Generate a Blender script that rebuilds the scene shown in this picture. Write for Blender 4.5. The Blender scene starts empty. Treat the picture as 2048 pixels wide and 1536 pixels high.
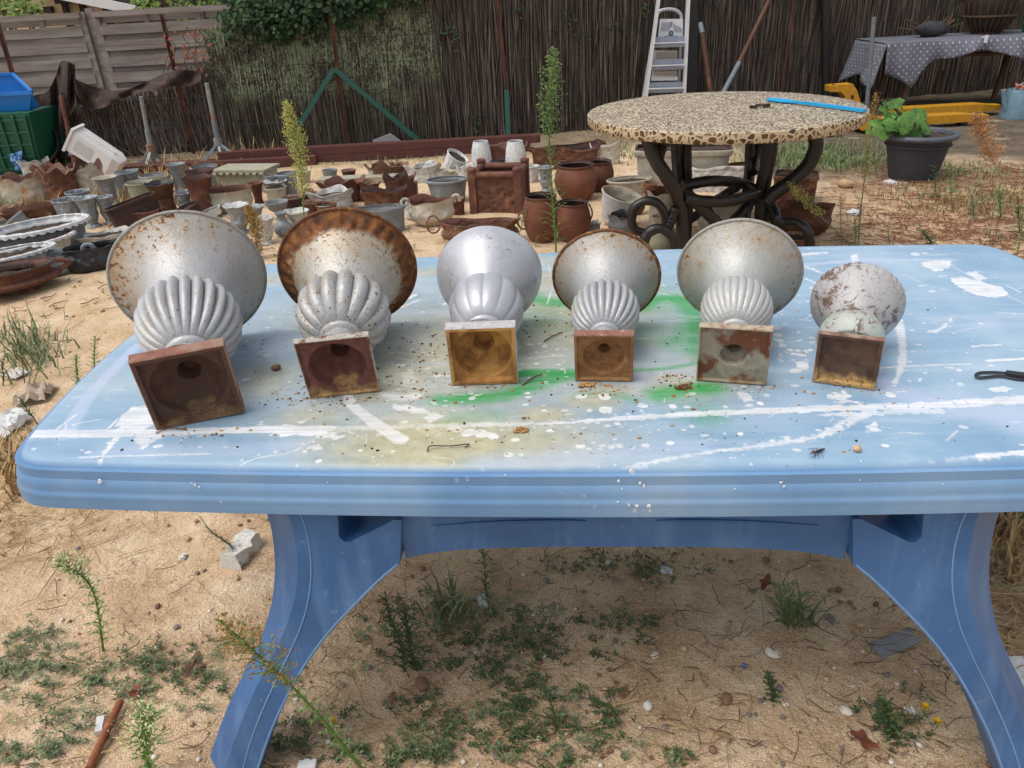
import bpy, bmesh, math, random
import numpy as np
from mathutils import Vector, Matrix
import mathutils.noise as mnoise

PI = math.pi
R = math.radians
rnd = random.Random(11)
scn = bpy.context.scene
COL = scn.collection

# ------------------------------------------------------------------ camera, sky, sun, exposure
CAM_H, PITCH, ROLL, FOC = 1.36, R(27.3), R(3.2), 1540.0
c_f = Vector((0, math.cos(PITCH), -math.sin(PITCH)))
_u0 = Vector((0, math.sin(PITCH), math.cos(PITCH)))
_r0 = Vector((1, 0, 0))
c_r = math.cos(ROLL) * _r0 - math.sin(ROLL) * _u0
c_u = math.sin(ROLL) * _r0 + math.cos(ROLL) * _u0
c_o = Vector((0, 0, CAM_H))
cam = bpy.data.cameras.new('camera')
cam.sensor_fit = 'HORIZONTAL'
cam.sensor_width = 36.0
cam.lens = 36.0 * FOC / 2048.0
cam.clip_start, cam.clip_end = 0.02, 400
camo = bpy.data.objects.new('camera', cam)
COL.objects.link(camo)
m = Matrix((c_r, c_u, -c_f)).transposed().to_4x4()
m.translation = c_o
camo.matrix_world = m
scn.camera = camo

SUN_EL, SUN_AZ = R(64), R(246)          # azimuth clockwise from +Y: the veiled sun stands high on the left
wd = bpy.data.worlds.new('World')
scn.world = wd
wd.use_nodes = True
wt = wd.node_tree
wt.nodes.clear()
sky = wt.nodes.new('ShaderNodeTexSky')
sky.sky_type = 'NISHITA'
sky.sun_disc = False
sky.sun_elevation = SUN_EL
sky.sun_rotation = SUN_AZ
sky.dust_density = 4.0
sky.air_density = 1.2
hs = wt.nodes.new('ShaderNodeHueSaturation')
hs.inputs['Saturation'].default_value = 0.38
bg = wt.nodes.new('ShaderNodeBackground')
bg.inputs['Strength'].default_value = 0.15
wo = wt.nodes.new('ShaderNodeOutputWorld')
wt.links.new(sky.outputs[0], hs.inputs['Color'])
wt.links.new(hs.outputs[0], bg.inputs['Color'])
wt.links.new(bg.outputs[0], wo.inputs['Surface'])
sl = bpy.data.lights.new('sun', 'SUN')
sl.energy = 0.95
sl.angle = R(38)
sl.color = (1.0, 0.955, 0.89)
so = bpy.data.objects.new('sun', sl)
COL.objects.link(so)
sd = Vector((math.sin(SUN_AZ) * math.cos(SUN_EL), math.cos(SUN_AZ) * math.cos(SUN_EL), math.sin(SUN_EL)))
so.rotation_euler = sd.to_track_quat('Z', 'Y').to_euler()
so.location = sd * 20
vs = scn.view_settings
vs.view_transform = 'Standard'
vs.look = 'None'
vs.exposure = 0.40
vs.gamma = 1.0
vs.use_curve_mapping = False

# ------------------------------------------------------------------ measuring from the photograph (2048 x 1536 pixels)
def ray(px, py):
    return (c_f * FOC + c_r * (px - 1024) - c_u * (py - 768)).normalized()
def G(px, py, z=0.0):
    d = ray(px, py)
    return c_o + d * ((z - CAM_H) / d.z)
def AT(px, py, Y):
    d = ray(px, py)
    return c_o + d * (Y / d.y)
def PY(p):
    v = Vector(p) - c_o
    return 768 - FOC * v.dot(c_u) / v.dot(c_f)
def DEP(p):
    return (Vector(p) - c_o).dot(c_f)
def height_to(p, ytop):
    """height above the ground point p at which the picture row ytop is reached"""
    a, b = 0.0, 3.0
    for _ in range(40):
        mid = (a + b) / 2
        if PY((p[0], p[1], mid)) > ytop: a = mid
        else: b = mid
    return a

# ------------------------------------------------------------------ objects
def setp(o, label=None, cat=None, group=None, kind=None):
    if label: o['label'] = label
    if cat: o['category'] = cat
    if group: o['group'] = group
    if kind: o['kind'] = kind
    return o
def thing(name, label, cat, loc=(0, 0, 0), group=None, rot=None, mat4=None):
    o = bpy.data.objects.new(name, None)
    o.empty_display_size = 0.1
    COL.objects.link(o)
    if mat4 is not None: o.matrix_world = mat4
    else:
        o.location = loc
        if rot: o.rotation_euler = rot
    return setp(o, label, cat, group)

class MB:
    def __init__(s): s.v = []; s.f = []; s.m = []
    def add(s, vs_, fs, mi=0):
        b = len(s.v)
        s.v.extend([tuple(x) for x in vs_])
        s.f.extend([tuple(b + i for i in f) for f in fs])
        s.m.extend([mi] * len(fs))
    def box(s, c, d, rot=None, mi=0):
        M = rot if rot is not None else Matrix.Identity(3)
        c = Vector(c)
        vv = [c + M @ Vector((x * d[0] / 2, y * d[1] / 2, z * d[2] / 2)) for x in (-1, 1) for y in (-1, 1) for z in (-1, 1)]
        s.add(vv, [(0, 1, 3, 2), (4, 6, 7, 5), (0, 4, 5, 1), (2, 3, 7, 6), (0, 2, 6, 4), (1, 5, 7, 3)], mi)
    def bar(s, a, b, w, t, up=(0, 0, 1), mi=0):
        """a square bar from a to b, w across, t thick"""
        a, b = Vector(a), Vector(b)
        z = (b - a).normalized()
        x = Vector(up).cross(z)
        if x.length < 1e-4: x = Vector((1, 0, 0)).cross(z)
        x.normalize(); y = z.cross(x)
        M = Matrix((x, y, z)).transposed()
        s.box((a + b) / 2, (w, t, (b - a).length), M, mi)
    def tube(s, pts, rad, n=6, cap=True, mi=0, flat=1.0):
        pts = [Vector(p) for p in pts]
        k = len(pts)
        if not hasattr(rad, '__len__'): rad = [rad] * k
        vv = []; ff = []
        prev = None
        for i, p in enumerate(pts):
            t = (pts[min(i + 1, k - 1)] - pts[max(i - 1, 0)])
            if t.length < 1e-9: t = Vector((0, 0, 1))
            t.normalize()
            if prev is None:
                x = t.cross(Vector((0, 0, 1)))
                if x.length < 0.05: x = t.cross(Vector((0, 1, 0)))
            else:
                x = prev - t * prev.dot(t)
                if x.length < 1e-6: x = t.cross(Vector((0, 1, 0)))
            x.normalize(); y = t.cross(x); prev = x
            for j in range(n):
                a = 2 * PI * j / n
                vv.append(p + (x * math.cos(a) + y * math.sin(a) * flat) * rad[i])
        for i in range(k - 1):
            for j in range(n):
                ff.append((i * n + j, i * n + (j + 1) % n, (i + 1) * n + (j + 1) % n, (i + 1) * n + j))
        if cap:
            ff.append(tuple(range(n - 1, -1, -1))); ff.append(tuple((k - 1) * n + j for j in range(n)))
        s.add(vv, ff, mi)
    def rings(s, rings, mi=0, cap0=False, cap1=False, mis=None):
        n = len(rings[0]); b = len(s.v)
        for r in rings: s.v.extend([tuple(p) for p in r])
        for i in range(len(rings) - 1):
            for j in range(n):
                s.f.append((b + i * n + j, b + i * n + (j + 1) % n, b + (i + 1) * n + (j + 1) % n, b + (i + 1) * n + j))
                s.m.append(mis[i] if mis else mi)
        if cap0: s.f.append(tuple(b + j for j in range(n - 1, -1, -1))); s.m.append(mis[0] if mis else mi)
        if cap1: s.f.append(tuple(b + (len(rings) - 1) * n + j for j in range(n))); s.m.append(mis[-1] if mis else mi)
    def lathe(s, prof, n=32, sx=1, sy=1, fn=None, e=2.0, mi=0, cap0=False, cap1=False, mis=None):
        rr = []
        for i, (r, z) in enumerate(prof):
            ring = []
            for j in range(n):
                a = 2 * PI * j / n
                q, zz = (r, z) if fn is None else fn(a, i, r, z)
                if e != 2.0:
                    q = q * (abs(math.cos(a)) ** e + abs(math.sin(a)) ** e) ** (-1 / e)
                ring.append((q * math.cos(a) * sx, q * math.sin(a) * sy, zz))
            rr.append(ring)
        s.rings(rr, mi, cap0, cap1, mis)
    def leaf(s, p, d, n, L, W, mi=0, fold=0.0):
        """a lens-shaped blade of four triangles from p along d"""
        p, d = Vector(p), Vector(d).normalized()
        x = d.cross(Vector(n))
        if x.length < 1e-4: x = Vector((1, 0, 0))
        x.normalize(); nn = x.cross(d)
        mid = p + d * (L * .45) + nn * (L * .06)
        s.add([p, mid + x * W / 2 + nn * fold, p + d * L - nn * L * .05, mid - x * W / 2 + nn * fold, mid], [(0, 1, 4), (1, 2, 4), (2, 3, 4), (3, 0, 4)], mi)
    def build(s, name, mats, parent=None, smooth=40, link=True):
        me = bpy.data.meshes.new(name)
        me.from_pydata(s.v, [], s.f)
        if not isinstance(mats, (list, tuple)): mats = [mats]
        for mm in mats: me.materials.append(mm)
        if len(mats) > 1: me.polygons.foreach_set('material_index', s.m)
        if smooth:
            me.polygons.foreach_set('use_smooth', [True] * len(me.polygons))
            if smooth < 180: me.set_sharp_from_angle(angle=R(smooth))
        me.update()
        o = bpy.data.objects.new(name, me)
        if link: COL.objects.link(o)
        if parent is not None: o.parent = parent
        return o

def ico(p, r, sq=(1, 1, 1), sub=1, jit=0.0, rg=rnd):
    bm = bmesh.new()
    bmesh.ops.create_icosphere(bm, subdivisions=sub, radius=1)
    vv = [(p[0] + v.co.x * r * sq[0] * (1 + rg.uniform(-jit, jit)), p[1] + v.co.y * r * sq[1] * (1 + rg.uniform(-jit, jit)), p[2] + v.co.z * r * sq[2] * (1 + rg.uniform(-jit, jit))) for v in bm.verts]
    ff = [[v.index for v in f.verts] for f in bm.faces]
    bm.free()
    return vv, ff
def spline(pts, n):
    """Catmull-Rom through pts"""
    P = [Vector(p) for p in pts]
    P = [P[0] * 2 - P[1]] + P + [P[-1] * 2 - P[-2]]
    out = []
    segs = len(P) - 3
    for i in range(n + 1):
        t = i / n * segs
        k = min(int(t), segs - 1); u = t - k
        a, b, c, d = P[k:k + 4]
        out.append(0.5 * ((2 * b) + (c - a) * u + (2 * a - 5 * b + 4 * c - d) * u * u + (3 * b - a - 3 * c + d) * u ** 3))
    return out

# ------------------------------------------------------------------ materials
def hx(s):
    s = s.lstrip('#')
    c = [int(s[i:i + 2], 16) / 255 for i in (0, 2, 4)]
    return tuple(x / 12.92 if x <= 0.04045 else ((x + 0.055) / 1.055) ** 2.4 for x in c) + (1.0,)
class N:
    def __init__(s, name, rough=0.8, metal=0.0, spec=0.5):
        s.mat = bpy.data.materials.new(name)
        s.mat.use_nodes = True
        s.t = s.mat.node_tree
        s.t.nodes.clear()
        s.b = s.t.nodes.new('ShaderNodeBsdfPrincipled')
        s.o = s.t.nodes.new('ShaderNodeOutputMaterial')
        s.t.links.new(s.b.outputs[0], s.o.inputs['Surface'])
        s.set('Roughness', rough); s.set('Metallic', metal); s.set('Specular IOR Level', spec)
        s.tc = None
    def set(s, k, v):
        i = s.b.inputs[k]
        if hasattr(v, 'is_linked'): s.t.links.new(v, i)
        else: i.default_value = v
    def nd(s, t, ins=None, **props):
        n = s.t.nodes.new('ShaderNode' + t)
        for k, v in props.items(): setattr(n, k, v)
        for k, v in (ins or {}).items():
            if hasattr(v, 'is_linked'): s.t.links.new(v, n.inputs[k])
            else: n.inputs[k].default_value = v
        return n
    def co(s, scale=None, rand=True):
        if s.tc is None:
            s.tc = s.nd('TexCoord').outputs['Object']
            if rand:
                oi = s.nd('ObjectInfo').outputs['Random']
                mm = s.nd('VectorMath', {0: (37.0, 53.0, 71.0), 'Scale': oi}, operation='SCALE')
                s.tc_r = s.nd('VectorMath', {0: s.tc, 1: mm.outputs[0]}, operation='ADD').outputs[0]
            else: s.tc_r = s.tc
        v = s.tc_r
        if scale: v = s.nd('VectorMath', {0: v, 1: scale}, operation='MULTIPLY').outputs[0]
        return v
    def noise(s, scale, detail=4, rough=0.55, vec=None, dist=0.0):
        return s.nd('TexNoise', {'Vector': vec if vec is not None else s.co(), 'Scale': scale, 'Detail': detail, 'Roughness': rough, 'Distortion': dist}).outputs[0]
    def vor(s, scale, vec=None, feature='F1', out='Distance', rand=1.0):
        n = s.nd('TexVoronoi', {'Vector': vec if vec is not None else s.co(), 'Scale': scale, 'Randomness': rand}, feature=feature)
        return n.outputs[out]
    def ramp(s, fac, stops, interp='LINEAR'):
        n = s.nd('ValToRGB', {0: fac})
        cr = n.color_ramp
        cr.interpolation = interp
        while len(cr.elements) < len(stops): cr.elements.new(0.5)
        for e, (p, c) in zip(cr.elements, stops):
            e.position = p
            e.color = c if hasattr(c, '__len__') else (c, c, c, 1)
        return n.outputs[0]
    def step(s, fac, a, b):
        return s.nd('MapRange', {0: fac, 1: a, 2: b, 3: 0.0, 4: 1.0}).outputs[0]
    def mix(s, f, a, b, mode='MIX'):
        n = s.nd('Mix', data_type='RGBA', blend_type=mode)
        for k, v in ((0, f), (6, a), (7, b)):
            if hasattr(v, 'is_linked'): s.t.links.new(v, n.inputs[k])
            else: n.inputs[k].default_value = v
        return n.outputs[2]
    def ma(s, op, a, b=0.5, clamp=False):
        return s.nd('Math', {0: a, 1: b}, operation=op, use_clamp=clamp).outputs[0]
    def xyz(s, i, vec=None):
        if s.tc is None: s.co()
        return s.nd('SeparateXYZ', {0: vec if vec is not None else s.tc}).outputs[i]
    def bump(s, h, strength=0.5, dist=0.01):
        n = s.nd('Bump', {'Height': h, 'Strength': strength, 'Distance': dist})
        s.t.links.new(n.outputs[0], s.b.inputs['Normal'])
    def col(s, c): s.set('Base Color', c); return s

def plain(name, c, rough=0.7, metal=0.0, var=0.12, scale=14, bump=0.0):
    n = N(name, rough, metal)
    c = hx(c) if isinstance(c, str) else c
    f = n.noise(scale, 5)
    d = tuple(x * (1 - var * 2) for x in c[:3]) + (1,); l = tuple(min(1, x * (1 + var * 2)) for x in c[:3]) + (1,)
    n.col(n.ramp(f, [(0.25, d), (0.5, c), (0.78, l)]))
    if bump: n.bump(n.noise(scale * 6, 4), bump, 0.004)
    return n.mat
def weather(name, base, second, third=None, scale=9, thr=0.5, soft=0.06, rough=0.75, metal=0.0, bump=0.4, relief=0.0, third_thr=0.62):
    """base coat worn through to a second colour in patches, specks of a third"""
    n = N(name, rough, metal)
    a, b = hx(base), hx(second)
    f1 = n.noise(scale, 8, 0.65, dist=0.4)
    f2 = n.noise(scale * 3.1, 6, 0.6)
    aa = n.mix(n.step(f2, 0.35, 0.7), a, tuple(x * 0.68 for x in a[:3]) + (1,))
    bb = n.mix(n.step(f2, 0.3, 0.72), b, tuple(min(1, x * 1.5) for x in b[:3]) + (1,))
    c = n.mix(n.step(f1, thr, thr + soft), aa, bb)
    if third:
        f3 = n.noise(scale * 1.7, 6, 0.6, vec=n.nd('VectorMath', {0: n.co(), 1: (4.1, 9.7, 2.2)}, operation='ADD').outputs[0])
        c = n.mix(n.step(f3, third_thr, third_thr + 0.08), c, hx(third))
    n.col(c)
    h = n.noise(scale * 7, 5)
    if relief:
        r = n.nd('TexVoronoi', {'Vector': n.co(), 'Scale': relief}, feature='SMOOTH_F1').outputs['Distance']
        h = n.ma('ADD', n.ma('MULTIPLY', h, 0.3), n.ma('MULTIPLY', r, 2.2))
    n.bump(h, bump, 0.012 if relief else 0.004)
    return n.mat

# ------------------------------------------------------------------ shared palette
M = {}
M['rust'] = weather('rusty_iron', '#5a3626', '#7d4a2c', '#34211b', 11, 0.5, 0.15, bump=0.5)
M['rust_dk'] = weather('dark_rusty_iron', '#3d2620', '#5b3526', '#241815', 12, 0.52, 0.15, bump=0.5)
M['rust_orn'] = weather('rusty_ornate_iron', '#5e3b2a', '#7d5036', '#35231c', 9, 0.5, 0.2, bump=0.8, relief=24)
M['rust_red'] = weather('red_brown_rusty_iron', '#633c2e', '#7c4e38', '#3f2820', 8, 0.5, 0.25, bump=0.25)
M['zinc'] = weather('grey_zinc', '#878a8c', '#696d6e', '#a5a7a6', 10, 0.5, 0.2, rough=0.6, metal=0.15, bump=0.25)
M['zinc_orn'] = weather('grey_cast_zinc', '#959a9e', '#73787c', '#b9bcbe', 12, 0.52, 0.15, rough=0.55, metal=0.2, bump=0.7, relief=30)
M['zinc_blue'] = weather('blue_grey_zinc', '#83888b', '#5e6468', '#a8adb0', 9, 0.5, 0.2, rough=0.55, bump=0.3)
M['white_cast'] = weather('worn_white_paint', '#c4c2bd', '#9b9690', '#6d5a4b', 13, 0.52, 0.1, bump=0.7, relief=26, third_thr=0.66)
M['white_pl'] = weather('white_paint', '#d3d3d2', '#b5b4b2', '#7a746c', 10, 0.56, 0.12, bump=0.3, third_thr=0.7)
M['cream_rust'] = weather('cream_paint_over_rust', '#c3bbab', '#a5764a', '#8f887c', 8, 0.57, 0.1, bump=0.8, relief=17)
M['stone'] = weather('cream_stone', '#b1a999', '#8f887c', '#6d665c', 7, 0.54, 0.15, rough=0.9, bump=0.5)
M['stone_moss'] = weather('mossy_stone', '#a09c88', '#7c7d66', '#6b655a', 6, 0.52, 0.2, rough=0.9, bump=0.5)
M['terra'] = weather('brown_rusted_barrel_iron', '#6b3f2d', '#7c4f39', '#5a3a2e', 4, 0.48, 0.3, rough=0.8, bump=0.2)
M['mixrust'] = weather('rust_with_peeling_grey_paint', '#77503a', '#9d988f', '#44291f', 9, 0.56, 0.1, bump=0.8, relief=22)
M['black_iron'] = weather('black_iron', '#26272a', '#38393c', '#15161a', 14, 0.55, 0.1, rough=0.5, bump=0.8, relief=26)
M['steel_red'] = weather('red_oxide_steel', '#552b24', '#48241e', '#653a2e', 5, 0.52, 0.25, rough=0.65, bump=0.15)
M['galv'] = weather('galvanised_steel', '#7c858a', '#69717a', '#8c7f74', 9, 0.55, 0.2, rough=0.5, metal=0.3, bump=0.1)
M['galv_rust'] = weather('galvanised_steel_with_rust', '#8a8d88', '#7d5a44', '#9b9b92', 5, 0.52, 0.12, rough=0.6, bump=0.2)
M['rust_pole'] = weather('rusty_steel_pole', '#5c3a2d', '#7a4d38', '#3d2822', 6, 0.5, 0.2, bump=0.2)
M['alu'] = plain('aluminium', '#dadbdf', 0.38, 0.3, 0.05, 20)
M['soil'] = plain('potting_soil', '#3b2f25', 0.95, 0, 0.25, 40, 0.6)
M['dark'] = plain('black_plastic', '#1b1c1f', 0.5, 0, 0.1, 10)
M['rim_pale'] = weather('pale_rim_iron', '#86634f', '#9c7d68', '#5a4034', 30, 0.5, 0.15, bump=0.3)  # rims and linings of rusty pots, coloured paler than the bodies
M['leaf'] = plain('weed_leaf', '#5d7a38', 0.55, 0, 0.22, 60)
M['leaf_dk'] = plain('dark_weed_leaf', '#44552f', 0.55, 0, 0.25, 60)
M['leaf_gy'] = plain('grey_green_leaf', '#707a55', 0.65, 0, 0.22, 60)
M['bud'] = plain('yellow_green_buds', '#a3a258', 0.8, 0, 0.22, 70)
M['bud_dry'] = plain('dry_brown_seed_heads', '#97743f', 0.9, 0, 0.28, 70)
M['bud_white'] = plain('pale_flower_heads', '#c3c795', 0.8, 0, 0.2, 70)
M['dry'] = plain('dry_orange_stems', '#a8764c', 0.9, 0, 0.22, 60)
M['pine'] = plain('red_brown_pine_needles', '#80503a', 0.9, 0, 0.25, 60)
M['straw'] = plain('dry_straw', '#a58a62', 0.9, 0, 0.25, 30)
M['twig'] = plain('brown_twigs', '#5b4433', 0.9, 0, 0.25, 30)

# ------------------------------------------------------------------ ground
def gz(x, y):
    """gentle unevenness of the sand"""
    a = mnoise.noise((x * 1.1, y * 1.1, 0.3)) * 0.016 + mnoise.noise((x * 3.7, y * 3.7, 4.3)) * 0.008
    return a
def make_ground():
    xs = np.concatenate([np.linspace(-60, -6.2, 10), np.linspace(-6, 6.6, 420), np.linspace(6.8, 60, 10)])
    ys = np.concatenate([np.linspace(-40, 0.2, 8), np.linspace(0.4, 9.6, 360), np.linspace(9.9, 80, 10)])
    nx, ny = len(xs), len(ys)
    X, Y = np.meshgrid(xs, ys)
    Z = np.zeros_like(X)
    for j in range(ny):
        if 0.3 < ys[j] < 9.7:
            for i in range(nx):
                if -6.1 < xs[i] < 6.7:
                    Z[j, i] = gz(xs[i], ys[j]) + mnoise.noise((xs[i] * 13, ys[j] * 13, 1.0)) * 0.005
    co = np.stack([X, Y, Z], -1).reshape(-1, 3)
    idx = np.arange(nx * ny).reshape(ny, nx)
    q = np.stack([idx[:-1, :-1], idx[:-1, 1:], idx[1:, 1:], idx[1:, :-1]], -1).reshape(-1, 4)
    me = bpy.data.meshes.new('ground')
    me.vertices.add(len(co)); me.vertices.foreach_set('co', co.ravel().astype(np.float32))
    me.loops.add(q.size); me.loops.foreach_set('vertex_index', q.ravel().astype(np.int32))
    me.polygons.add(len(q)); me.polygons.foreach_set('loop_start', np.arange(0, q.size, 4, dtype=np.int32))
    me.polygons.foreach_set('use_smooth', np.ones(len(q), bool))
    me.update(calc_edges=True)
    n = N('sandy_ground', 0.95, spec=0.2)
    n.co(rand=False)
    x, y = n.xyz(0), n.xyz(1)
    f1 = n.noise(0.9, 5, 0.6); f2 = n.noise(5.5, 6, 0.65); f3 = n.noise(70, 4, 0.7); f4 = n.noise(320, 2, 0.6)
    sand = n.ramp(f2, [(0.25, hx('#b79a76')), (0.45, hx('#ccb08d')), (0.6, hx('#d6bd9d')), (0.8, hx('#dfcdb4'))])
    grey = n.ramp(f2, [(0.3, hx('#a68a6d')), (0.5, hx('#cbae8e')), (0.75, hx('#ddc8ab'))])
    dark = n.ramp(f2, [(0.3, hx('#4a4137')), (0.52, hx('#665b4d')), (0.75, hx('#7d705f'))])
    litter = n.ramp(f3, [(0.3, hx('#5b3826')), (0.5, hx('#8a5c3f')), (0.7, hx('#a98560'))])
    # darker trodden soil at the back on the right; foreground soil colour brightened to offset the table's shade; reddish pine litter on the right
    wob = n.ma('MULTIPLY', n.ma('SUBTRACT', f1, 0.5), 2.6)
    back = n.ma('MULTIPLY', n.step(n.ma('ADD', y, wob), 5.2, 6.1), n.step(n.ma('ADD', x, wob), 1.5, 2.3))
    c = n.mix(back, sand, dark)
    far = n.step(n.ma('ADD', y, n.ma('MULTIPLY', wob, 0.5)), 6.9, 7.5)
    c = n.mix(n.ma('MULTIPLY', far, 0.75), c, dark)
    near = n.ma('MULTIPLY', n.step(n.ma('ADD', y, n.ma('MULTIPLY', wob, 0.35)), 2.3, 1.5), 0.8)
    c = n.mix(near, c, grey)
    lit = n.ma('MULTIPLY', n.ma('MULTIPLY', n.step(n.ma('ADD', x, wob), 1.9, 2.9), n.step(y, 6.0, 4.9)), n.step(f2, 0.42, 0.62))
    c = n.mix(n.ma('MULTIPLY', lit, 0.85), c, litter)
    # patches of washed pale sand, brown scraps, grains
    c = n.mix(n.ma('MULTIPLY', n.step(n.noise(2.3, 5, 0.6), 0.6, 0.72), 0.6), c, hx('#d9cbb4'))
    c = n.mix(n.ma('MULTIPLY', n.step(n.noise(17, 6, 0.7), 0.6, 0.7), 0.65), c, hx('#6f5236'))
    c = n.mix(n.ma('MULTIPLY', n.step(n.noise(42, 4, 0.65), 0.64, 0.7), 0.7), c, hx('#4d3a28'))
    c = n.mix(0.55, c, n.ramp(f4, [(0.3, (0.12, 0.1, 0.08, 1)), (0.5, (0.5, 0.5, 0.5, 1)), (0.72, (0.95, 0.93, 0.9, 1))]), 'OVERLAY')
    gr = n.vor(190, feature='F1')
    c = n.mix(n.ma('MULTIPLY', n.step(gr, 0.22, 0.12), 0.4), c, hx('#e0d3bd'))
    n.col(c)
    h = n.ma('ADD', n.ma('MULTIPLY', f3, 1.0), n.ma('ADD', n.ma('MULTIPLY', f4, 0.35), n.ma('MULTIPLY', n.noise(22, 5, 0.65), 2.0)))
    n.bump(h, 0.75, 0.016)
    me.materials.append(n.mat)
    o = bpy.data.objects.new('ground', me)
    COL.objects.link(o)
    setp(o, kind='structure')
make_ground()

# ------------------------------------------------------------------ the blue plastic table
TZ = 0.72
TC = Vector((0.205, 1.475, 0)); TYAW = R(-5.0)
TM = Matrix.Translation(TC) @ Matrix.Rotation(TYAW, 4, 'Z')
TMI = TM.inverted()
def TL(px, py, z=TZ):
    """table-frame coordinates of a mark seen on the table top"""
    return TMI @ G(px, py, z)
def outline(d, n_end=26, n_side=60):
    """table outline at outward offset d: bowed long sides, bulging ends, rounded corners"""
    pts = []
    Lx, Ly, bx, by, rc = 0.980, 0.478, 0.055, 0.032, 0.085
    def right(t): return Vector((Lx + bx * (1 - t * t), t * Ly))
    def front(t): return Vector((t * Lx, -Ly - by * (1 - t * t)))
    raw = []
    for i in range(n_side + 1): raw.append(front(-1 + 2 * i / n_side))
    for i in range(1, n_end): raw.append(right(-1 + 2 * i / n_end))
    for i in range(n_side + 1):
        q = front(1 - 2 * i / n_side); raw.append(Vector((q.x, -q.y)))
    for i in range(1, n_end):
        q = right(1 - 2 * i / n_end); raw.append(Vector((-q.x, q.y)))
    # resample evenly, then round the corners by averaging
    P = raw; K = 480
    cum = [0]
    for i in range(len(P)): cum.append(cum[-1] + (P[(i + 1) % len(P)] - P[i]).length)
    out = []; k = 0
    for j in range(K):
        s = cum[-1] * j / K
        while cum[k + 1] < s: k += 1
        u = (s - cum[k]) / max(1e-9, cum[k + 1] - cum[k])
        out.append(P[k].lerp(P[(k + 1) % len(P)], u))
    w = 3
    for _ in range(2):
        out = [sum((out[(j + q) % K] for q in range(-w, w + 1)), Vector((0, 0))) / (2 * w + 1) for j in range(K)]
    nn = []
    for j in range(K):
        t = (out[(j + 1) % K] - out[j - 1]).normalized()
        nn.append(out[j] + Vector((t.y, -t.x)) * d)
    return nn

# paint marks: coverage masks in the table's own plane (1 px = 1 mm), white / green / olive / violet
IW, IH = 2200, 1240
PM = np.zeros((IH, IW, 4), np.float32)
pr = np.random.RandomState(5)
def _nz(h, w, s):
    g = pr.rand(h // s + 3, w // s + 3).astype(np.float32)
    yy = np.arange(h) / s; xx = np.arange(w) / s
    y0 = yy.astype(int); x0 = xx.astype(int)
    fy = (yy - y0)[:, None]; fx = (xx - x0)[None, :]
    return (g[y0][:, x0] * (1 - fy) * (1 - fx) + g[y0 + 1][:, x0] * fy * (1 - fx) + g[y0][:, x0 + 1] * (1 - fy) * fx + g[y0 + 1][:, x0 + 1] * fy * fx)
NZ1 = _nz(IH, IW, 7) * .5 + _nz(IH, IW, 3) * .3 + _nz(IH, IW, 25) * .4
NZ2 = _nz(IH, IW, 60) * .5 + _nz(IH, IW, 22) * .35 + _nz(IH, IW, 9) * .15
# streaks running along the table
_s = pr.rand(IH, 1).astype(np.float32)
NZS = _nz(IH, IW // 40 + 2, 2).repeat(40, axis=1)[:, :IW]
def px_(p): return np.array([(p[0] + 1.1) * 1000.0, (p[1] + 0.62) * 1000.0])
def blot(ch, dist_fn, box, val=1.0):
    x0, y0, x1, y1 = [int(v) for v in box]
    x0 = max(0, x0); y0 = max(0, y0); x1 = min(IW, x1); y1 = min(IH, y1)
    if x1 <= x0 or y1 <= y0: return
    yy, xx = np.mgrid[y0:y1, x0:x1].astype(np.float32)
    a = dist_fn(xx, yy, (slice(y0, y1), slice(x0, x1))) * val
    s = PM[y0:y1, x0:x1, ch]
    PM[y0:y1, x0:x1, ch] = np.maximum(s, a)
def stroke(ch, pts, w, soft=1.5, rough=0.0, val=1.0, dry=0.0):
    """pts in photograph pixels on the table top, w full width in metres"""
    P = [px_(TL(*p)) for p in pts]
    if len(P) > 2: P = [np.array((q.x, q.y)) for q in spline([(p[0], p[1], 0) for p in P], 30)]
    ws = w if hasattr(w, '__len__') else [w] * 2
    A = np.array(P); mg = max(ws) * 1000 + soft * 3 + 5
    def fn(xx, yy, sl_):
        best = np.full(xx.shape, 1e9, np.float32)
        n = len(P) - 1
        for i in range(n):
            a, b = P[i], P[i + 1]
            d = b - a; L2 = max(1e-6, (d ** 2).sum())
            t = np.clip(((xx - a[0]) * d[0] + (yy - a[1]) * d[1]) / L2, 0, 1)
            hw = (ws[0] + (ws[-1] - ws[0]) * ((i + t) / n)) * 500
            best = np.minimum(best, np.hypot(xx - a[0] - t * d[0], yy - a[1] - t * d[1]) - hw)
        best = best + (NZ1[sl_] - 0.6) * rough * 1000
        v = np.clip(0.5 - best / (2 * soft), 0, 1)
        if dry: v = v * np.clip((NZ1[sl_] - dry) * 6, 0, 1)
        return v
    blot(ch, fn, (A[:, 0].min() - mg, A[:, 1].min() - mg, A[:, 0].max() + mg, A[:, 1].max() + mg), val)
def dot(ch, p, r, val=1.0, sq=1.0, raw=False, jag=0.0):
    c = px_(p if raw else TL(*p)); r *= 1000
    ph = pr.rand() * 6.28
    def fn(xx, yy, sl_):
        dx, dy = xx - c[0], (yy - c[1]) * sq
        rr = r * (1 + 0.13 * np.sin(2 * np.arctan2(dy, dx) + ph))
        return np.clip(0.5 - (np.hypot(dx, dy) - rr + (NZ1[sl_] - .6) * jag * 1000) / 1.6, 0, 1)
    blot(ch, fn, (c[0] - r * 2 - 4, c[1] - r * 2 - 4, c[0] + r * 2 + 4, c[1] + r * 2 + 4), val)
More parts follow.
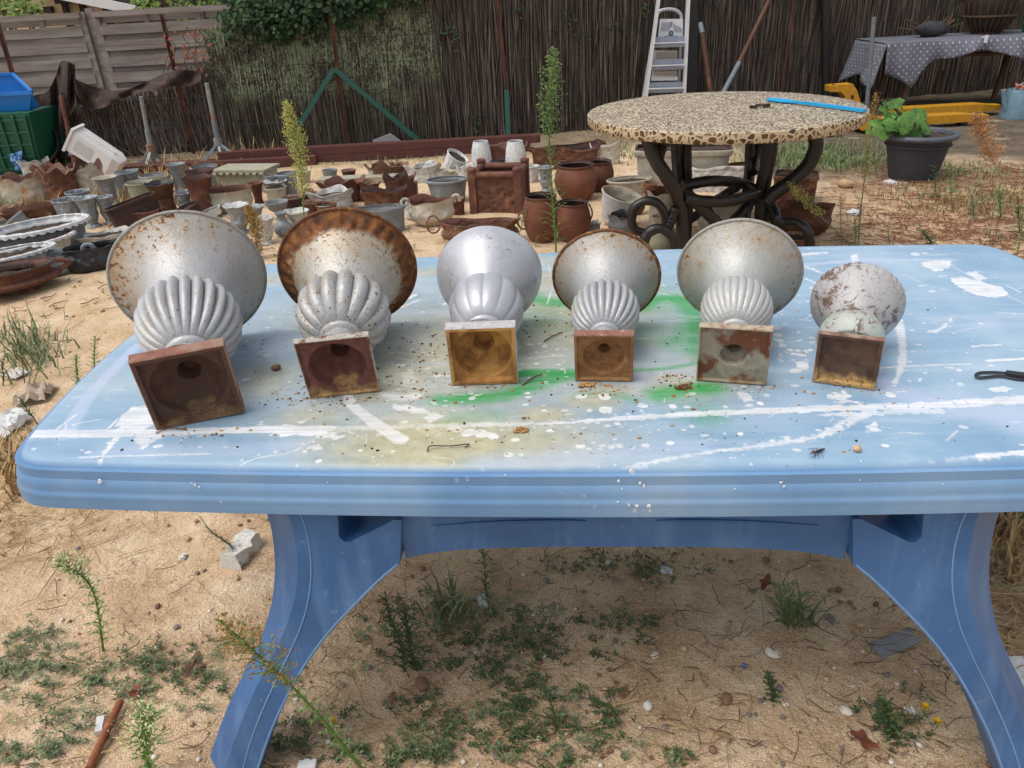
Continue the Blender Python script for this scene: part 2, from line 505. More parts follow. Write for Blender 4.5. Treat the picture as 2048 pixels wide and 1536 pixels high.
def spray(ch, p, r, val=1.0, sq=1.0):
    c = px_(TL(*p)); r *= 1000
    def fn(xx, yy, sl_):
        d = np.hypot(xx - c[0], (yy - c[1]) * sq) / r
        return np.clip(np.exp(-d * d * 1.6) * (0.75 + 0.5 * NZ2[sl_]), 0, 1)
    blot(ch, fn, (c[0] - r * 2, c[1] - r * 2, c[0] + r * 2, c[1] + r * 2), val)
def poly(ch, pts, val=1.0, rough=0.012):
    P = np.array([px_(TL(*p)) for p in pts])
    def fn(xx, yy, sl_):
        ins = np.zeros(xx.shape, bool); dm = np.full(xx.shape, 1e9, np.float32)
        for i in range(len(P)):
            a, b = P[i], P[(i + 1) % len(P)]
            cnd = ((a[1] > yy) != (b[1] > yy)) & (xx < (b[0] - a[0]) * (yy - a[1]) / (b[1] - a[1] + 1e-9) + a[0])
            ins ^= cnd
            d = b - a
            t = np.clip(((xx - a[0]) * d[0] + (yy - a[1]) * d[1]) / max(1e-6, (d ** 2).sum()), 0, 1)
            dm = np.minimum(dm, np.hypot(xx - a[0] - t * d[0], yy - a[1] - t * d[1]))
        sd_ = np.where(ins, -dm, dm) + (NZ1[sl_] - 0.6) * rough * 1000
        return np.clip(0.5 - sd_ / 2.0, 0, 1)
    blot(ch, fn, (P[:, 0].min() - 15, P[:, 1].min() - 15, P[:, 0].max() + 15, P[:, 1].max() + 15), val)

W_, GR_, OL_, VI_ = 0, 1, 2, 3
# olive and sand-coloured overspray
for p, r, v, q in [((830, 885), .15, .95, 1), ((720, 880), .10, .7, 1), ((960, 890), .09, .8, 1.4), ((1090, 830), .07, .7, 1.5), ((1180, 800), .07, .7, 1.5), ((800, 720), .09, .6, 1), ((530, 760), .10, .6, 1), ((640, 830), .1, .6, 1.4), ((980, 700), .10, .5, 1), ((1080, 640), .12, .6, 1), ((1100, 560), .14, .7, 1.3), ((1050, 525), .10, .75, 2), ((850, 545), .08, .6, 2), ((1300, 680), .10, .5, 1), ((1210, 720), .10, .6, 1), ((1400, 720), .08, .4, 1), ((1220, 780), .08, .7, 2), ((950, 690), .30, .75, 1), ((1150, 640), .26, .75, 1.1), ((700, 620), .22, .5, 1), ((1350, 760), .14, .6, 1.5), ((800, 760), .16, .8, 1.2), ((1000, 880), .2, .7, 2), ((545, 560), .08, .5, 1.5), ((700, 960), .1, .3, 3)]:
    spray(OL_, p, r * 1.25, v, q)
# green spray ring
stroke(GR_, [(1050, 590), (1100, 604), (1165, 606)], .05, 14, 0, .95)
stroke(GR_, [(1275, 618), (1330, 594), (1378, 612), (1398, 650), (1404, 700)], (.05, .075), 16, 0, .95)
stroke(GR_, [(1030, 748), (1090, 746), (1160, 748)], .035, 7, 0, 1)
stroke(GR_, [(880, 800), (950, 796), (1010, 790), (1060, 772), (1130, 750)], (.035, .05), 13, 0, .95)
stroke(GR_, [(1270, 741), (1340, 736), (1400, 725)], .012, 5, 0, .8)
stroke(GR_, [(1320, 790), (1370, 780), (1420, 776)], .05, 15, 0, .95)
stroke(GR_, [(1345, 690), (1380, 650)], .05, 25, 0, .8)
stroke(GR_, [(1270, 800), (1230, 790), (1160, 790)], .02, 10, 0, .45)
spray(GR_, (1410, 830), .06, .45); spray(GR_, (1310, 600), .10, .5); spray(GR_, (1080, 640), .10, .35); spray(GR_, (1300, 660), .08, .4)
stroke(GR_, [(990, 830), (900, 840)], .03, 18, 0, .4)
# pale violet wash
stroke(VI_, [(130, 872), (175, 795), (230, 735), (275, 690)], (.03, .022), 4, .01, .8)
stroke(VI_, [(150, 795), (190, 790)], .012, 3, .006, .8)
stroke(VI_, [(1690, 700), (1760, 770), (1850, 800), (2000, 830), (2080, 850)], (.05, .09), 22, .02, .75)
stroke(VI_, [(1540, 540), (1700, 522), (1900, 520)], .02, 6, .01, .8)
stroke(VI_, [(1270, 770), (1300, 745), (1390, 740)], .03, 12, .01, .5)
stroke(VI_, [(960, 930), (1200, 905), (1400, 895)], .04, 20, .02, .5)
stroke(VI_, [(200, 905), (420, 900), (600, 890)], .03, 10, .02, .5)
stroke(VI_, [(1900, 530), (2000, 585), (2080, 620)], .008, 2, .003, .7)
for p in [(500, 620), (460, 760), (540, 700), (1500, 830), (1600, 800), (1870, 640), (1750, 560), (1980, 650), (1600, 720)]:
    spray(VI_, p, .05, .45)
# the masking stripe along the front, brush arcs and scrapes in white
stroke(W_, [(40, 868), (150, 868), (290, 866), (420, 862), (560, 859), (660, 858)], (.026, .020), 1.4, .006, 1, .12)
stroke(W_, [(640, 860), (740, 856), (860, 852), (980, 849), (1100, 848)], .014, 2.5, .012, .62, .25)
stroke(W_, [(1060, 850), (1180, 842), (1290, 834), (1400, 828), (1540, 822), (1650, 818)], (.009, .022), 1.6, .012, .95, .25)
stroke(W_, [(1620, 820), (1720, 815), (1830, 812), (1940, 806), (2080, 797), (2200, 790), (2330, 782), (2440, 775)], (.016, .036), 1.6, .014, 1, .22)
stroke(W_, [(560, 862), (640, 868), (680, 876)], (.03, .01), 2, .02)
stroke(W_, [(1640, 830), (1760, 826), (1880, 822)], .012, 2, .02, .8)
stroke(W_, [(1240, 935), (1400, 908), (1530, 890), (1640, 872), (1700, 842), (1740, 822)], (.008, .020), 2, .014, .8, .30)
stroke(W_, [(1795, 640), (1805, 690), (1802, 730), (1790, 765)], (.018, .008), 1.5, .008, .9)
stroke(W_, [(1758, 736), (1850, 731), (1940, 728)], .005, 1, .003, .9)
stroke(W_, [(1975, 722), (2060, 717)], .009, 1, .004)
stroke(W_, [(1945, 693), (2000, 690)], .006, 1, .006)
stroke(W_, [(1610, 557), (1660, 580)], .007, 1, .002)
stroke(W_, [(693, 790), (705, 812), (740, 840), (800, 880)], (.018, .026), 1.5, .004, .9)
stroke(W_, [(790, 815), (840, 822), (880, 832)], (.018, .01), 3, .02, .8)
stroke(W_, [(770, 790), (800, 795), (830, 792)], .022, 6, .01, .8)
stroke(W_, [(195, 925), (235, 870), (262, 822)], (.006, .018), 1.2, .01, .9)
stroke(W_, [(100, 868), (150, 830)], .006, 1, .004, .7)
stroke(W_, [(205, 868), (235, 838)], .004, 1, .003, .9)
stroke(W_, [(150, 915), (250, 912), (420, 908)], .004, 1, .006, .9, .35)
stroke(W_, [(160, 930), (300, 937), (480, 936), (640, 934)], .010, 1.5, .014, .95, .3)
stroke(W_, [(640, 938), (900, 945), (1200, 945), (1500, 940), (1800, 925), (2048, 905)], .008, 3, .012, .7, .45)
stroke(W_, [(1960, 912), (2080, 903)], .012, 1.5, .01)
stroke(W_, [(455, 935), (520, 915), (580, 905), (625, 880)], .002, .8, 0, .9)
stroke(W_, [(870, 915), (900, 918), (905, 928), (870, 938)], .002, .8, 0, .6)
poly(W_, [(233, 852), (240, 830), (262, 815), (300, 808), (330, 812), (320, 842), (290, 858), (262, 864)])
poly(W_, [(262, 885), (275, 868), (300, 862), (330, 858), (350, 868), (310, 882), (285, 900)], .85, .03)
poly(W_, [(1898, 556), (1925, 553), (1955, 562), (2000, 574), (2022, 590), (1990, 597), (1950, 590), (1918, 575)])
poly(W_, [(1932, 545), (1950, 543), (1972, 556), (1958, 562)])
poly(W_, [(1840, 526), (1870, 520), (1900, 522), (1898, 538), (1870, 543), (1855, 536)], 1, .02)
poly(W_, [(1980, 778), (2010, 773), (2025, 777), (2012, 784), (1990, 784)])
poly(W_, [(1855, 664), (1880, 655), (1902, 634), (1906, 640), (1888, 658), (1868, 666)], .85)
poly(W_, [(1700, 512), (1712, 508), (1718, 520), (1706, 524)], .9)
poly(W_, [(800, 745), (830, 742), (828, 765), (806, 768)], .45)
poly(W_, [(1650, 790), (1690, 785), (1720, 792), (1700, 800), (1730, 806), (1680, 806)], .9, .03)
poly(W_, [(1735, 852), (1750, 848), (1758, 860), (1735, 864)], .9, .02)
poly(W_, [(845, 835), (868, 826), (872, 838), (858, 846)], .8)
poly(W_, [(895, 845), (915, 850), (925, 860), (910, 866), (897, 858)], .8)
poly(W_, [(1480, 785), (1500, 790), (1505, 800), (1490, 806), (1475, 798)], .8, .02)
poly(W_, [(600, 888), (640, 892), (650, 900), (625, 902)], .8, .02)
stroke(W_, [(790, 610), (830, 590)], .010, 2, .006, .9); stroke(W_, [(800, 615), (838, 600)], .008, 2, .006, .9)
stroke(W_, [(1560, 515), (1640, 545)], (.02, .006), 3, .02, .8)
stroke(W_, [(1590, 512), (1650, 505)], .02, 3, .02, .8)
for a, b in [((936, 866), .012), ((962, 868), .012), ((985, 873), .010), ((1030, 880), .006), ((1100, 862), .006), ((1162, 793), .010), ((1208, 793), .012), ((1210, 821), .012), ((1285, 812), .008), ((1345, 813), .007), ((1178, 821), .005), ((1495, 797), .008), ((1520, 807), .006), ((1160, 893), .007), ((1204, 892), .005), ((1222, 894), .006), ((1238, 892), .006), ((1290, 891), .006), ((1340, 887), .006), ((1780, 790), .009), ((1920, 769), .006), ((1605, 733), .012), ((1590, 742), .010), ((1604, 727), .010), ((1830, 508), .012), ((1850, 507), .008), ((890, 608), .006), ((1580, 700), .006), ((1595, 702), .006), ((1612, 703), .006), ((1588, 708), .006), ((1600, 710), .006), ((1620, 700), .005), ((1565, 690), .007), ((1660, 655), .006), ((1550, 655), .012), ((1555, 670), .010), ((1560, 682), .008), ((1575, 880), .005), ((1480, 868), .005), ((175, 905), .005)]:
    dot(W_, a, b)
for cx, cy, sx_, sy_, k in [(1085, 700, 60, 28, 60), (1190, 605, 60, 30, 30), (1590, 690, 60, 45, 60), (1560, 620, 60, 50, 40), (860, 600, 50, 30, 22), (860, 720, 60, 40, 26), (1200, 850, 130, 30, 40), (1500, 800, 80, 40, 36), (700, 850, 130, 40, 26), (1700, 580, 120, 50, 40), (1850, 620, 120, 60, 50), (1300, 560, 60, 40, 20), (540, 660, 50, 70, 24), (1100, 900, 500, 22, 30), (400, 900, 180, 20, 22), (1850, 760, 140, 50, 40), (1420, 880, 140, 25, 24), (1000, 780, 160, 40, 40), (180, 820, 60, 50, 12)]:
    for _ in range(k):
        x, y = pr.normal(cx, sx_), pr.normal(cy, sy_)
        if y < 495 or y > 945: continue
        dot(W_, (x, y), abs(pr.normal(0, .0028)) + .0011, 0.55 + .45 * pr.rand(), 1 + pr.rand() * .6, jag=.002 * pr.rand())
for _ in range(230):      # fine scrapes
    x, y = pr.uniform(-0.98, 0.98), pr.uniform(-0.48, 0.48)
    a = pr.normal(0, .35) if pr.rand() < .6 else pr.uniform(0, 3.1)
    L = abs(pr.normal(.02, .025)) + .006
    p0 = TM @ Vector((x, y, TZ)); p1 = TM @ Vector((x + math.cos(a) * L, y + math.sin(a) * L, TZ))
    c0, c1 = px_((x, y)), px_((x + math.cos(a) * L, y + math.sin(a) * L))
    w = pr.choice([.4, .6, .9, 1.6]); v = pr.uniform(.25, .9)
    def fn(xx, yy, sl_, c0=c0, c1=c1, w=w):
        d = c1 - c0
        t = np.clip(((xx - c0[0]) * d[0] + (yy - c0[1]) * d[1]) / (d ** 2).sum(), 0, 1)
        return np.clip(1 - (np.hypot(xx - c0[0] - t * d[0], yy - c0[1] - t * d[1]) - w) / 1.2, 0, 1) * np.clip((NZ1[sl_] - .35) * 5, 0, 1)
    blot(W_, fn, (min(c0[0], c1[0]) - 5, min(c0[1], c1[1]) - 5, max(c0[0], c1[0]) + 6, max(c0[1], c1[1]) + 6), v)
img = bpy.data.images.new('table_paint_masks', IW, IH, alpha=True, float_buffer=False)
img.colorspace_settings.name = 'Non-Color'
img.alpha_mode = 'CHANNEL_PACKED'
img.pixels.foreach_set(np.clip(PM, 0, 1).ravel())
img.update()
img.pack()

def blue_mat(name, top=False):
    n = N(name, 0.42, spec=0.35)
    n.co(rand=False)
    f1 = n.noise(5, 6, 0.6); f2 = n.noise(40, 5, 0.65)
    if top:
        c = n.ramp(f1, [(0.25, hx('#708fad')), (0.5, hx('#84a1b8')), (0.72, hx('#9bb1c1'))])
        z = n.xyz(2)
        lip = n.step(z, TZ - .002, TZ - .012)
        edge = n.ramp(n.noise(3, 5, vec=n.co((1, 1, 0.2))), [(0.3, hx('#5d82a9')), (0.55, hx('#7193b6')), (0.8, hx('#8faac4'))])
        c = n.mix(lip, c, edge)
        tx = n.nd('TexImage', {'Vector': n.nd('UVMap').outputs[0]}, image=img, interpolation='Linear')
        sp0 = n.nd('SeparateColor', {0: tx.outputs[0]})
        flat = n.ma('SUBTRACT', 1.0, n.step(z, TZ - .001, TZ - .009))
        vsp = n.vor(42, vec=n.co((1, 1, .75)))
        drip = n.ma('MULTIPLY', n.step(vsp, .16, .12), n.step(n.noise(2.4, 3), .56, .62))
        drip = n.ma('MULTIPLY', drip, n.ma('SUBTRACT', 1.0, flat))
        class _S: pass
        sp = _S(); sp.outputs = [n.ma('MAXIMUM', n.ma('MULTIPLY', sp0.outputs[0], flat), drip), n.ma('MULTIPLY', sp0.outputs[1], flat), n.ma('MULTIPLY', sp0.outputs[2], flat)]
        vio = n.ma('MULTIPLY', tx.outputs[1], flat)
        olive = n.ramp(f2, [(0.3, hx('#9a9577')), (0.7, hx('#b9b396'))])
        # worn marks: each coat is broken by fine scratches
        wear = n.step(n.noise(28, 6, 0.7), 0.66, 0.5)
        c = n.mix(n.ma('MULTIPLY', sp.outputs[2], n.ma('MULTIPLY', n.step(f2, -.3, 0.4), 1.25)), c, olive)
        c = n.mix(n.ma('MULTIPLY', vio, 0.62), c, hx('#b9bfd6'))
        c = n.mix(n.ma('MULTIPLY', sp.outputs[1], n.ma('ADD', n.ma('MULTIPLY', wear, 0.25), 0.7)), c, hx('#2f9248'))
        brush = n.step(n.noise(1.0, 5, .7, vec=n.co((7, 150, 1))), .62, .40)
        wcol = n.ramp(n.noise(22, 5, .6), [(0.3, hx('#cfccc6')), (0.6, hx('#e4e3e5'))])
        # chalky bleaching in streaks along the table
        c = n.mix(n.ma('MULTIPLY', n.ma('MULTIPLY', n.step(n.noise(1.0, 6, .65, vec=n.co((2.5, 26, 1))), .47, .72), .42), flat), c, hx('#b4bfca'))
        c = n.mix(n.ma('MULTIPLY', sp.outputs[0], n.ma('ADD', n.ma('MULTIPLY', brush, 0.45), 0.44)), c, wcol)
        # grit and dust
        c = n.mix(n.ma('MULTIPLY', n.step(n.noise(150, 3, 0.6), 0.68, 0.74), 0.6), c, hx('#574a3c'))
        c = n.mix(n.ma('MULTIPLY', n.step(n.noise(2.2, 6, 0.65), 0.5, 0.8), 0.35), c, hx('#b9b6a6'))
        n.col(c)
        n.set('Roughness', n.ramp(f2, [(0.3, 0.38), (0.7, 0.55)]))
        h = n.ma('ADD', n.ma('MULTIPLY', sp.outputs[0], 0.8), n.ma('MULTIPLY', f2, 0.5))
        n.bump(h, 0.25, 0.002)
    else:
        st = n.noise(16, 4, 0.6, vec=n.co((1, 1, 0.12)))
        c = n.ramp(f1, [(0.25, hx('#305583')), (0.5, hx('#3b6394')), (0.75, hx('#4973a3'))])
        c = n.mix(n.ma('MULTIPLY', n.step(st, 0.5, 0.8), 0.3), c, hx('#8fb0d4'))
        c = n.mix(n.ma('MULTIPLY', n.step(n.noise(60, 5, 0.7), 0.62, 0.75), 0.35), c, hx('#a8bdd6'))
        n.col(c)
        n.bump(n.noise(220, 2), 0.08, 0.002)
    return n.mat
M['blue_top'] = blue_mat('painted_blue_plastic_top', True)
M['blue'] = blue_mat('blue_plastic')
M['blue_pale'] = plain('pale_worn_blue_plastic', '#6d93bd', 0.45, 0, 0.08, 6)

tbl = thing('plastic_table', 'large blue plastic garden table splashed with white and green paint', 'table', mat4=TM)
mb = MB()
prof = [(-0.40, TZ), (-0.30, TZ), (-0.15, TZ), (-0.05, TZ), (-0.006, TZ), (0.003, TZ - .001), (0.009, TZ - .0045), (0.013, TZ - .011), (0.0150, TZ - .017), (0.0178, TZ - .0212), (0.0220, TZ - .0262), (0.0255, TZ - .031), (0.0278, TZ - .038), (0.0285, TZ - .0435), (0.0288, TZ - .047), (0.0295, TZ - .0500), (0.0312, TZ - .0525), (0.032, TZ - .0545), (0.0324, TZ - .060), (0.0321, TZ - .0620), (0.0324, TZ - .064), (0.0324, TZ - .0785), (0.030, TZ - .080), (0.026, TZ - .079), (0.022, TZ - .012), (-0.2, TZ - .012)]
rgs = []
base_o = outline(0)
for d, z in prof:
    if d <= -0.1:
        k = {-0.40: 0.02, -0.30: 0.3, -0.15: 0.65, -0.2: 0.5}[d]
        rgs.append([(p.x * k, p.y * k, z) for p in base_o])
    else:
        rgs.append([(p.x, p.y, z) for p in outline(d)])
mb.rings(rgs, cap0=True, cap1=True)
top = mb.build('tabletop', M['blue_top'], tbl, 50)
uv = top.data.uv_layers.new(name='UVMap')
vco = np.zeros(len(top.data.vertices) * 3, np.float32); top.data.vertices.foreach_get('co', vco); vco = vco.reshape(-1, 3)
li = np.zeros(len(top.data.loops), np.int32); top.data.loops.foreach_get('vertex_index', li)
uvs = np.stack([(vco[li, 0] + 1.1) / 2.2, (vco[li, 1] + 0.62) / 1.24], -1)
uv.data.foreach_set('uv', uvs.ravel())

LEGY = -0.49
LEAN = 0.075             # the legs splay a little outwards towards the ground
def onleg(px, py, ly=LEGY):
    """(x, z) in the table frame of a point seen in the vertical plane of the front legs"""
    a = TMI @ c_o; b = TMI @ (c_o + ray(px, py))
    d = b - a
    t = (ly - LEAN * (TZ - a.z) - a.y) / (d.y - LEAN * d.z)
    p = a + d * t
    return (p.x, p.z)
def interp_down(c, n=24):
    """smooth curve through (x, z) pairs, carried on to the ground"""
    P = [(x, 0, z) for x, z in c]
    q = spline(P, n)
    a, b = q[-2], q[-1]
    t = (0.0 - b.z) / (b.z - a.z)
    q.append(b + (b - a) * t)
    return [(p.x, p.z) for p in q]
lo = interp_down([onleg(*p, LEGY + .048) for p in [(532, 1020), (543, 1060), (549, 1110), (549, 1160), (540, 1220), (518, 1285), (488, 1345), (458, 1408), (432, 1475), (412, 1540)]])
lf = interp_down([onleg(*p) for p in [(573, 1020), (586, 1060), (594, 1110), (594, 1165), (582, 1225), (556, 1290), (524, 1350), (496, 1412), (470, 1478), (448, 1545)]])
lr = interp_down([onleg(*p) for p in [(598, 1020), (612, 1060), (621, 1110), (621, 1170), (608, 1235), (584, 1295), (556, 1352), (526, 1418), (502, 1480), (484, 1545)]])
lin = interp_down([onleg(*p) for p in [(800, 1128), (762, 1160), (716, 1206), (672, 1252), (632, 1302), (598, 1355), (566, 1415), (540, 1475), (516, 1545)]])
ztop = TZ - .012
notch = [onleg(*p) for p in [(788, 1040), (700, 1084), (688, 1084), (678, 1074), (675, 1030)]]
def make_leg(name, sx, sy):
    """front panel with chamfered outer flange, side walls and a back panel; sx, sy mirror it"""
    mb = MB()
    y0, y1, y2 = LEGY, LEGY + .048, LEGY + .085
    lfx = [(lf[0][0] - .012, ztop)] + lf
    lox = [(lo[0][0] - .006, ztop)] + lo
    inner = lin[::-1]
    top_in = [(notch[0][0] + .012, notch[0][1]), (notch[0][0], notch[0][1])] + notch[1:] + [(notch[-1][0] - .002, ztop)]
    face = lfx + inner + top_in
    nfc = len(face)
    def P(x, y, z): return (x * sx, (y - LEAN * (TZ - z)) * sy, z)
    fl = (sx * sy < 0)
    def F(ix): return tuple(ix[::-1]) if fl else tuple(ix)
    mb.add([P(x, y0, z) for x, z in face], [F(range(nfc))])
    mb.add([P(x, y2, z) for x, z in face], [F(range(nfc - 1, -1, -1))])
    k = len(lfx)
    st = [P(x, y0, z) for x, z in lfx] + [P(x, y1, z) for x, z in lox] + [P(x, y2, z) for x, z in lox] + [P(x, y2, z) for x, z in lfx]
    ff = []
    for r in range(3):
        for i in range(k - 1): ff.append(F((r * k + i, (r + 1) * k + i, (r + 1) * k + i + 1, r * k + i + 1)))
    mb.add(st, ff)
    rest = [lfx[-1]] + inner + top_in + [lfx[0]]
    k = len(rest)
    mb.add([P(x, y0, z) for x, z in rest] + [P(x, y2, z) for x, z in rest], [F((i, i + k, i + k + 1, i + 1)) for i in range(k - 1)])
    leg = mb.build(name, M['blue'], tbl, 28)
    rb = MB()
    rb.tube([P(x, y0 - .0005, z) for x, z in lr], .0013, 5)
    rb.build('ridge', M['blue_pale'], leg)
    rb = MB()
    rb.tube([P(x - .004, y0 + .001, z) for x, z in lin], .0022, 5)
    rb.build('edge_bead', M['blue_pale'], leg)
    return leg
for sx in (1, -1):
    for sy in (1, -1): make_leg('leg', sx, sy)
# aprons between the legs
ap = [onleg(*p, LEGY + .012) for p in [(803, 1128), (850, 1118), (900, 1111), (980, 1106), (1060, 1104), (1140, 1103), (1215, 1103)]]
xin, xg = ap[0][0], ap[-1][0]
apc = [(x, z) for x, z in ap] + [(-x, z) for x, z in ap[::-1] if abs(x) > .03]
for sy in (1, -1):
    mb = MB()
    apc = [(x + .004 * (1 if x < 0 else -1) if abs(x) > abs(xin) - .002 else x, z) for x, z in apc] if sy > 0 else apc
    pts = [(xin + .004, ztop)] + apc + [(-xin - .004, ztop)]
    n_ = len(pts)
    y0, y1 = LEGY + .010, LEGY + .045
    F = (lambda t: tuple(t)) if sy > 0 else (lambda t: tuple(t[::-1]))
    mb.add([(x, y0 * sy, z) for x, z in pts], [F(list(range(n_)))])
    mb.add([(x, y1 * sy, z) for x, z in pts], [F(list(range(n_ - 1, -1, -1)))])
    mb.add([(x, y0 * sy, z) for x, z in pts] + [(x, y1 * sy, z) for x, z in pts], [F([i, i + n_, (i + 1) % n_ + n_, (i + 1) % n_]) for i in range(n_)])
    apo = mb.build('apron', M['blue'], tbl, 28)
    for q in (1, -1):
        rb = MB()
        cc = [onleg(*p, LEGY + .010) for p in [(860, 1060), (960, 1053), (1060, 1050), (1172, 1050)]]
        rb.tube([(x * q, (y0 - .001) * sy, z) for x, z in [(p.x, p.z) for p in spline([(x, 0, z) for x, z in cc], 14)]], [.0008, .001, .0014, .002, .0024, .0028, .003, .0032, .0034, .0036, .0038, .004, .004, .0038, .002], 6)
        rb.build('emboss', M['blue'], apo)
# drips and splashes that ran on to the front skirt
g = MB()
rdp = random.Random(3)
def drip(px, py, r, q=1.0, dz=0.0):
    x, z = None, None
    a = TMI @ c_o; b = TMI @ (c_o + ray(px, py)); d = b - a
    yy = -0.478 - 0.032 * (1 - 0) - 0.0275
    t = (yy - a.y) / d.y; p = a + d * t
    yy = -0.478 - 0.032 * (1 - min(1, (p.x / .98) ** 2)) - (0.0275 if p.z > TZ - .048 else .0325)
    t = (yy - a.y) / d.y; p = a + d * t
    vv, ff = ico((p.x, p.y, p.z), r, (1, .22, q), 2, .06, rdp); g.add(vv, ff)
for px, py, r, q in [(1237, 962, .0018, 1.6), (1244, 978, .0012, 2.2), (1238, 996, .0022, 1.5), (1262, 942, .0030, 1.3), (1280, 966, .0022, 1.2), (1288, 972, .0016, 2.6), (1274, 1012, .0030, .9), (1298, 1012, .0032, 1.0), (1258, 1010, .0016, 2), (1236, 1004, .0018, 1), (1300, 1022, .0010, 2.5), (1470, 978, .0018, 1), (1568, 973, .0022, 1), (1562, 965, .0028, .6), (200, 962, .0030, 1.5), (197, 966, .0018, 1), (390, 970, .0018, 2), (398, 974, .0022, .8), (383, 966, .0016, .6), (440, 998, .0022, .8), (442, 1004, .001, 2), (1010, 950, .0018, .7), (655, 965, .001, 1), (1130, 992, .001, 1), (1720, 960, .0012, 1), (1885, 968, .0012, 1)]:
    drip(px, py, r, q)
dm = setp(g.build('paint_drips', plain('dried_white_paint', '#dfdedd', .5, 0, .05, 60), tbl, 60), kind='stuff')

# cross beam under the top joins the two leg frames
mb = MB()
mb.box((0, 0, ztop - .055), (1.0, .06, .05)); mb.box((-.55, 0, ztop - .05), (.05, .72, .06)); mb.box((.55, 0, ztop - .05), (.05, .72, .06))
mb.build('under_frame', M['blue_pale'], tbl, 30)

# ------------------------------------------------------------------ the six cast urns lying on the table
def urn_mats(tag, silver, metal=0.2, rough=0.40, fine=0.0, rim=None, side=0.0, rimk=1.0, solid=None, stain=0.0, green=0.0, flake=0.0, cracks=0.0, blotch=0.0, bmp=.38):
    """aluminium paint over rusty iron; fine: pin-point rust all over; rim=(z0,z1): specks and tan staining growing towards the
    rim; solid=(z0,z1): bare rust from there on; blotch: a few larger spots"""
    n = N('urn_paint_' + tag, rough, metal)
    n.co(rand=False)
    z = n.xyz(2); x = n.xyz(0)
    fN = n.noise(165, 4, 0.62); mid = n.noise(24, 7, 0.65); f2 = n.noise(260, 3, 0.6); f3 = n.noise(8, 5, 0.6)
    a = hx(silver)
    c = n.ramp(f3, [(0.3, tuple(v * .84 for v in a[:3]) + (1,)), (0.7, a)])
    c = n.mix(n.ma('MULTIPLY', n.step(mid, 0.5, 0.75), 0.3), c, hx('#8f8d88'))
    c = n.mix(n.ma('MULTIPLY', n.step(f2, 0.58, 0.72), 0.35), c, hx('#6e6d6c'))
    rc = n.ramp(n.noise(60, 4), [(0.3, hx('#3a2212')), (0.5, hx('#6a3e1d')), (0.75, hx('#94602c'))])
    if stain: c = n.mix(n.ma('MULTIPLY', n.step(n.noise(13, 6, 0.62), 0.52, 0.72), stain), c, hx('#9b8862'))
    if green: c = n.mix(n.ma('MULTIPLY', n.step(n.noise(9, 5, 0.6), 0.44, 0.62), green), c, hx('#a3bdac'))
    masks = []
    if fine:
        c = n.mix(n.ma('MULTIPLY', n.step(fN, 0.61 - .13 * fine, 0.71 - .13 * fine), .5), c, hx('#9b8560'))
        masks.append(n.step(fN, 0.70 - .13 * fine, 0.73 - .13 * fine))
    if blotch: masks.append(n.step(n.noise(38, 7, .65), 0.77 - .1 * blotch, 0.80 - .1 * blotch))
    if rim:
        rr = n.step(z, rim[0], rim[1])
        if side: rr = n.ma('MULTIPLY', rr, n.ma('ADD', .35, n.ma('MULTIPLY', n.step(x, side, -side), .65)))
        c = n.mix(n.ma('MULTIPLY', n.ma('MULTIPLY', rr, n.step(n.noise(15, 5), .25, .6)), .75 * rimk), c, hx('#97825f'))
        fr = n.ma('ADD', n.noise(95, 6, .66), n.ma('MULTIPLY', rr, .15 * rimk))
        c = n.mix(n.ma('MULTIPLY', n.ma('MULTIPLY', n.step(fr, .57, .69), n.step(rr, .05, .35)), .6), c, hx('#a8834e'))
        q = n.step(fr, 0.67, 0.73)
        masks.append(n.ma('MULTIPLY', q, n.step(rr, .05, .35)))
    if solid: masks.append(n.step(n.ma('ADD', z, n.ma('MULTIPLY', n.ma('SUBTRACT', mid, .5), .05)), solid[0], solid[1]))
    if flake:
        fl_ = n.noise(30, 9, 0.8, vec=n.co((1, 1, 0.6)), dist=.6)
        c = n.mix(n.step(fl_, 0.60 - flake, 0.63 - flake), c, hx('#6d564d'))
    rm = None
    for q in masks: rm = q if rm is None else n.ma('MAXIMUM', rm, q)
    if rm is not None:
        c = n.mix(rm, c, rc)
        n.set('Metallic', n.ma('MULTIPLY', n.ma('SUBTRACT', 1.0, rm), metal))
        n.set('Roughness', n.ma('ADD', rough, n.ma('MULTIPLY', rm, .4)))
    if cracks:
        v_ = n.nd('TexNoise', {'Vector': n.co((1, 1, 1.6)), 'Scale': 34.0, 'Detail': 3.0, 'Distortion': 1.5}).outputs[0]
        line = n.ma('MULTIPLY', n.step(n.ma('ABSOLUTE', n.ma('SUBTRACT', v_, 0.5)), 0.010, 0.003), n.step(n.noise(13, 4), 0.50, 0.58))
        c = n.mix(n.ma('MULTIPLY', line, cracks), c, hx('#45433f'))
    n.col(c)
    h = n.ma('ADD', n.ma('MULTIPLY', mid, 1.6), n.ma('ADD', n.ma('MULTIPLY', fN, 0.7), n.ma('MULTIPLY', f2, .3)))
    if rm is not None: h = n.ma('SUBTRACT', h, n.ma('MULTIPLY', rm, .4))
    n.bump(h, bmp, 0.004)
    return n.mat
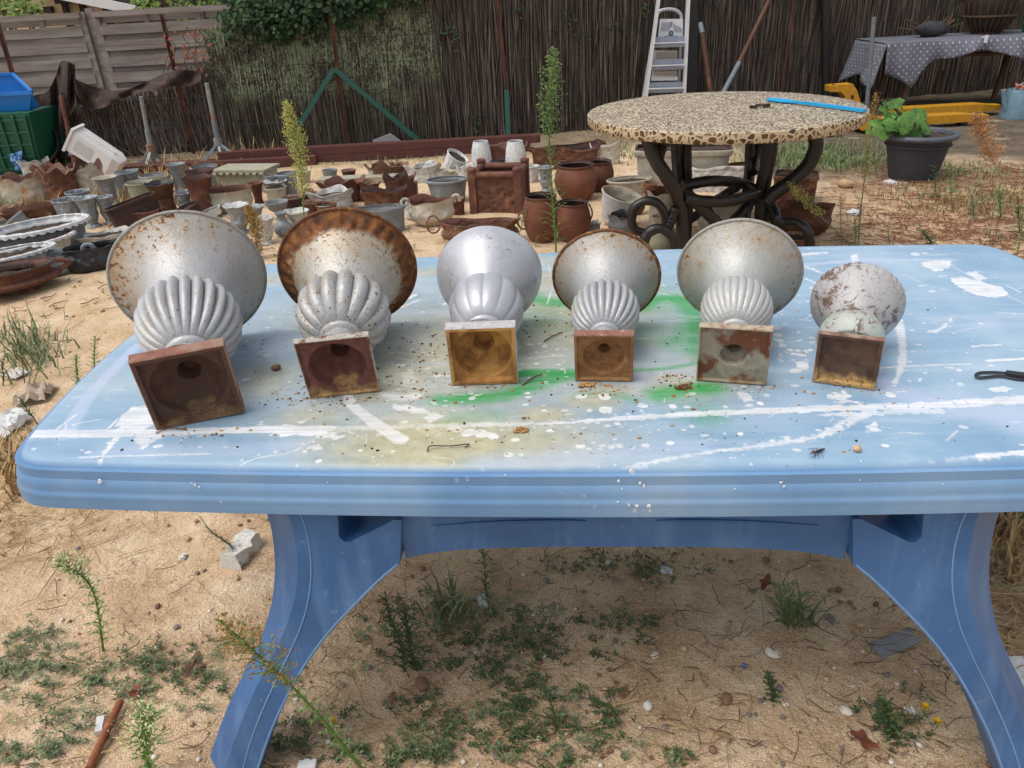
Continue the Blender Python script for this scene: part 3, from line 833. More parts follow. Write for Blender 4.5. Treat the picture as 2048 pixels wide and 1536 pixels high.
def rust_plate(name, a, b, c3=None, dust=0.0, dust_z=-0.04, scale=26):
    n = N(name, 0.85)
    n.co(rand=False)
    f1 = n.noise(scale, 8, 0.66); f2 = n.noise(scale * 4, 5, 0.65); f3 = n.noise(scale * .45, 5, .6)
    c = n.ramp(f1, [(0.3, hx(a)), (0.52, hx(b)), (0.75, tuple(min(1, v * 1.45) for v in hx(b)[:3]) + (1,))])
    if c3: c = n.mix(n.step(f3, 0.47, 0.56), c, hx(c3))
    c = n.mix(n.ma('MULTIPLY', n.step(f2, 0.66, 0.74), 0.6), c, hx('#a48a72'))
    if dust:
        yy = n.xyz(1)           # local -y is up
        low = n.step(n.ma('ADD', yy, n.ma('MULTIPLY', n.ma('SUBTRACT', f3, 0.5), 0.09)), -dust_z - .004, -dust_z + .012)
        c = n.mix(n.ma('MULTIPLY', n.ma('MULTIPLY', low, n.step(f2, 0.3, 0.5)), dust), c, hx('#b3905c'))
    n.col(c)
    n.bump(n.ma('ADD', f1, n.ma('MULTIPLY', f2, 0.7)), 0.6, 0.004)
    return n.mat

def make_urn(label, B, psi, s, Rr, L, xb, Rb, nl, lobe, mats, hollow, bell='trumpet', rn=0.34, flange=0.0, plate=0.018, lip=0.0035, collar=1.0, roll=0.0, fine=0.62):
    """axis runs from the square base (towards the camera) to the mouth; the urn lies on its base edge and its rim"""
    tau = math.atan2(Rr + lip - s, L)
    a = Vector((math.sin(psi) * math.cos(tau), math.cos(psi) * math.cos(tau), math.sin(tau)))
    side = Vector((math.cos(psi), -math.sin(psi), 0))
    up = side.cross(a)
    C = Vector((B[0], B[1], TZ)) + up * s
    M4 = Matrix((side, -up, a)).transposed().to_4x4()
    M4.translation = C + Vector((0, 0, 0.0008))
    root = thing('garden_urn', label, 'urn', group='cast urns lying in a row on the blue table', mat4=M4)
    paint, platem, hol, bellm, lipm = mats
    n = 64
    def sqr(ang): return 1 / max(abs(math.cos(ang)), abs(math.sin(ang)))
    def ring(fr, z, sq):
        out = []
        for j in range(n):
            ang = 2 * PI * (j + 0.5) / n if False else 2 * PI * j / n
            r = fr * (sqr(ang) if sq else 1.0)
            out.append((r * math.cos(ang), r * math.sin(ang), z))
        return out
    fw, rd, rc, dd, rh, square_in = hollow
    rf = max(s * 0.62, rc + .013)
    tn = L * 0.30 if bell != 'goblet' else L * .2
    rneck = Rb * rn
    def foot_r(z):
        u = max(0, min(1, (z - plate) / (tn * .82 - plate)))
        return rneck + (rf - rneck) * (1 - u) ** 1.2
    def cav(q, z): return (min(q, foot_r(z) - .004), z)
    g = MB()
    rr = [ring(rf, plate + .001, False), ring(s * .97, plate, True), ring(s, plate - .002, True), ring(s, .0015, True), ring(s - .0015, 0, True), ring(s - fw, 0, True), ring(s - fw - .002, rd, True)]
    mis = [0, 0, 0, 0, 1, 1]
    if square_in:
        rr += [ring(s * .4, rd + .0005, True), ring(s * .15, rd + .001, True)]; mis += [1, 1]
    else:
        dz = dd - rd - .007
        for q, z in [(rc + .002, rd), (rc, rd + .002), (rc - .0015, rd + .011), (rc * .93 + rh * .07, rd + .013 + dz * .1), (rc * .8 + rh * .2, rd + .012 + dz * .25), (rc * .5 + rh * .5, rd + .007 + dz * .62), (rh * 1.1, rd + .007 + dz * .85), (rh, dd), (rh * .8, min(dd + .02, tn * .8))]:
            rr.append(ring(*cav(q, z), False)); mis.append(1)
    g.rings(rr, mis=mis, cap1=True)
    pb = g.build('base_plate', [platem, hol], root, 35)
    if roll: pb.rotation_euler = (0, 0, roll)
    g = MB()
    fp = []
    for i in range(13):
        z = plate + (tn * .82 - plate) * i / 12
        fp.append((foot_r(z), z))
    fp += [(rneck * 1.16, tn * .84), (rneck * 1.28, tn * .88), (rneck * 1.26, tn * .93), (rneck * 1.1, tn * .97), (rneck * 1.08, tn)]
    g.lathe(fp, 48)
    g.build('foot', paint, root, 60)
    tb, t2 = L * xb, L * (xb + .11)
    r2 = Rb * .78
    g = MB()
    bp = []
    for i in range(17):
        u = i / 16
        bp.append((rneck * 1.05 + (Rb - rneck * 1.05) * math.sin(u * PI / 2) ** .85, tn - .004 + (tb - tn + .004) * (1 - math.cos(u * PI / 2)) ** .8))
    for i in range(1, 9):
        u = i / 8
        bp.append((r2 * .96 + (Rb - r2 * .96) * math.cos(u * PI / 2) ** .8, tb + (t2 - tb) * math.sin(u * PI / 2)))
    mxi = 16
    def fn(ang, i, r, z):
        w = min(1, max(0, (r - rneck * 1.0) / (Rb - rneck)))
        lob = abs(math.sin(nl * ang / 2)) ** fine
        return r * (1 - lobe * (1 - lob) * w ** .6), z
    if bell != 'goblet':
        g.lathe(bp, max(144, nl * 10), fn=fn if nl else None)
        g.build('fluted_bowl', paint, root, 70)
    g = MB()
    be = []
    if bell == 'goblet':
        # knop, collar, slim neck and a tulip bowl
        be = []
        kn = [(rneck * 1.25, L * .16), (Rb * .74, L * .20), (Rb * .95, L * .26), (Rb * 1.03, L * .33), (Rb * 1.0, L * .40), (Rb * .86, L * .47), (Rb * .80, L * .495), (Rb * .79, L * .505), (Rb * .85, L * .515), (Rb * .84, L * .53), (Rb * .70, L * .545)]
        g2 = MB(); g2.lathe(kn, 64); g2.build('knop', paint, root, 60)
        for i in range(25):
            v = i / 24
            be.append((Rb * .69 + (Rr - Rb * .69) * (math.sin(v * PI / 2) ** 1.5), L * .54 + (L * .46) * v))
        t2 = L * .54
    else:
        for i in range(25):
            v = i / 24
            if bell == 'trumpet': q = .30 * v + .70 * v ** 2.5
            elif bell == 'cup': q = .72 * v ** 1.0 + .28 * v ** 9
            else: q = math.sin(v * PI / 2) ** 1.15
            be.append((r2 * .93 + (Rr - r2 * .93) * q, t2 - .004 + (L - t2 + .004) * v))
    wall = .005
    prf = list(be)
    inn = [(max(.004, r - wall), z - .001) for r, z in be[::-1]]
    def fn2(ang, i, r, z):
        if flange and i < len(be):
            v = (z - t2) / (L - t2)
            if v > .80:
                w = math.sin(min(1, (v - .80) / .17) * PI)
                e_ = abs(math.sin(15 * ang)) ** 1.4
                r = r - flange * max(0, w) * (1 - e_) ; z = z - flange * 1.2 * max(0, w) * e_
        if bell == 'goblet' and i < len(be):
            w = max(0, (z / L - .80) / .2)
            r = r * (1 + .020 * w * (abs(math.sin(18 * ang)) - .5))
        return r, z
    g.lathe(prf + [(Rr - wall * .5, L + .001)] + inn, 180, fn=fn2, cap1=True)
    g.build('bell', bellm, root, 60)
    if lip:
        g = MB()
        g.lathe([(Rr + lip * math.cos(q) - .001, L + lip * math.sin(q)) for q in [i / 10 * 2 * PI for i in range(11)]], 120, fn=lambda ang, i, r, z: (r, z + .0012 * mnoise.noise((math.cos(ang) * 6, math.sin(ang) * 6, i * .1))))
        g.build('rim', lipm, root, 80)
    return root
SIL = '#b5b6b8'
u1p = urn_mats('large_fluted', SIL, fine=.25, stain=.45, blotch=.3)
u1b = urn_mats('large_bell', SIL, rim=(.27, .38), side=.13, rimk=1.2, stain=.35)
u1r = rust_plate('brown_rust_plate', '#6a463a', '#85594a', '#8f7263', 0.35, -.055, 40)
u1h = rust_plate('dark_rust_hollow', '#3e2922', '#5c3e31', '#523b30', .5, -.064, 34)
lipw = weather('chipped_white_rim', '#a3a099', '#866844', '#5d4632', 60, 0.55, 0.1, bump=0.4)
lipr = weather('rusty_rim', '#6a4126', '#8a6138', '#3c2517', 60, 0.52, 0.1, bump=0.5)
make_urn('largest silver urn, leftmost, speckled with rust and fluted, on a brown rusty square base', (-0.54, 1.161), R(-16.3), .073, .147, .369, .55, .094, 24, .17, (u1p, u1r, u1h, u1b, lipw), (.008, .012, .060, .062, .018, False), roll=R(-2.0), plate=.025)
u2p = urn_mats('grey_pitted', '#b0b1b1', fine=.62, stain=.5)
u2b = urn_mats('pitted_bell', '#b5b2aa', fine=.5, rim=(.22, .31), rimk=.9, solid=(.284, .297), stain=.6)
u2t = weather('worn_white_plate', '#b1a99d', '#5a3c30', '#3a2823', 60, 0.5, 0.1, bump=0.4)
u2h = rust_plate('maroon_rust_hollow', '#492c26', '#683f35', None, .9, -.050, 40)
make_urn('silver urn with a wide rusty egg-and-dart rim, fluted in fat lobes, on a maroon base', (-0.303, 1.231), R(-4), .0635, .139, .320, .51, .090, 16, .16, (u2p, u2t, u2h, u2b, lipr), (.0035, .004, .050, .062, .016, False), bell='cup', flange=.0045, roll=R(-1.5), plate=.015)
u3p = urn_mats('clean_silver', '#b9bac0', .3, .38, cracks=.85, bmp=.16)
u3t = weather('pale_silver_plate', '#b9b6b6', '#96928d', '#7d756c', 50, 0.55, 0.12, rough=.5, bump=0.3)
u3h = rust_plate('ochre_hollow', '#6f4722', '#a0703a', '#b8894c', 0, 0, 26)
make_urn('clean bright silver urn with shallow lobes and an ochre-stained hollow base', (-0.049, 1.241), R(2.9), .061, .109, .302, .54, .073, 12, .06, (u3p, u3t, u3h, u3p, u3p), (.007, .012, .051, .055, .018, False), bell='dome', lip=0.0015, rn=.40, fine=.5, plate=.024)
u4p = urn_mats('grey_satin', '#b1b2b4', stain=.55, blotch=.35)
u4b = urn_mats('grey_satin_bell', '#adadac', rim=(.225, .275), rimk=.85, blotch=.25, stain=.3)
u4t = weather('pink_rust_plate', '#8f6557', '#6f4a3b', '#b0a195', 50, 0.5, 0.1, bump=0.4)
u4h = rust_plate('tan_rust_hollow', '#6d4728', '#946a42', '#7a5130', .4, -.04, 40)
make_urn('small grey satin urn with a thin rusty rim and a tan round-dished base', (0.165, 1.228), R(8.5), .0515, .107, .267, .54, .065, 24, .15, (u4p, u4t, u4h, u4b, lipr), (.0045, .005, .036, .034, .010, False), plate=.018)
u5p = urn_mats('whitened_silver', '#b9b9b7', stain=.25, blotch=.2)
u5b = urn_mats('whitened_silver_bell', '#b1b2ae', rim=(.215, .29), rimk=.8, blotch=.32, stain=.55)
u5t = weather('cream_rust_plate', '#b0a38e', '#7d5439', '#54382a', 60, 0.5, 0.1, bump=0.5)
u5h = rust_plate('grey_and_rust_hollow', '#7c7464', '#938b7a', '#683d26', .3, -.05, 30)
make_urn('whitish silver urn with fine shallow flutes and a grey base blotched with rust', (0.384, 1.194), R(17), .0595, .117, .267, .53, .065, 28, .055, (u5p, u5t, u5h, u5b, lipw), (.0035, .004, .022, .030, .012, False), fine=.5, plate=.0155)
u6p = urn_mats('flaking_white', '#b3b4ae', .1, .55, flake=.055, green=.6, stain=.4)
u6b = urn_mats('flaking_white_bowl', '#b3b2b3', .12, .5, flake=.065, stain=.5, fine=.4)
u6t = rust_plate('brown_plate', '#5c4034', '#806152', '#978172', 0, 0, 40)
u6h = rust_plate('black_brown_hollow', '#362423', '#57402f', None, 1, -.030, 40)
make_urn('smallest urn, a flaking white goblet with scalloped lip on a dark square base', (0.568, 1.160), R(26), .0505, .082, .207, .54, .054, 0, 0, (u6p, u6t, u6h, u6b, u6b), (.0065, .0075, .03, .05, .01, True), bell='goblet', lip=0, rn=.62, plate=.011)

# ------------------------------------------------------------------ the round pebble-mosaic table
MT_Z, MT_R = 0.74, 0.70
MTC = Vector((1.17, 4.17, 0))
mt = thing('mosaic_table', 'round table with a brown and cream pebble mosaic top on a black bentwood-like iron base', 'table', MTC)
def mosaic_mat(name, edge):
    n = N(name, 0.55)
    n.co(rand=False)
    sc = 36 if edge else 46
    w = n.nd('VectorMath', {0: n.co(), 1: n.nd('VectorMath', {0: n.nd('TexNoise', {'Vector': n.co(), 'Scale': 14.0}).outputs[1], 'Scale': .03}, operation='SCALE').outputs[0]}, operation='ADD').outputs[0]
    d = n.nd('TexVoronoi', {'Vector': w, 'Scale': sc}, feature='DISTANCE_TO_EDGE').outputs['Distance']
    cc = n.nd('TexVoronoi', {'Vector': w, 'Scale': sc}, feature='F1').outputs['Color']
    v = n.nd('SeparateColor', {0: cc}).outputs[0]
    if edge: stones = n.ramp(v, [(0.0, hx('#3a2a17')), (0.5, hx('#57401f')), (0.8, hx('#6b5230')), (1.0, hx('#8a7350'))]); grout = hx('#bca88b')
    else: stones = n.ramp(v, [(0.0, hx('#231b15')), (0.4, hx('#43382e')), (0.7, hx('#655747')), (0.88, hx('#84745f')), (1.0, hx('#b0a086'))]); grout = hx('#c0b095')
    c = n.mix(n.step(d, .10 if edge else .06, .16 if edge else .12), grout, stones)
    if not edge: c = n.mix(n.ma('MULTIPLY', n.step(n.noise(3, 5), .45, .7), .3), c, hx('#8d8276'))
    n.col(c)
    n.bump(n.step(d, .02, .2), 0.5, 0.003)
    return n.mat
M['mos_top'] = mosaic_mat('pebble_mosaic', False)
M['mos_edge'] = mosaic_mat('pebble_mosaic_edge', True)
mb = MB()
K = 96
mb.lathe([(MT_R - .05, MT_Z - .052), (MT_R - .008, MT_Z - .052), (MT_R - .002, MT_Z - .046), (MT_R, MT_Z - .025), (MT_R - .001, MT_Z - .004), (MT_R - .006, MT_Z), (MT_R * .66, MT_Z), (MT_R * .33, MT_Z)], K, cap0=True, cap1=True, mis=[1, 1, 1, 1, 1, 0, 0])
mb.build('mosaic_top', [M['mos_top'], M['mos_edge']], mt, 40)
def blackwood():
    n = N('black_brown_lacquer', 0.42)
    f = n.noise(9, 6, 0.6)
    n.col(n.ramp(f, [(0.3, hx('#0f0c0c')), (0.6, hx('#1a1414')), (0.8, hx('#281f1c'))]))
    n.bump(n.noise(40, 5), 0.35, 0.004)
    return n.mat
M['bwood'] = blackwood()
def mtl(px, py, Y): return AT(px, py, Y) - MTC
def limb(pts, r, n=40, nm='limb'):
    P = spline([mtl(*p) for p in pts], n)
    rr = [r * .88 * (1 + .10 * mnoise.noise((i * .35, r * 90, len(pts)))) for i in range(len(P))]
    g = MB(); g.tube(P, rr, 9)
    return g.build(nm, M['bwood'], mt, 60)
zb = 0
F0, F1, F2 = 3.75, 4.15, 4.5
limb([(1293, 268, F0), (1308, 315, F0 - .02), (1332, 352, F0 - .02), (1352, 385, F0), (1364, 430, F0 + .02), (1366, 500, F0 + .03), (1366, 530, F0 + .03)], .040, nm='leg')
limb([(1325, 268, F0 + .06), (1324, 290, F0 + .04), (1316, 315, F0)], .032)
limb([(1352, 262, F1), (1354, 330, F1), (1362, 395, F1 - .1), (1362, 440, F1 - .2)], .032, nm='leg')
limb([(1372, 262, F1 + .05), (1374, 340, F1), (1376, 400, F1 - .1), (1372, 500, F1 - .15)], .030, nm='leg')
limb([(1502, 262, F2), (1500, 330, F2), (1496, 380, F2 - .1), (1490, 440, F2 - .2), (1484, 500, F2 - .25)], .036, nm='leg')
limb([(1545, 262, F1), (1536, 320, F1), (1526, 375, F1), (1524, 420, F1), (1522, 480, F1)], .046, nm='leg')
limb([(1530, 268, F2), (1512, 312, F2), (1506, 345, F2 - .1)], .030)
limb([(1626, 262, F1 - .1), (1632, 292, F1 - .1), (1618, 328, F1 - .1), (1588, 358, F1 - .1), (1550, 385, F1 - .1), (1532, 405, F1 - .1)], .043, nm='leg')
limb([(1366, 372, F0 + .1), (1420, 362, F0 + .15), (1480, 366, F1), (1520, 385, F1)], .032, nm='stretcher')
limb([(1370, 396, F0), (1410, 402, F0), (1460, 402, F0 + .1), (1514, 388, F1 - .1)], .032, nm='stretcher')
limb([(1378, 392, F0), (1412, 424, F0 + .05), (1440, 452, F0 + .1), (1470, 478, F0 + .2)], .034, nm='brace')
limb([(1518, 386, F1), (1492, 415, F1 - .1), (1462, 448, F1 - .2), (1430, 478, F1 - .3)], .032, nm='brace')
limb([(1478, 372, F2 - .1), (1450, 388, F2 - .1), (1420, 408, F2 - .2), (1380, 440, F2 - .3)], .028, nm='brace')
limb([(1352, 415, F0), (1342, 440, F0), (1328, 465, F0)], .03, nm='brace')
limb([(1333, 455, F0), (1330, 430, F0), (1316, 408, F0), (1292, 402, F0), (1270, 414, F0), (1263, 438, F0), (1270, 460, F0), (1290, 466, F0)], .026, nm='scroll')
limb([(1349, 500, F0 - .12), (1344, 475, F0 - .12), (1324, 458, F0 - .12), (1302, 462, F0 - .12), (1289, 480, F0 - .12), (1286, 505, F0 - .12)], .028, nm='scroll')
limb([(1545, 440, F1 - .2), (1566, 444, F1 - .2), (1592, 444, F1 - .25), (1614, 462, F1 - .3), (1620, 488, F1 - .3), (1618, 510, F1 - .3)], .028, nm='scroll')
limb([(1530, 400, F1), (1548, 420, F1 - .05), (1552, 440, F1 - .1), (1548, 470, F1 - .1)], .032, nm='brace')
limb([(1376, 492, F0), (1400, 470, F0 + .1), (1412, 468, F0 + .1)], .02, nm='brace')
# things on it
sc_ = plain('bright_blue_plastic', '#0f9ad0', 0.4, 0, 0.04, 8)
p0, p1 = G(1538, 199, MT_Z + .006), G(1730, 224, MT_Z + .006)
dv = (p1 - p0).normalized(); L_ = (p1 - p0).length; sv = Vector((-dv.y, dv.x, 0))
sw = thing('plastic_swatter', 'bright blue plastic spatula with a long flat handle lying on the mosaic table', 'spatula', p0)
g = MB()
w_ = [(.0, .018), (.03, .034), (.12, .036), (.2, .034), (.25, .020), (.30, .014)]
rg = []
for t, w in w_:
    a = dv * (L_ * t)
    rg.append([a - sv * w + Vector((0, 0, .0)), a - sv * w + Vector((0, 0, .008)), a + sv * w + Vector((0, 0, .008)), a + sv * w])
g.rings(rg, cap0=True, cap1=True); g.build('blade', sc_, sw, 30)
g = MB(); g.rings([[dv * (L_ * t) - sv * w, dv * (L_ * t) - sv * w + Vector((0, 0, h)), dv * (L_ * t) + sv * w + Vector((0, 0, h)), dv * (L_ * t) + sv * w] for t, w, h in [(.301, .012, .010), (.5, .010, .014), (.8, .011, .014), (1, .012, .012)]], cap0=True, cap1=True); g.build('handle', sc_, sw, 30)
br = thing('metal_bracket', 'small stepped metal bracket lying on the mosaic table beside the blue spatula', 'bracket', G(1520, 216, MT_Z))
g = MB()
brm = weather('brown_steel', '#4a372a', '#75604b', '#2b211b', 30, .5, .2, rough=.5, metal=.4)
g.box((-.035, 0, .008), (.035, .016, .014)); g.box((0, .004, .013), (.04, .016, .012)); g.box((.035, .008, .010), (.035, .016, .018)); g.box((-.045, -.009, .005), (.012, .004, .009))
g.build('plate', brm, br, 30)

# ------------------------------------------------------------------ pots set out on the sand
PROF = {
 'vase': [(.56, 0), (.62, .03), (.52, .10), (.50, .30), (.56, .55), (.70, .80), (.9, .95), (1, 1)],
 'cup': [(.66, 0), (.70, .03), (.96, .93), (1.02, .95), (1.02, 1)],
 'flare': [(.80, 0), (.74, .08), (.66, .25), (.62, .45), (.66, .68), (.80, .88), (1, 1)],
 'hour': [(1.0, 0), (.84, .10), (.68, .35), (.64, .5), (.70, .7), (.85, .9), (1, 1)],
 'belly': [(.62, 0), (.92, .2), (1.10, .5), (1.08, .7), (.95, .9), (.9, .94), (.96, .98), (.96, 1)],
 'foot': [(.62, 0), (.64, .05), (.44, .12), (.42, .18), (.58, .30), (.66, .42), (.62, .58), (.74, .8), (1, 1)],
 'tub': [(.76, 0), (.78, .02), (.94, .86), (1.02, .9), (1.03, .98), (1.0, 1)],
 'jar': [(.66, 0), (.78, .05), (.84, .3), (.82, .55), (.88, .8), (1, 1)],
 'box': [(.88, 0), (.90, .04), (.95, .8), (1.0, .86), (1.02, .97), (1, 1)],
 'bowl': [(.35, 0), (.62, .08), (.86, .3), (.95, .5), (.90, .72), (.94, .9), (1, 1)],
 'ribbed': [(.45, 0), (.72, .06), (.95, .24), (1.0, .38), (.93, .50), (.82, .58), (.80, .66), (.85, .86), (.95, .95), (.97, 1)],
 'sled': [(.62, 0), (.86, .08), (1.0, .32), (1.0, .55), (.92, .85), (.94, 1)],
 'bulb': [(.30, 0), (.70, .10), (1.0, .26), (1.02, .40), (.8, .55), (.46, .68), (.40, .80), (.55, .93), (.66, 1)],
 'taper': [(1.0, 0), (1.02, .05), (1.0, .3), (.9, .7), (.74, .96), (.72, 1)],
 'goblet': [(.5, 0), (.52, .04), (.25, .12), (.2, .3), (.3, .42), (.7, .6), (.86, .8), (1, 1)],
}
PG = 'cast iron and zinc pots set out on the sand'
def pot(kind, px, yb, yr, wpx, mat, label, cat='pot', name='garden_pot', asp=1.0, e=2.0, rot=0.0, wave=(0, 0), tilt=None, flute=(0, 0), soil=.72, inner=None, n=None, thick=None, feet=0, handles=None, lift=0.0, scallop=0.0, hscale=1.0, rim=True):
    """px, yb: picture column and row of its front foot; yr: row of the rim's middle; wpx: rim width in pixels"""
    pf = PROF[kind]
    g0 = G(px, yb, lift if not feet else .04)
    if feet: g0.z = 0
    W = wpx * DEP(g0) / FOC / 2
    away = Vector((g0.x, g0.y, 0)).normalized()
    base_r = W * pf[0][0] * (asp if abs(rot) < .8 else 1)
    c = g0 + away * base_r * .8
    W = wpx * DEP(c) / FOC / 2
    H = max(.05, height_to((c.x, c.y), yr) - lift - (.04 if feet else 0)) * hscale
    zo = gz(c.x, c.y) if lift == 0 else 0
    az = math.atan2(-away.x, away.y)
    root = thing(name, label, cat, (c.x, c.y, lift + zo - (.006 if lift == 0 else 0)), PG, (0, 0, 0))
    Mr = Matrix.Rotation(az + rot, 4, 'Z')
    if tilt: Mr = Matrix.Rotation(tilt[0], 4, 'X') @ Matrix.Rotation(tilt[1], 4, 'Y') @ Mr
    root.rotation_euler = Mr.to_euler()
    if tilt: root.location.z += abs(math.sin(tilt[0])) * W * asp * .6 + abs(math.sin(tilt[1])) * W * pf[0][0] * .8
    th = thick if thick else max(.006, W * .055)
    prof = [(r * W, z * H) for r, z in pf]
    # more rings between the given ones
    fine = []
    sp = spline([(r, 0, z) for r, z in prof], len(prof) * 3)
    fine = [(max(.002, p.x), p.z) for p in sp]
    orn = mat in (M['rust_orn'], M['white_cast'], M['mixrust'], M['cream_rust'], M['zinc_orn'], M['black_iron'])
    nn = n or (180 if scallop else 72 if (orn or wave[0] or flute[0] or scallop) else 36)
    ph = rnd.uniform(0, 6)
    def rf(a, i, r, z):
        w = max(0, (z / H - .62) / .38) ** 1.5
        if wave[0]:
            q = math.cos(wave[0] * a + ph) * .75 + .35 * math.cos((wave[0] * 2 + 1) * a + ph * 2)
            z = z + wave[1] * H * w * q
            r = r * (1 + .10 * w * math.cos(wave[0] * a + ph) * min(1, wave[1] * 8))
        if orn and z < H * .93 and z > H * .05:
            cx3, cy3, cz3 = math.cos(a) * 5, math.sin(a) * 5, z / H * 5
            r = r * (1 + .05 * mnoise.noise((cx3 + ph, cy3, cz3)) + .045 * mnoise.noise((cx3 * 2.3, cy3 * 2.3 + ph, cz3 * 2)) + .035 * max(0, math.cos(a * 9 + ph)) * math.sin(z / H * PI))
        if flute[0]: r = r * (1 + flute[1] * (abs(math.sin(flute[0] * a / 2)) - .5) * (1 if z < H * .86 else .2))
        if scallop and z > H * .9: r = r * (1 + scallop * max(0, math.sin(a * 18)) ** 2 * ((z / H - .9) / .1))
        return r, z
    g = MB()
    g.lathe(fine, nn, 1, asp, rf, e, cap0=True)
    body = g.build('body', mat, root, 50)
    inn = []
    for r, z in fine[::-1]:
        if z < soil * H: break
        inn.append((r - th, z))
    g = MB()
    top = [fine[-1]] + [(fine[-1][0] - th * .3, fine[-1][1] + th * .35), (fine[-1][0] - th * .8, fine[-1][1] + th * .3)] + inn
    g.lathe(top, nn, 1, asp, rf, e)
    if rim: g.build('rim_lining', inner or (M['rim_pale'] if mat in (M['rust'], M['rust_dk'], M['rust_red'], M['rust_orn']) else mat), root, 50)
    if scallop > .03:
        g = MB()
        g.lathe([(W * 1.0, H * .99), (W * 1.03, H * 1.02), (W * 1.07, H * 1.0), (W * 1.09, H * .93), (W * 1.02, H * .92)], 216, 1, asp, lambda a, i, r, z: (r * (1 + (.03 * abs(math.sin(a * 18)) if i in (2, 3) else 0)), z - (.06 * H * abs(math.sin(a * 18)) if i == 3 else 0)), e)
        g.build('scalloped_lip', M['white_pl'], root, 50)
    g = MB()
    rs, zs = inn[-1] if inn else (fine[-1][0] * .8, soil * H)
    def rs_f(a, i, r, z): 
        q, _ = rf(a, i, r, zs) if flute[0] else (r, z)
        return q, z + .012 * mnoise.noise((math.cos(a) * r * 30, math.sin(a) * r * 30, ph))
    g.lathe([(rs, zs), (rs * .6, zs - .005), (rs * .25, zs - .008)], nn, 1, asp, rs_f, e, cap1=True)
    g.build('soil', M['soil'], root, 60)
    if feet:
        for k in range(feet):
            a = 2 * PI * (k + .5) / feet
            g = MB()
            x, y = math.cos(a) * W * pf[0][0] * 1.1, math.sin(a) * W * pf[0][0] * asp * 1.1
            g.tube([(x * .8, y * .8, .04), (x, y, .0), (x * 1.12, y * 1.12, -.035)], [.022, .016, .02], 7)
            g.build('foot', mat, root, 60)
        root.location.z += .04
    if handles == 'scroll':
        for q in (1, -1):
            g = MB()
            pts = []
            for k in range(22):
                t = k / 21
                a = -.6 + t * 5.6
                rr_ = W * .20 * (1 - .55 * t)
                pts.append((q * (W * 1.06 + math.cos(a) * rr_), 0, H * .95 + math.sin(a) * rr_))
            g.tube(pts, [W * .05 * (1 - .4 * k / 21) for k in range(22)], 7, flat=1.6)
            g.build('scroll_handle', mat, root, 60)
    if handles == 'loop':
        for q in (1, -1):
            g = MB()
            g.tube([(q * (W * .98 + math.sin(t * PI) * W * .22), 0, H * (.95 - .5 * t)) for t in [i / 10 for i in range(11)]], W * .05, 7)
            g.build('handle', mat, root, 60)
    if handles == 'ring':
        for q in (1, -1):
            g = MB()
            g.tube([(q * (W * 1.14 + math.cos(t) * W * .17), math.sin(t) * W * .04, H * .95 + math.sin(t) * W * .21) for t in [i / 16 * 2 * PI for i in range(17)]], W * .026, 7)
            g.build('ring_handle', mat, root, 60)
    return root
m_ = M
pot('ribbed', 16, 579, 536, 200, m_['rust_red'], 'rusty ribbed oval planter on little feet, lowest at the left edge', 'planter', 'oval_planter', asp=.58, flute=(40, .07), feet=4, handles='loop', inner=m_['rust_dk'], soil=.55)
pot('sled', 108, 552, 512, 136, m_['zinc_orn'], 'grey oval planter with scrolled ends behind the rusty ribbed planter', 'planter', 'oval_planter', asp=.5, wave=(2, .10), handles='scroll', inner=m_['zinc'])
pot('sled', 196, 540, 490, 112, m_['black_iron'], 'black cast iron planter beside the largest urn', 'planter', 'oval_planter', asp=.6, wave=(3, .04), inner=m_['dark'])
pot('jar', 214, 492, 464, 112, m_['white_cast'], 'low white ornate basket planter behind the black planter', 'planter', 'oval_planter', asp=.5, wave=(4, .10))
pot('box', 95, 512, 447, 176, m_['zinc'], 'long white-rimmed scalloped oval planter, rearmost of the three scalloped ones', 'planter', 'oval_planter', asp=.62, rot=.22, scallop=.05, inner=m_['white_pl'], soil=.7)
pot('box', 55, 532, 482, 190, m_['cream_rust'], 'rust-streaked scalloped oval planter between the two white-rimmed ones', 'planter', 'oval_planter', asp=.5, rot=.2, scallop=.05, inner=m_['rust_orn'], soil=.7)
pot('box', 28, 560, 505, 170, m_['white_pl'], 'white and blue scalloped oval planter behind the grey scrolled one', 'planter', 'oval_planter', asp=.5, rot=.15, scallop=.05, flute=(40, .02), soil=.8)
pot('jar', 78, 456, 416, 118, m_['mixrust'], 'rusty wavy-edged oblong planter with flakes of grey paint', 'planter', 'oblong_planter', asp=.45, e=4, wave=(2, .10), inner=m_['rust'])
pot('bowl', 20, 470, 440, 95, m_['stone'], 'grey shell-edged bowl at the left edge behind the scalloped planters', 'planter', 'bowl_planter', asp=.8, wave=(3, .14))
pot('cup', 60, 470, 434, 40, m_['zinc_blue'], 'small grey bucket leaning among the wavy planters', 'bucket', 'bucket', tilt=(.2, -.5))
pot('jar', 62, 406, 352, 108, m_['cream_rust'], 'cream jardiniere with a tall wavy rim and orange rust inside', 'planter', 'jardiniere', asp=.7, wave=(6, .13), inner=m_['rust_red'])
pot('jar', -5, 412, 366, 80, m_['cream_rust'], 'cream wavy-rimmed jardiniere cut off by the left edge', 'planter', 'jardiniere', asp=.8, wave=(4, .14), inner=m_['rust_red'])
pot('jar', 132, 404, 340, 66, m_['rust_orn'], 'ornate rusty jardiniere behind the cream wavy one', 'planter', 'jardiniere', asp=.8, wave=(4, .14))
pot('jar', 75, 352, 322, 56, m_['white_cast'], 'small white shell-shaped planter in front of the green crate', 'planter', 'jardiniere', asp=.7, wave=(3, .16))
pot('jar', 188, 392, 334, 62, m_['cream_rust'], 'peeling grey jardiniere with a high curled rim by the white tub', 'planter', 'jardiniere', asp=.8, wave=(3, .18), inner=m_['rust'])
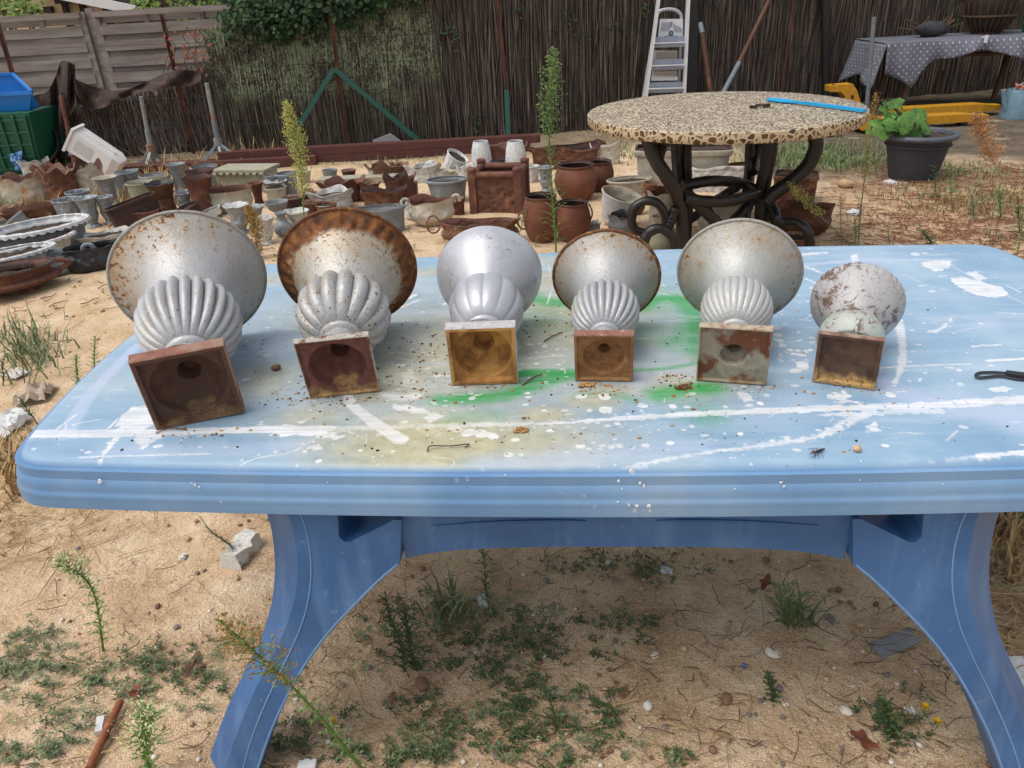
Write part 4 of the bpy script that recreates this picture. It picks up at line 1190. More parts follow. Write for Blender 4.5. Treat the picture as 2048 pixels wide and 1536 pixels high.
pot('vase', 226, 412, 355, 46, m_['zinc'], 'plain grey trumpet vase with a small drain hole', 'vase', 'vase', inner=m_['stone'])
pot('cup', 265, 388, 341, 44, m_['zinc_blue'], 'dented blue-grey bucket under the middle pole', 'bucket', 'bucket', wave=(2, .03))
pot('cup', 290, 412, 362, 50, m_['stone_moss'], 'pale mossy pot with one small leaf motif', 'pot', 'garden_pot')
pot('tub', 312, 390, 347, 46, m_['zinc'], 'pale grey bucket behind the mossy pot', 'bucket', 'bucket')
pot('vase', 366, 392, 324, 38, m_['zinc'], 'grey funnel-topped vase among the straw', 'vase', 'vase')
pot('tub', 416, 372, 329, 52, m_['zinc'], 'wide grey pan by the right-hand pole', 'pan', 'pan')
pot('foot', 188, 455, 393, 46, m_['zinc_orn'], 'silver-grey vase on an ornate spreading foot', 'vase', 'vase')
pot('cup', 148, 452, 399, 52, m_['zinc_orn'], 'grey embossed tapering pot left of the silver-grey footed vase', 'pot', 'garden_pot')
pot('cup', 166, 420, 384, 46, m_['zinc_orn'], 'small grey embossed pot half hidden behind the tapering pot', 'pot', 'garden_pot')
pot('foot', 222, 449, 392, 36, m_['zinc_orn'], 'slim grey cylinder vase with a flared foot', 'vase', 'vase')
pot('flare', 336, 432, 362, 58, m_['rust_orn'], 'dark rusty vase with a six-lobed mouth', 'vase', 'vase', wave=(6, .025), inner=m_['dark'])
pot('hour', 412, 436, 351, 60, m_['rust_red'], 'tall red-brown waisted vase with a lobed mouth', 'vase', 'vase', wave=(6, .02), inner=m_['rust_dk'])
pot('hour', 414, 412, 339, 56, m_['rust_red'], 'red-brown waisted vase standing behind its tall twin', 'vase', 'vase', wave=(6, .02), inner=m_['rust_dk'])
pot('box', 284, 456, 404, 100, m_['rust_dk'], 'dark rusty oblong box planter tipped up at one end', 'planter', 'oblong_planter', asp=.45, e=6, rot=.3, tilt=(0, -.22), inner=m_['rust_dk'], soil=.3)
pot('tub', 300, 455, 416, 50, m_['rust_red'], 'round rusty red tub just behind the largest urn', 'tub', 'tub', inner=m_['rust_dk'])
pot('tub', 392, 446, 410, 44, m_['rust_dk'], 'small dark rusty tub leaning to the right behind the largest urn', 'tub', 'tub', tilt=(.1, -.25), inner=m_['rust_dk'])
pot('box', 424, 438, 424, 50, m_['white_pl'], 'small white trough lying behind the largest urn', 'trough', 'trough', asp=.4, e=5, tilt=(.2, -.25))
pot('bowl', 466, 424, 376, 92, m_['stone'], 'broad cream bowl with a rusty rim between the two big urns', 'bowl', 'bowl_planter', asp=.7, inner=m_['rust'])
pot('cup', 482, 420, 380, 44, m_['cream_rust'], 'streaked pot with a brown rim nested against the cream bowl', 'pot', 'garden_pot', inner=m_['rust_dk'])
pot('vase', 519, 408, 364, 32, m_['rust_red'], 'slim rust-red cone vase', 'vase', 'vase', inner=m_['rust_red'])
pot('vase', 556, 402, 360, 50, m_['white_cast'], 'white pot with a frilled rim behind the sand-topped pot', 'pot', 'garden_pot', wave=(8, .02))
pot('cup', 557, 410, 374, 43, m_['stone'], 'pale pot filled with sand', 'pot', 'garden_pot', soil=.97)
pot('tub', 580, 394, 346, 42, m_['zinc'], 'tall plain grey bucket behind the frilled white pot', 'bucket', 'bucket')
pot('foot', 484, 468, 407, 50, m_['zinc_orn'], 'pale grey vase with a lobed rim, left of the brown seed head', 'vase', 'vase', wave=(6, .02), inner=m_['white_pl'])
pot('vase', 516, 462, 412, 44, m_['zinc_orn'], 'pale grey lobed vase behind the brown seed head', 'vase', 'vase', wave=(6, .02))
pot('goblet', 560, 442, 403, 46, m_['zinc_blue'], 'blue-grey goblet with a scalloped rim', 'goblet', 'vase', wave=(8, .02))
pot('foot', 536, 490, 434, 44, m_['white_cast'], 'whitish footed vase with a torn rim', 'vase', 'vase', wave=(4, .04))
pot('bulb', 570, 474, 424, 36, m_['zinc_blue'], 'dark grey round-bellied flask vase by the rusty-rimmed urn', 'vase', 'vase', flute=(16, .04))
pot('vase', 600, 466, 421, 50, m_['white_cast'], 'white pot with a peeling rim at the foot of the tall seed head', 'pot', 'garden_pot', wave=(5, .02))
pot('cup', 590, 424, 393, 44, m_['rust_dk'], 'dark brown cup behind the tall seed head', 'pot', 'garden_pot')
pot('cup', 630, 436, 403, 40, m_['rust'], 'brown pot right of the tall seed head', 'pot', 'garden_pot')
pot('cup', 657, 440, 409, 42, m_['mixrust'], 'maroon-rimmed small pot above the rusty-rimmed urn', 'pot', 'garden_pot')
pot('jar', 668, 424, 384, 92, m_['white_cast'], 'white wavy-lipped oval planter', 'planter', 'oval_planter', asp=.6, wave=(3, .14))
pot('jar', 770, 420, 380, 92, m_['rust_orn'], 'brown jardiniere with a curled lip, right of the white wavy planter', 'planter', 'jardiniere', asp=.55, wave=(3, .12), inner=m_['rust_dk'])
pot('jar', 688, 408, 364, 92, m_['rust_red'], 'rust-red planter with a torn rim behind the white wavy planter', 'planter', 'jardiniere', asp=.6, wave=(4, .16), inner=m_['rust_red'])
pot('jar', 803, 408, 354, 66, m_['rust_red'], 'tall rust-red jardiniere with a frilled mouth', 'planter', 'jardiniere', asp=.7, wave=(5, .12), inner=m_['rust_dk'])
pot('box', 760, 468, 413, 112, m_['zinc_blue'], 'grey eight-sided trough with a smooth rim', 'trough', 'trough', asp=.45, n=8, inner=m_['zinc'])
pot('cup', 662, 360, 337, 31, m_['zinc_blue'], 'small pale blue bucket near the steel beam', 'bucket', 'bucket')
pot('cup', 700, 362, 337, 29, m_['rust'], 'small brown bucket right of the pale blue bucket', 'bucket', 'bucket')
pot('jar', 766, 362, 330, 62, m_['mixrust'], 'rusty planter with horned corners near the steel beam', 'planter', 'jardiniere', asp=.6, wave=(4, .22), inner=m_['rust'])
pot('jar', 850, 366, 330, 74, m_['white_cast'], 'white ornate trough with a wavy lip', 'trough', 'trough', asp=.55, wave=(3, .14))
pot('cup', 902, 350, 314, 44, m_['white_pl'], 'white fluted pot tipped over on the ornate trough', 'pot', 'garden_pot', flute=(14, .06), tilt=(.25, .55), soil=.6)
pot('jar', 932, 362, 332, 36, m_['white_cast'], 'white ornate pot squeezed beside the rusty square box', 'pot', 'garden_pot', wave=(3, .12))
pot('tub', 898, 408, 357, 82, m_['zinc_blue'], 'oval blue-grey tub with a rolled rim', 'tub', 'tub', asp=.7, inner=m_['zinc_blue'], soil=.65)
pot('bowl', 866, 450, 396, 92, m_['cream_rust'], 'grey and rust bowl with writhing branch handles', 'bowl', 'bowl_planter', asp=.7, handles='scroll', inner=m_['rust_red'], wave=(2, .10))
pot('bowl', 960, 486, 440, 158, m_['mixrust'], 'long rusty boat-shaped planter with ring handles', 'planter', 'oval_planter', asp=.36, handles='ring', wave=(2, .06), scallop=.02, inner=m_['rust_red'], rot=-.08)
pot('taper', 965, 345, 283, 41, m_['white_pl'], 'whitish fluted tapering pot, left of the pair behind the rusty box', 'pot', 'garden_pot', flute=(18, .04))
pot('taper', 1033, 345, 283, 42, m_['white_pl'], 'whitish fluted tapering pot, right of the pair behind the rusty box', 'pot', 'garden_pot', flute=(18, .04))
pot('box', 1130, 338, 293, 132, m_['rust_orn'], 'long maroon trough with a wavy ornamental front', 'trough', 'trough', asp=.3, e=5, wave=(2, .12), inner=m_['rust_dk'])
pot('box', 1015, 338, 292, 76, m_['rust_red'], 'rust-red frilled trough behind the fluted pots', 'trough', 'trough', asp=.3, e=5, wave=(3, .14))
pot('box', 1210, 330, 286, 60, m_['cream_rust'], 'grey and rust ornate trough with a curled end', 'trough', 'trough', asp=.4, wave=(2, .2), inner=m_['rust'])
pot('belly', 1152, 402, 325, 76, m_['terra'], 'big rust-brown barrel pot behind the green weed', 'barrel', 'barrel_pot', inner=m_['rust_dk'])
pot('belly', 1194, 382, 319, 60, m_['terra'], 'rust-brown barrel pot farther back beside the oval tub', 'barrel', 'barrel_pot', inner=m_['rust_dk'])
pot('belly', 1084, 486, 390, 66, m_['terra'], 'rust-brown barrel pot left of the green weed', 'barrel', 'barrel_pot', inner=m_['rust_dk'])
pot('belly', 1146, 486, 404, 64, m_['terra'], 'rust-brown barrel pot with a lug, right of the green weed', 'barrel', 'barrel_pot', inner=m_['rust_dk'], handles='loop')
pot('foot', 1092, 382, 330, 34, m_['zinc_orn'], 'grey ornate jug behind the barrel pots', 'jug', 'jug')
pot('cup', 1066, 365, 330, 28, m_['white_cast'], 'small white ornate pot beside the rusty square box', 'pot', 'garden_pot')
pot('tub', 1258, 392, 356, 92, m_['stone'], 'grey oval baby-bath tub', 'tub', 'tub', asp=.6, rot=.35, inner=m_['stone'], soil=.7)
pot('cup', 1230, 452, 388, 84, m_['white_pl'], 'white oval scuttle tipped towards the table with rusty insides', 'scuttle', 'scuttle', asp=.6, rot=-.2, tilt=(.35, .2), inner=m_['cream_rust'], soil=.4)
pot('bowl', 1244, 468, 428, 60, m_['zinc'], 'grey shell bowl lying below the white scuttle', 'bowl', 'bowl_planter', asp=.7, wave=(3, .15), inner=m_['dark'])
pot('box', 1362, 380, 292, 186, m_['stone'], 'big cream stone trough behind the mosaic table legs', 'trough', 'trough', asp=.4, e=7, inner=m_['rust_dk'], soil=.9)
pot('box', 1436, 384, 324, 124, m_['white_cast'], 'white trough with a wavy rust-lined lip behind the mosaic table', 'trough', 'trough', asp=.35, e=5, wave=(2, .12), inner=m_['rust'])
pot('jar', 1322, 470, 378, 60, m_['stone'], 'cream stone urn between the mosaic table legs', 'urn', 'stone_urn', wave=(3, .06), inner=m_['rust'])
pot('bulb', 1318, 505, 430, 52, m_['stone_moss'], 'mossy stone vase under the mosaic table', 'vase', 'stone_urn')
pot('bowl', 1436, 470, 402, 92, m_['stone'], 'pale stone bowl under the middle of the mosaic table', 'bowl', 'bowl_planter')
pot('jar', 1420, 500, 460, 40, m_['cream_rust'], 'small grey and rust pot under the mosaic table', 'pot', 'garden_pot')
pot('bowl', 1268, 430, 396, 44, m_['rust_orn'], 'rusty leaf-shaped dish beside the mosaic table', 'dish', 'bowl_planter', asp=.6, wave=(2, .2))
pot('box', 1586, 408, 345, 82, m_['rust_orn'], 'dark rusty square planter right of the mosaic table legs', 'planter', 'square_planter', asp=.8, e=8, inner=m_['rust_dk'])
pot('bowl', 1600, 470, 408, 112, m_['rust_orn'], 'rusty ornate basin on a round foot right of the mosaic table', 'planter', 'bowl_planter', asp=.6, e=4, wave=(4, .05), inner=m_['rust'])
pot('bowl', 1592, 492, 470, 66, m_['rust_red'], 'low rusty dish in front of the ornate basin', 'dish', 'bowl_planter')

FILL = [('cup', 246, 396, 352, 30, 'zinc', 'small grey cup squeezed between the trumpet vase and the mossy pot'), ('jar', 104, 378, 330, 50, 'mixrust', 'half-hidden rusty jardiniere with grey flakes behind the cream wavy one'), ('bowl', 150, 430, 402, 54, 'rust', 'dull brown bowl left of the small embossed grey pots'), ('cup', 338, 396, 350, 36, 'stone_moss', 'mossy grey pot behind the six-lobed rusty vase'), ('flare', 374, 430, 382, 34, 'zinc_orn', 'slim grey vase between the two rusty vases'), ('jar', 436, 412, 372, 40, 'rust_orn', 'small ornate brown pot at the left of the cream bowl'), ('cup', 500, 446, 414, 30, 'rust_dk', 'small dark pot between the pale lobed vases'), ('cup', 545, 396, 352, 28, 'zinc', 'narrow grey pot left of the frilled white pot'), ('bowl', 618, 410, 384, 40, 'rust_orn', 'small rusty bowl left of the white wavy planter'), ('jar', 738, 404, 366, 44, 'rust', 'brown frilled pot between the torn planter and the frilled jardiniere'), ('cup', 826, 398, 366, 30, 'mixrust', 'flaking brown pot right of the frilled jardiniere'), ('bowl', 726, 450, 426, 40, 'mixrust', 'small flaking bowl by the grey eight-sided trough'), ('jar', 832, 440, 408, 46, 'white_cast', 'white shell pot left of the branch-handled bowl'), ('cup', 918, 430, 398, 34, 'rust_orn', 'brown pot between the branch-handled bowl and the square box'), ('bowl', 884, 362, 340, 46, 'stone', 'pale bowl behind the oval blue-grey tub'), ('jar', 800, 360, 330, 40, 'rust', 'small rusty pot beside the white ornate trough'), ('cup', 610, 366, 340, 28, 'stone', 'small pale pot near the seed plume and beams'), ('bowl', 30, 440, 416, 60, 'rust_orn', 'rusty leaf bowl at the left edge under the cream jardinieres'), ('jar', 130, 500, 474, 60, 'stone', 'pale shell pot behind the black planter'), ('cup', 1298, 408, 366, 36, 'rust_orn', 'rusty ornate pot left of the mosaic table leg'), ('bowl', 1180, 470, 444, 40, 'zinc', 'small grey bowl right of the barrel pots'), ('jar', 1480, 430, 392, 60, 'rust_orn', 'rusty ornate pot behind the mosaic table legs at the right'), ('bowl', 1544, 440, 410, 50, 'mixrust', 'flaking rusty bowl beside the right mosaic table leg'), ('cup', 1000, 350, 322, 30, 'dark', 'black pot between the fluted pots'), ('jar', 880, 398, 372, 40, 'white_cast', 'white wavy pot against the oval blue-grey tub')]
for kd, px, yb, yr, w, mt_, lb in FILL:
    pot(kd, px, yb, yr, w, M[mt_], lb, {'cup': 'pot', 'jar': 'pot', 'bowl': 'bowl', 'flare': 'vase'}[kd], {'cup': 'garden_pot', 'jar': 'garden_pot', 'bowl': 'bowl_planter', 'flare': 'vase'}[kd], asp=rnd.uniform(.65, 1), wave=(rnd.choice([3, 4, 5, 6]), .09 if kd in ('jar', 'bowl') else .02), tilt=(rnd.uniform(-.1, .12), rnd.uniform(-.16, .16)))

# the square cast box with corner posts
def square_box():
    fl, fr, ft = G(944, 428), G(1042, 428), None
    w = (fr - fl).length; c = (fl + fr) / 2
    ex = (fr - fl).normalized(); ey = Vector((-ex.y, ex.x, 0))
    H = height_to(c, 352); d = w * .95
    M4 = Matrix((ex, ey, Vector((0, 0, 1)))).transposed().to_4x4(); M4.translation = Vector((c.x, c.y, gz(c.x, c.y) - .005))
    t = thing('square_planter', 'rusty square cast box with corner posts and rounded top rails', 'planter', group=PG, mat4=M4)
    for nm, cc, dd in [('front_panel', (0, .015, H * .48), (w - .06, .02, H * .9)), ('back_panel', (0, d - .015, H * .48), (w - .06, .02, H * .9)), ('side_panel', (-w / 2 + .015, d / 2, H * .48), (.02, d - .06, H * .9)), ('side_panel', (w / 2 - .015, d / 2, H * .48), (.02, d - .06, H * .9))]:
        g = MB(); g.box(cc, dd); g.build(nm, M['rust_orn'], t, 20)
    for x in (-1, 1):
        for y in (0, 1):
            g = MB(); g.box((x * (w / 2 - .015), .015 + y * (d - .03), H * .56), (.05, .05, H * 1.12))
            g.lathe([(.026, H * 1.12), (.034, H * 1.14), (.030, H * 1.19), (.01, H * 1.22)], 12, cap1=True)
            k = len(g.v) - 48
            for i in range(k, len(g.v)): g.v[i] = (g.v[i][0] + x * (w / 2 - .015), g.v[i][1] + .015 + y * (d - .03), g.v[i][2])
            g.build('post', M['rust_red'], t, 30)
    for a, b in [((-w / 2 + .04, .015, H), (w / 2 - .04, .015, H)), ((-w / 2 + .015, .04, H), (-w / 2 + .015, d - .04, H)), ((w / 2 - .015, .04, H), (w / 2 - .015, d - .04, H)), ((-w / 2 + .04, d - .015, H), (w / 2 - .04, d - .015, H))]:
        g = MB(); g.tube([a, b], .024, 10); g.build('top_rail', M['rust_red'], t, 50)
    g = MB(); g.box((0, d / 2, H * .45), (w - .05, d - .05, H * .55)); g.build('soil', M['soil'], t, 20)
square_box()
# stone block with a dentilled top
def stone_block():
    a, b = G(440, 388), G(545, 388)
    c = (a + b) / 2; w = (b - a).length; H = height_to(c, 340)
    t = thing('stone_plinth', 'pale stone block with a dentilled top edge under the steel beams', 'block', (c.x, c.y + .12, 0), rot=(0, 0, math.atan2(b.y - a.y, b.x - a.x)))
    g = MB(); g.box((0, 0, H * .44), (w * .94, .2, H * .88)); g.build('body', M['stone_moss'], t, 20)
    g = MB(); g.box((0, 0, H * .95), (w, .26, H * .1))
    g.build('slab', M['stone_moss'], t, 20)
    for k in range(8):
        g = MB(); g.box((-w / 2 + w * (k + .5) / 8, -.125, H * .86), (w / 14, .03, H * .07)); g.build('dentil', M['stone'], t, 20)
stone_block()
a, b = G(640, 372), G(1000, 352)
g = MB(); g.bar(a + Vector((0, 0, .03)), b + Vector((0, 0, .03)), .14, .06)
setp(g.build('kerb_stone', M['stone_moss'], None, 20), 'long low concrete kerb lying behind the rusty planters', 'kerb')

# ------------------------------------------------------------------ fences and everything along the back
def reed_mat(name, cols, lichen=0.0):
    n = N(name, 0.9, spec=0.15)
    n.co(rand=False)
    v = n.co((70, 70, 2.2))
    f = n.noise(1.0, 3, 0.6, vec=v)
    c = n.ramp(f, [(0.25, hx(cols[0])), (0.45, hx(cols[1])), (0.6, hx(cols[2])), (0.78, hx(cols[3]))])
    if lichen:
        x, z = n.xyz(0), n.xyz(2)
        k = n.noise(2.2, 5, 0.6)
        up = n.step(n.ma('ADD', z, n.ma('MULTIPLY', n.ma('SUBTRACT', k, .5), 1.5)), .30, .75)
        big = n.ma('MULTIPLY', n.ma('SUBTRACT', n.noise(5, 5, .65), .5), .7)
        p = n.ma('MULTIPLY', n.step(n.ma('ADD', n.noise(55, 5, 0.7, vec=n.co((1, 1, .7))), big), .47, .53), up)
        c = n.mix(n.ma('MULTIPLY', p, lichen), c, n.ramp(n.noise(60, 3), [(0.3, hx('#75825f')), (0.7, hx('#a6ae90'))]))
    n.col(c)
    return n.mat
M['reed'] = reed_mat('brown_brushwood', ['#26211d', '#473e38', '#685e56', '#978a7e'])
M['reed_gy'] = reed_mat('grey_brushwood', ['#262019', '#453d36', '#62594f', '#887d70'], .85)
M['reed_low'] = reed_mat('dark_brushwood', ['#332c28', '#574d47', '#786d66', '#a19589'])
def fy(x):
    P = [(-8, 8.15), (0.5, 8.2), (3.0, 8.75), (5.0, 9.35), (9.5, 9.9)]
    for (a, ya), (b, yb) in zip(P, P[1:]):
        if x <= b: return ya + (yb - ya) * (x - a) / (b - a)
    return P[-1][1]
def onfence(px, py, off=0.0):
    Y = 8.2
    for _ in range(6):
        p = AT(px, py, Y); Y = fy(p.x) + off
    return AT(px, py, Y)
def twigs(mb, x0, x1, top, n, r0, r1, lean=.03, z0=lambda x: 0.0, off=0.0, thick=.05, rg=rnd, short=.25, mi=0):
    for i in range(n):
        x = rg.uniform(x0, x1)
        zt = top(x) * (1 - abs(rg.gauss(0, short * .3)))
        zb = z0(x) + max(0, rg.gauss(-.03, .12)) if rg.random() < .8 else rg.uniform(0, zt * .6)
        if zt - zb < .15: continue
        r = rg.uniform(r0, r1)
        dx = rg.gauss(0, lean); bow = rg.gauss(0, .012)
        y = fy(x) + off + rg.uniform(0, thick)
        ps = []
        for k in range(5):
            t = k / 4
            ps.append((x + dx * (t - .3) + bow * math.sin(t * PI) + rg.gauss(0, .004), y + rg.gauss(0, .006) + (.01 if k == 4 else 0), zb + (zt - zb) * t))
        mb.tube(ps, [r, r, r * .95, r * .8, r * .5], 3, cap=False, mi=mi)
rb = random.Random(4)
XB0 = onfence(880, 150).x
fen = thing('brushwood_fence', 'tall dark brown brushwood screen along the back, right of the lichen-covered part', 'fence', (0, 0, 0))
g = MB(); twigs(g, XB0, 9.3, lambda x: 2.05, 5200, .0035, .0075, .035, rg=rb)
setp(g.build('twigs', M['reed'], fen, 0), kind='stuff')
g = MB(); twigs(g, XB0, 9.3, lambda x: 2.0, 420, .006, .0105, .10, off=-.02, rg=rb, short=.6)
setp(g.build('loose_twigs', M['reed'], fen, 0), kind='stuff')
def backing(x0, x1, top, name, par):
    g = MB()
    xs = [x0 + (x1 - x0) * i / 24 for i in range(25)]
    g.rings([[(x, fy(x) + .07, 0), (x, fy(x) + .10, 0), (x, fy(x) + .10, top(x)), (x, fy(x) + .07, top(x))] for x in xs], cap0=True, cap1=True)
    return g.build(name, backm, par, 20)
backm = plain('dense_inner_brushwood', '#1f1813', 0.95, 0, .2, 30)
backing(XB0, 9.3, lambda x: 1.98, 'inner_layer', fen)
XL0 = onfence(425, 150).x
lt = lambda x: 1.22 + .09 * math.sin(x * 5) + .18 * max(0, (x + 1.6))
fen2 = thing('lichen_fence', 'weathered brushwood screen covered in pale green lichen under the ivy', 'fence', (0, 0, 0))
g = MB(); twigs(g, XL0, XB0 + .02, lt, 3600, .0035, .0075, .05, rg=rb)
setp(g.build('twigs', M['reed_gy'], fen2, 0), kind='stuff')
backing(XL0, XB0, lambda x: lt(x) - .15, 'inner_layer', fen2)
# collapsed screen on the left
XC0 = -6.6
def ct(x):
    P = [(-7, .55), (-4.6, .62), (-3.9, .62), (-3.4, .66), (-3.0, .80), (-2.75, .95), (-2.5, 1.1)]
    for (a, za), (b, zb_) in zip(P, P[1:]):
        if x <= b: return za + (zb_ - za) * (x - a) / (b - a)
    return 1.1
fen3 = thing('collapsed_fence', 'sagging brushwood screen collapsed under a brown net at the left', 'fence', (0, 0, 0))
g = MB(); twigs(g, XC0, XL0 + .05, ct, 2800, .0035, .007, .10, rg=rb, short=.5)
setp(g.build('twigs', M['reed_low'], fen3, 0), kind='stuff')
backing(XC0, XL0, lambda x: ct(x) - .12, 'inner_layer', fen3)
# posts, braces and wires of the wire fence in front of the screens
wf = thing('wire_fence', 'rusty angle-iron fence posts with green braces and line wires in front of the brushwood', 'fence', (0, 0, 0))
for a, b in [((-8, 30), (32, 165)), ((324, 28), (386, 290)), ((655, -30), (692, 272)), ((990, -30), (1014, 180)), ((1592, -30), (1562, 195))]:
    pa, pb = onfence(*a, -.07), onfence(*b, -.07)
    d = pb - pa
    pb = pa + d * (pa.z / -d.z)
    g = MB(); g.bar(pa, pb, .032, .006, (0, 1, 0)); g.bar(pa + Vector((-.014, -.018, 0)), pb + Vector((-.014, -.018, 0)), .005, .03, (0, 1, 0))
    g.build('post', M['rust_pole'], wf, 20)
grm = plain('dark_green_paint', '#17493f', 0.45, 0, .1, 20)
for a, b in [((668, 137), (598, 252)), ((670, 138), (846, 288)), ((1013, 180), (1017, 285))]:
    g = MB(); pa, pb = onfence(*a, -.12), onfence(*b, -.22); g.bar(pa, pb, .046, .03, (0, 1, 0)); g.build('brace', grm, wf, 20)
wm = plain('dark_wire', '#23302b', 0.6, .3, .1, 20)
for py0, py1 in [(-2, -40), (22, -10), (48, 18), (100, 60), (150, 112), (210, 165), (268, 225)]:
    g = MB()
    pts = [onfence(px, py0 + (py1 - py0) * px / 1100, -.05) for px in range(420 if py0 < 90 else 100, 1720, 90)]
    g.tube(pts, .0022, 4); g.build('wire', wm, wf, 60)
# the brown net slumped over it
netm = weather('brown_shade_net', '#3a2a24', '#523c33', '#241a17', 14, .5, .2, rough=.95, bump=.5)
topc = [(38, 205), (70, 190), (95, 182), (112, 150), (123, 122), (140, 126), (149, 132), (145, 152), (160, 163), (190, 174), (225, 182), (262, 176), (300, 160), (345, 141), (375, 140), (402, 147)]
botc = [(48, 318), (78, 322), (100, 314), (112, 300), (122, 270), (136, 240), (150, 216), (158, 208), (180, 218), (205, 216), (232, 203), (265, 190), (300, 182), (345, 173), (380, 172), (402, 160)]
tp = [(p.x, p.y) for p in spline([(x, y, 0) for x, y in topc], 60)]
bt = [(p.x, p.y) for p in spline([(x, y, 0) for x, y in botc], 60)]
g = MB(); R_ = 9
vv = []
for j in range(R_ + 1):
    for i in range(61):
        t = j / R_
        off = -.20 - .10 * t + .05 * math.sin(i * .55 + t * 3) + .03 * math.sin(i * 1.3 - t * 4)
        vv.append(onfence(tp[i][0] * (1 - t) + bt[i][0] * t, tp[i][1] * (1 - t) + bt[i][1] * t, off))
ff = [(j * 61 + i, j * 61 + i + 1, (j + 1) * 61 + i + 1, (j + 1) * 61 + i) for j in range(R_) for i in range(60)]
k = len(vv)
vv2 = [v + Vector((0, .012, 0)) for v in vv]
g.add(vv, [f[::-1] for f in ff]); g.add(vv2, ff)
setp(g.build('shade_net', netm, None, 60), 'dark brown shade net slumped over the collapsed screen', 'net')

# woven board fence behind
wood = N('weathered_boards', 0.85, spec=.2)
f = wood.noise(1.0, 5, .6, vec=wood.co((1.5, 12, 16)))
f2 = wood.noise(2.0, 4, .6)
wood.col(wood.mix(wood.step(f2, .4, .7), wood.ramp(f, [(0.25, hx('#6c5f58')), (0.5, hx('#897c75')), (0.75, hx('#a2968f'))]), wood.ramp(f, [(0.25, hx('#74685f')), (0.6, hx('#9c938c')), (0.8, hx('#b3aaa3'))])))
wood.bump(f, .3, .003)
M['wood'] = wood.mat
WY = 9.35
bf = thing('board_fence', 'weathered woven board fence panels behind the collapsed screen', 'fence', (0, 0, 0))
def wx(px, py): p = AT(px, py, WY); return p.x, p.z
ztop_ = wx(90, 30)[1]; stile = wx(186, 60)[0]; xl = wx(-130, 60)[0]; xr = wx(486, 20)[0]
pw = stile - xl - .12
def slat(x0, x1, z, h, y, thick=.018, bow=0.0, mi='slat'):
    g = MB()
    rg_ = [[(x0 + (x1 - x0) * t, y - bow * math.sin(t * PI * 2), z - h / 2), (x0 + (x1 - x0) * t, y - bow * math.sin(t * PI * 2) - thick, z - h / 2), (x0 + (x1 - x0) * t, y - bow * math.sin(t * PI * 2) - thick, z + h / 2), (x0 + (x1 - x0) * t, y - bow * math.sin(t * PI * 2), z + h / 2)] for t in [i / 8 for i in range(9)]]
    g.rings(rg_, cap0=True, cap1=True); g.build('slat', M['wood'], bf, 30)
px_z = (wx(90, 60)[1] - wx(90, 93)[1])
for x0, x1 in [(xl + .05, stile - .10), (stile + .09, xr - .02)]:
    for i in range(8):
        z = ztop_ - .175 - i * px_z
        slat(x0 + rb.uniform(-.01, .01), x1, z, px_z * .62, WY - .02, bow=.008)
        slat(x0, x1, z - px_z * .5, px_z * .66, WY + .008, bow=-.006)
    slat(x0, x1, ztop_ - .075, px_z * .45, WY + .028)
    slat(x0 - .03, x1 + .03, ztop_ - .02, .055, WY - .03, .05)
    for t in (.33, .72):
        g = MB(); g.box((x0 + (x1 - x0) * t, WY + .004, ztop_ / 2), (.05, .016, ztop_ - .04)); g.build('batten', M['wood'], bf, 20)
    for x in (x0 - .02, x1 + .02):
        g = MB(); g.box((x, WY, ztop_ / 2), (.075, .05, ztop_ + .02)); g.build('stile', M['wood'], bf, 20)
g = MB(); g.box((stile, WY + .05, ztop_ / 2), (.075, .07, ztop_ + .08)); g.build('post', M['wood'], bf, 20)
# neighbour's house
HY = 15.0
hs_ = thing('cream_house', 'cream house with dark timbers and a white sloping bargeboard beyond the board fence', 'house', (0, 0, 0))
wallm = plain('cream_render', '#c0a983', 0.9, 0, .06, 3, .1)
darkw = plain('dark_brown_timber', '#2b211b', 0.8, 0, .15, 10)
whitem = plain('white_gutter_paint', '#d5d2cf', 0.6, 0, .04, 6)
roofm = plain('dark_roof_tiles', '#3f3836', 0.85, 0, .2, 8)
a = AT(208, 10, HY)
g = MB(); g.box((a.x - 5, HY + 3, 1.6), (10, 6, 3.2)); g.build('wall', wallm, hs_, 20)
for p0, p1, w in [((124, -12), (132, 40), .09), ((160, -6), (169, 40), .09), ((209, 0), (214, 40), .12)]:
    g = MB(); g.bar(AT(*p0, HY - .05), AT(*p1, HY - .05) + Vector((0, 0, -.8)), w, .06, (0, 1, 0)); g.build('timber', darkw, hs_, 20)
p0, p1 = AT(112, -5, HY - .08), AT(172, 6, HY - .08)
g = MB(); g.box(((p0.x + p1.x) / 2, HY - .10, p1.z + .22), (abs(p1.x - p0.x), .16, .42)); g.build('window', darkw, hs_, 20)
g = MB(); g.bar(AT(60, -22, HY - .5), AT(272, 20, HY - .5), .14, .06, (0, 1, 0)); g.build('bargeboard', whitem, hs_, 20)
p0, p1 = AT(20, -40, HY - .4), AT(275, 12, HY - .4)
g = MB(); g.rings([[p0 + Vector((0, 0, .05)), p0 + Vector((0, 7, .05)), p0 + Vector((0, 7, .25)), p0 + Vector((0, 0, .25))], [p1 + Vector((0, 0, .02)), p1 + Vector((0, 7, .02)), p1 + Vector((0, 7, .2)), p1 + Vector((0, 0, .2))]], cap0=True, cap1=True); g.build('roof', roofm, hs_, 20)
p = AT(60, 24, HY - .05)
for dx, w in ((0.05, .22), (.33, .14)):
    g = MB(); g.box((p.x + dx, HY - .06, p.z + .02), (w, .1, .10)); g.build('vent_grille', darkw, hs_, 20)
p0 = AT(250, 5, HY + .3)
g = MB(); g.box((p0.x + 1.2, HY + 1.5, 1.2), (2.4, 2, 2.5)); g.build('side_wing', roofm, hs_, 20)

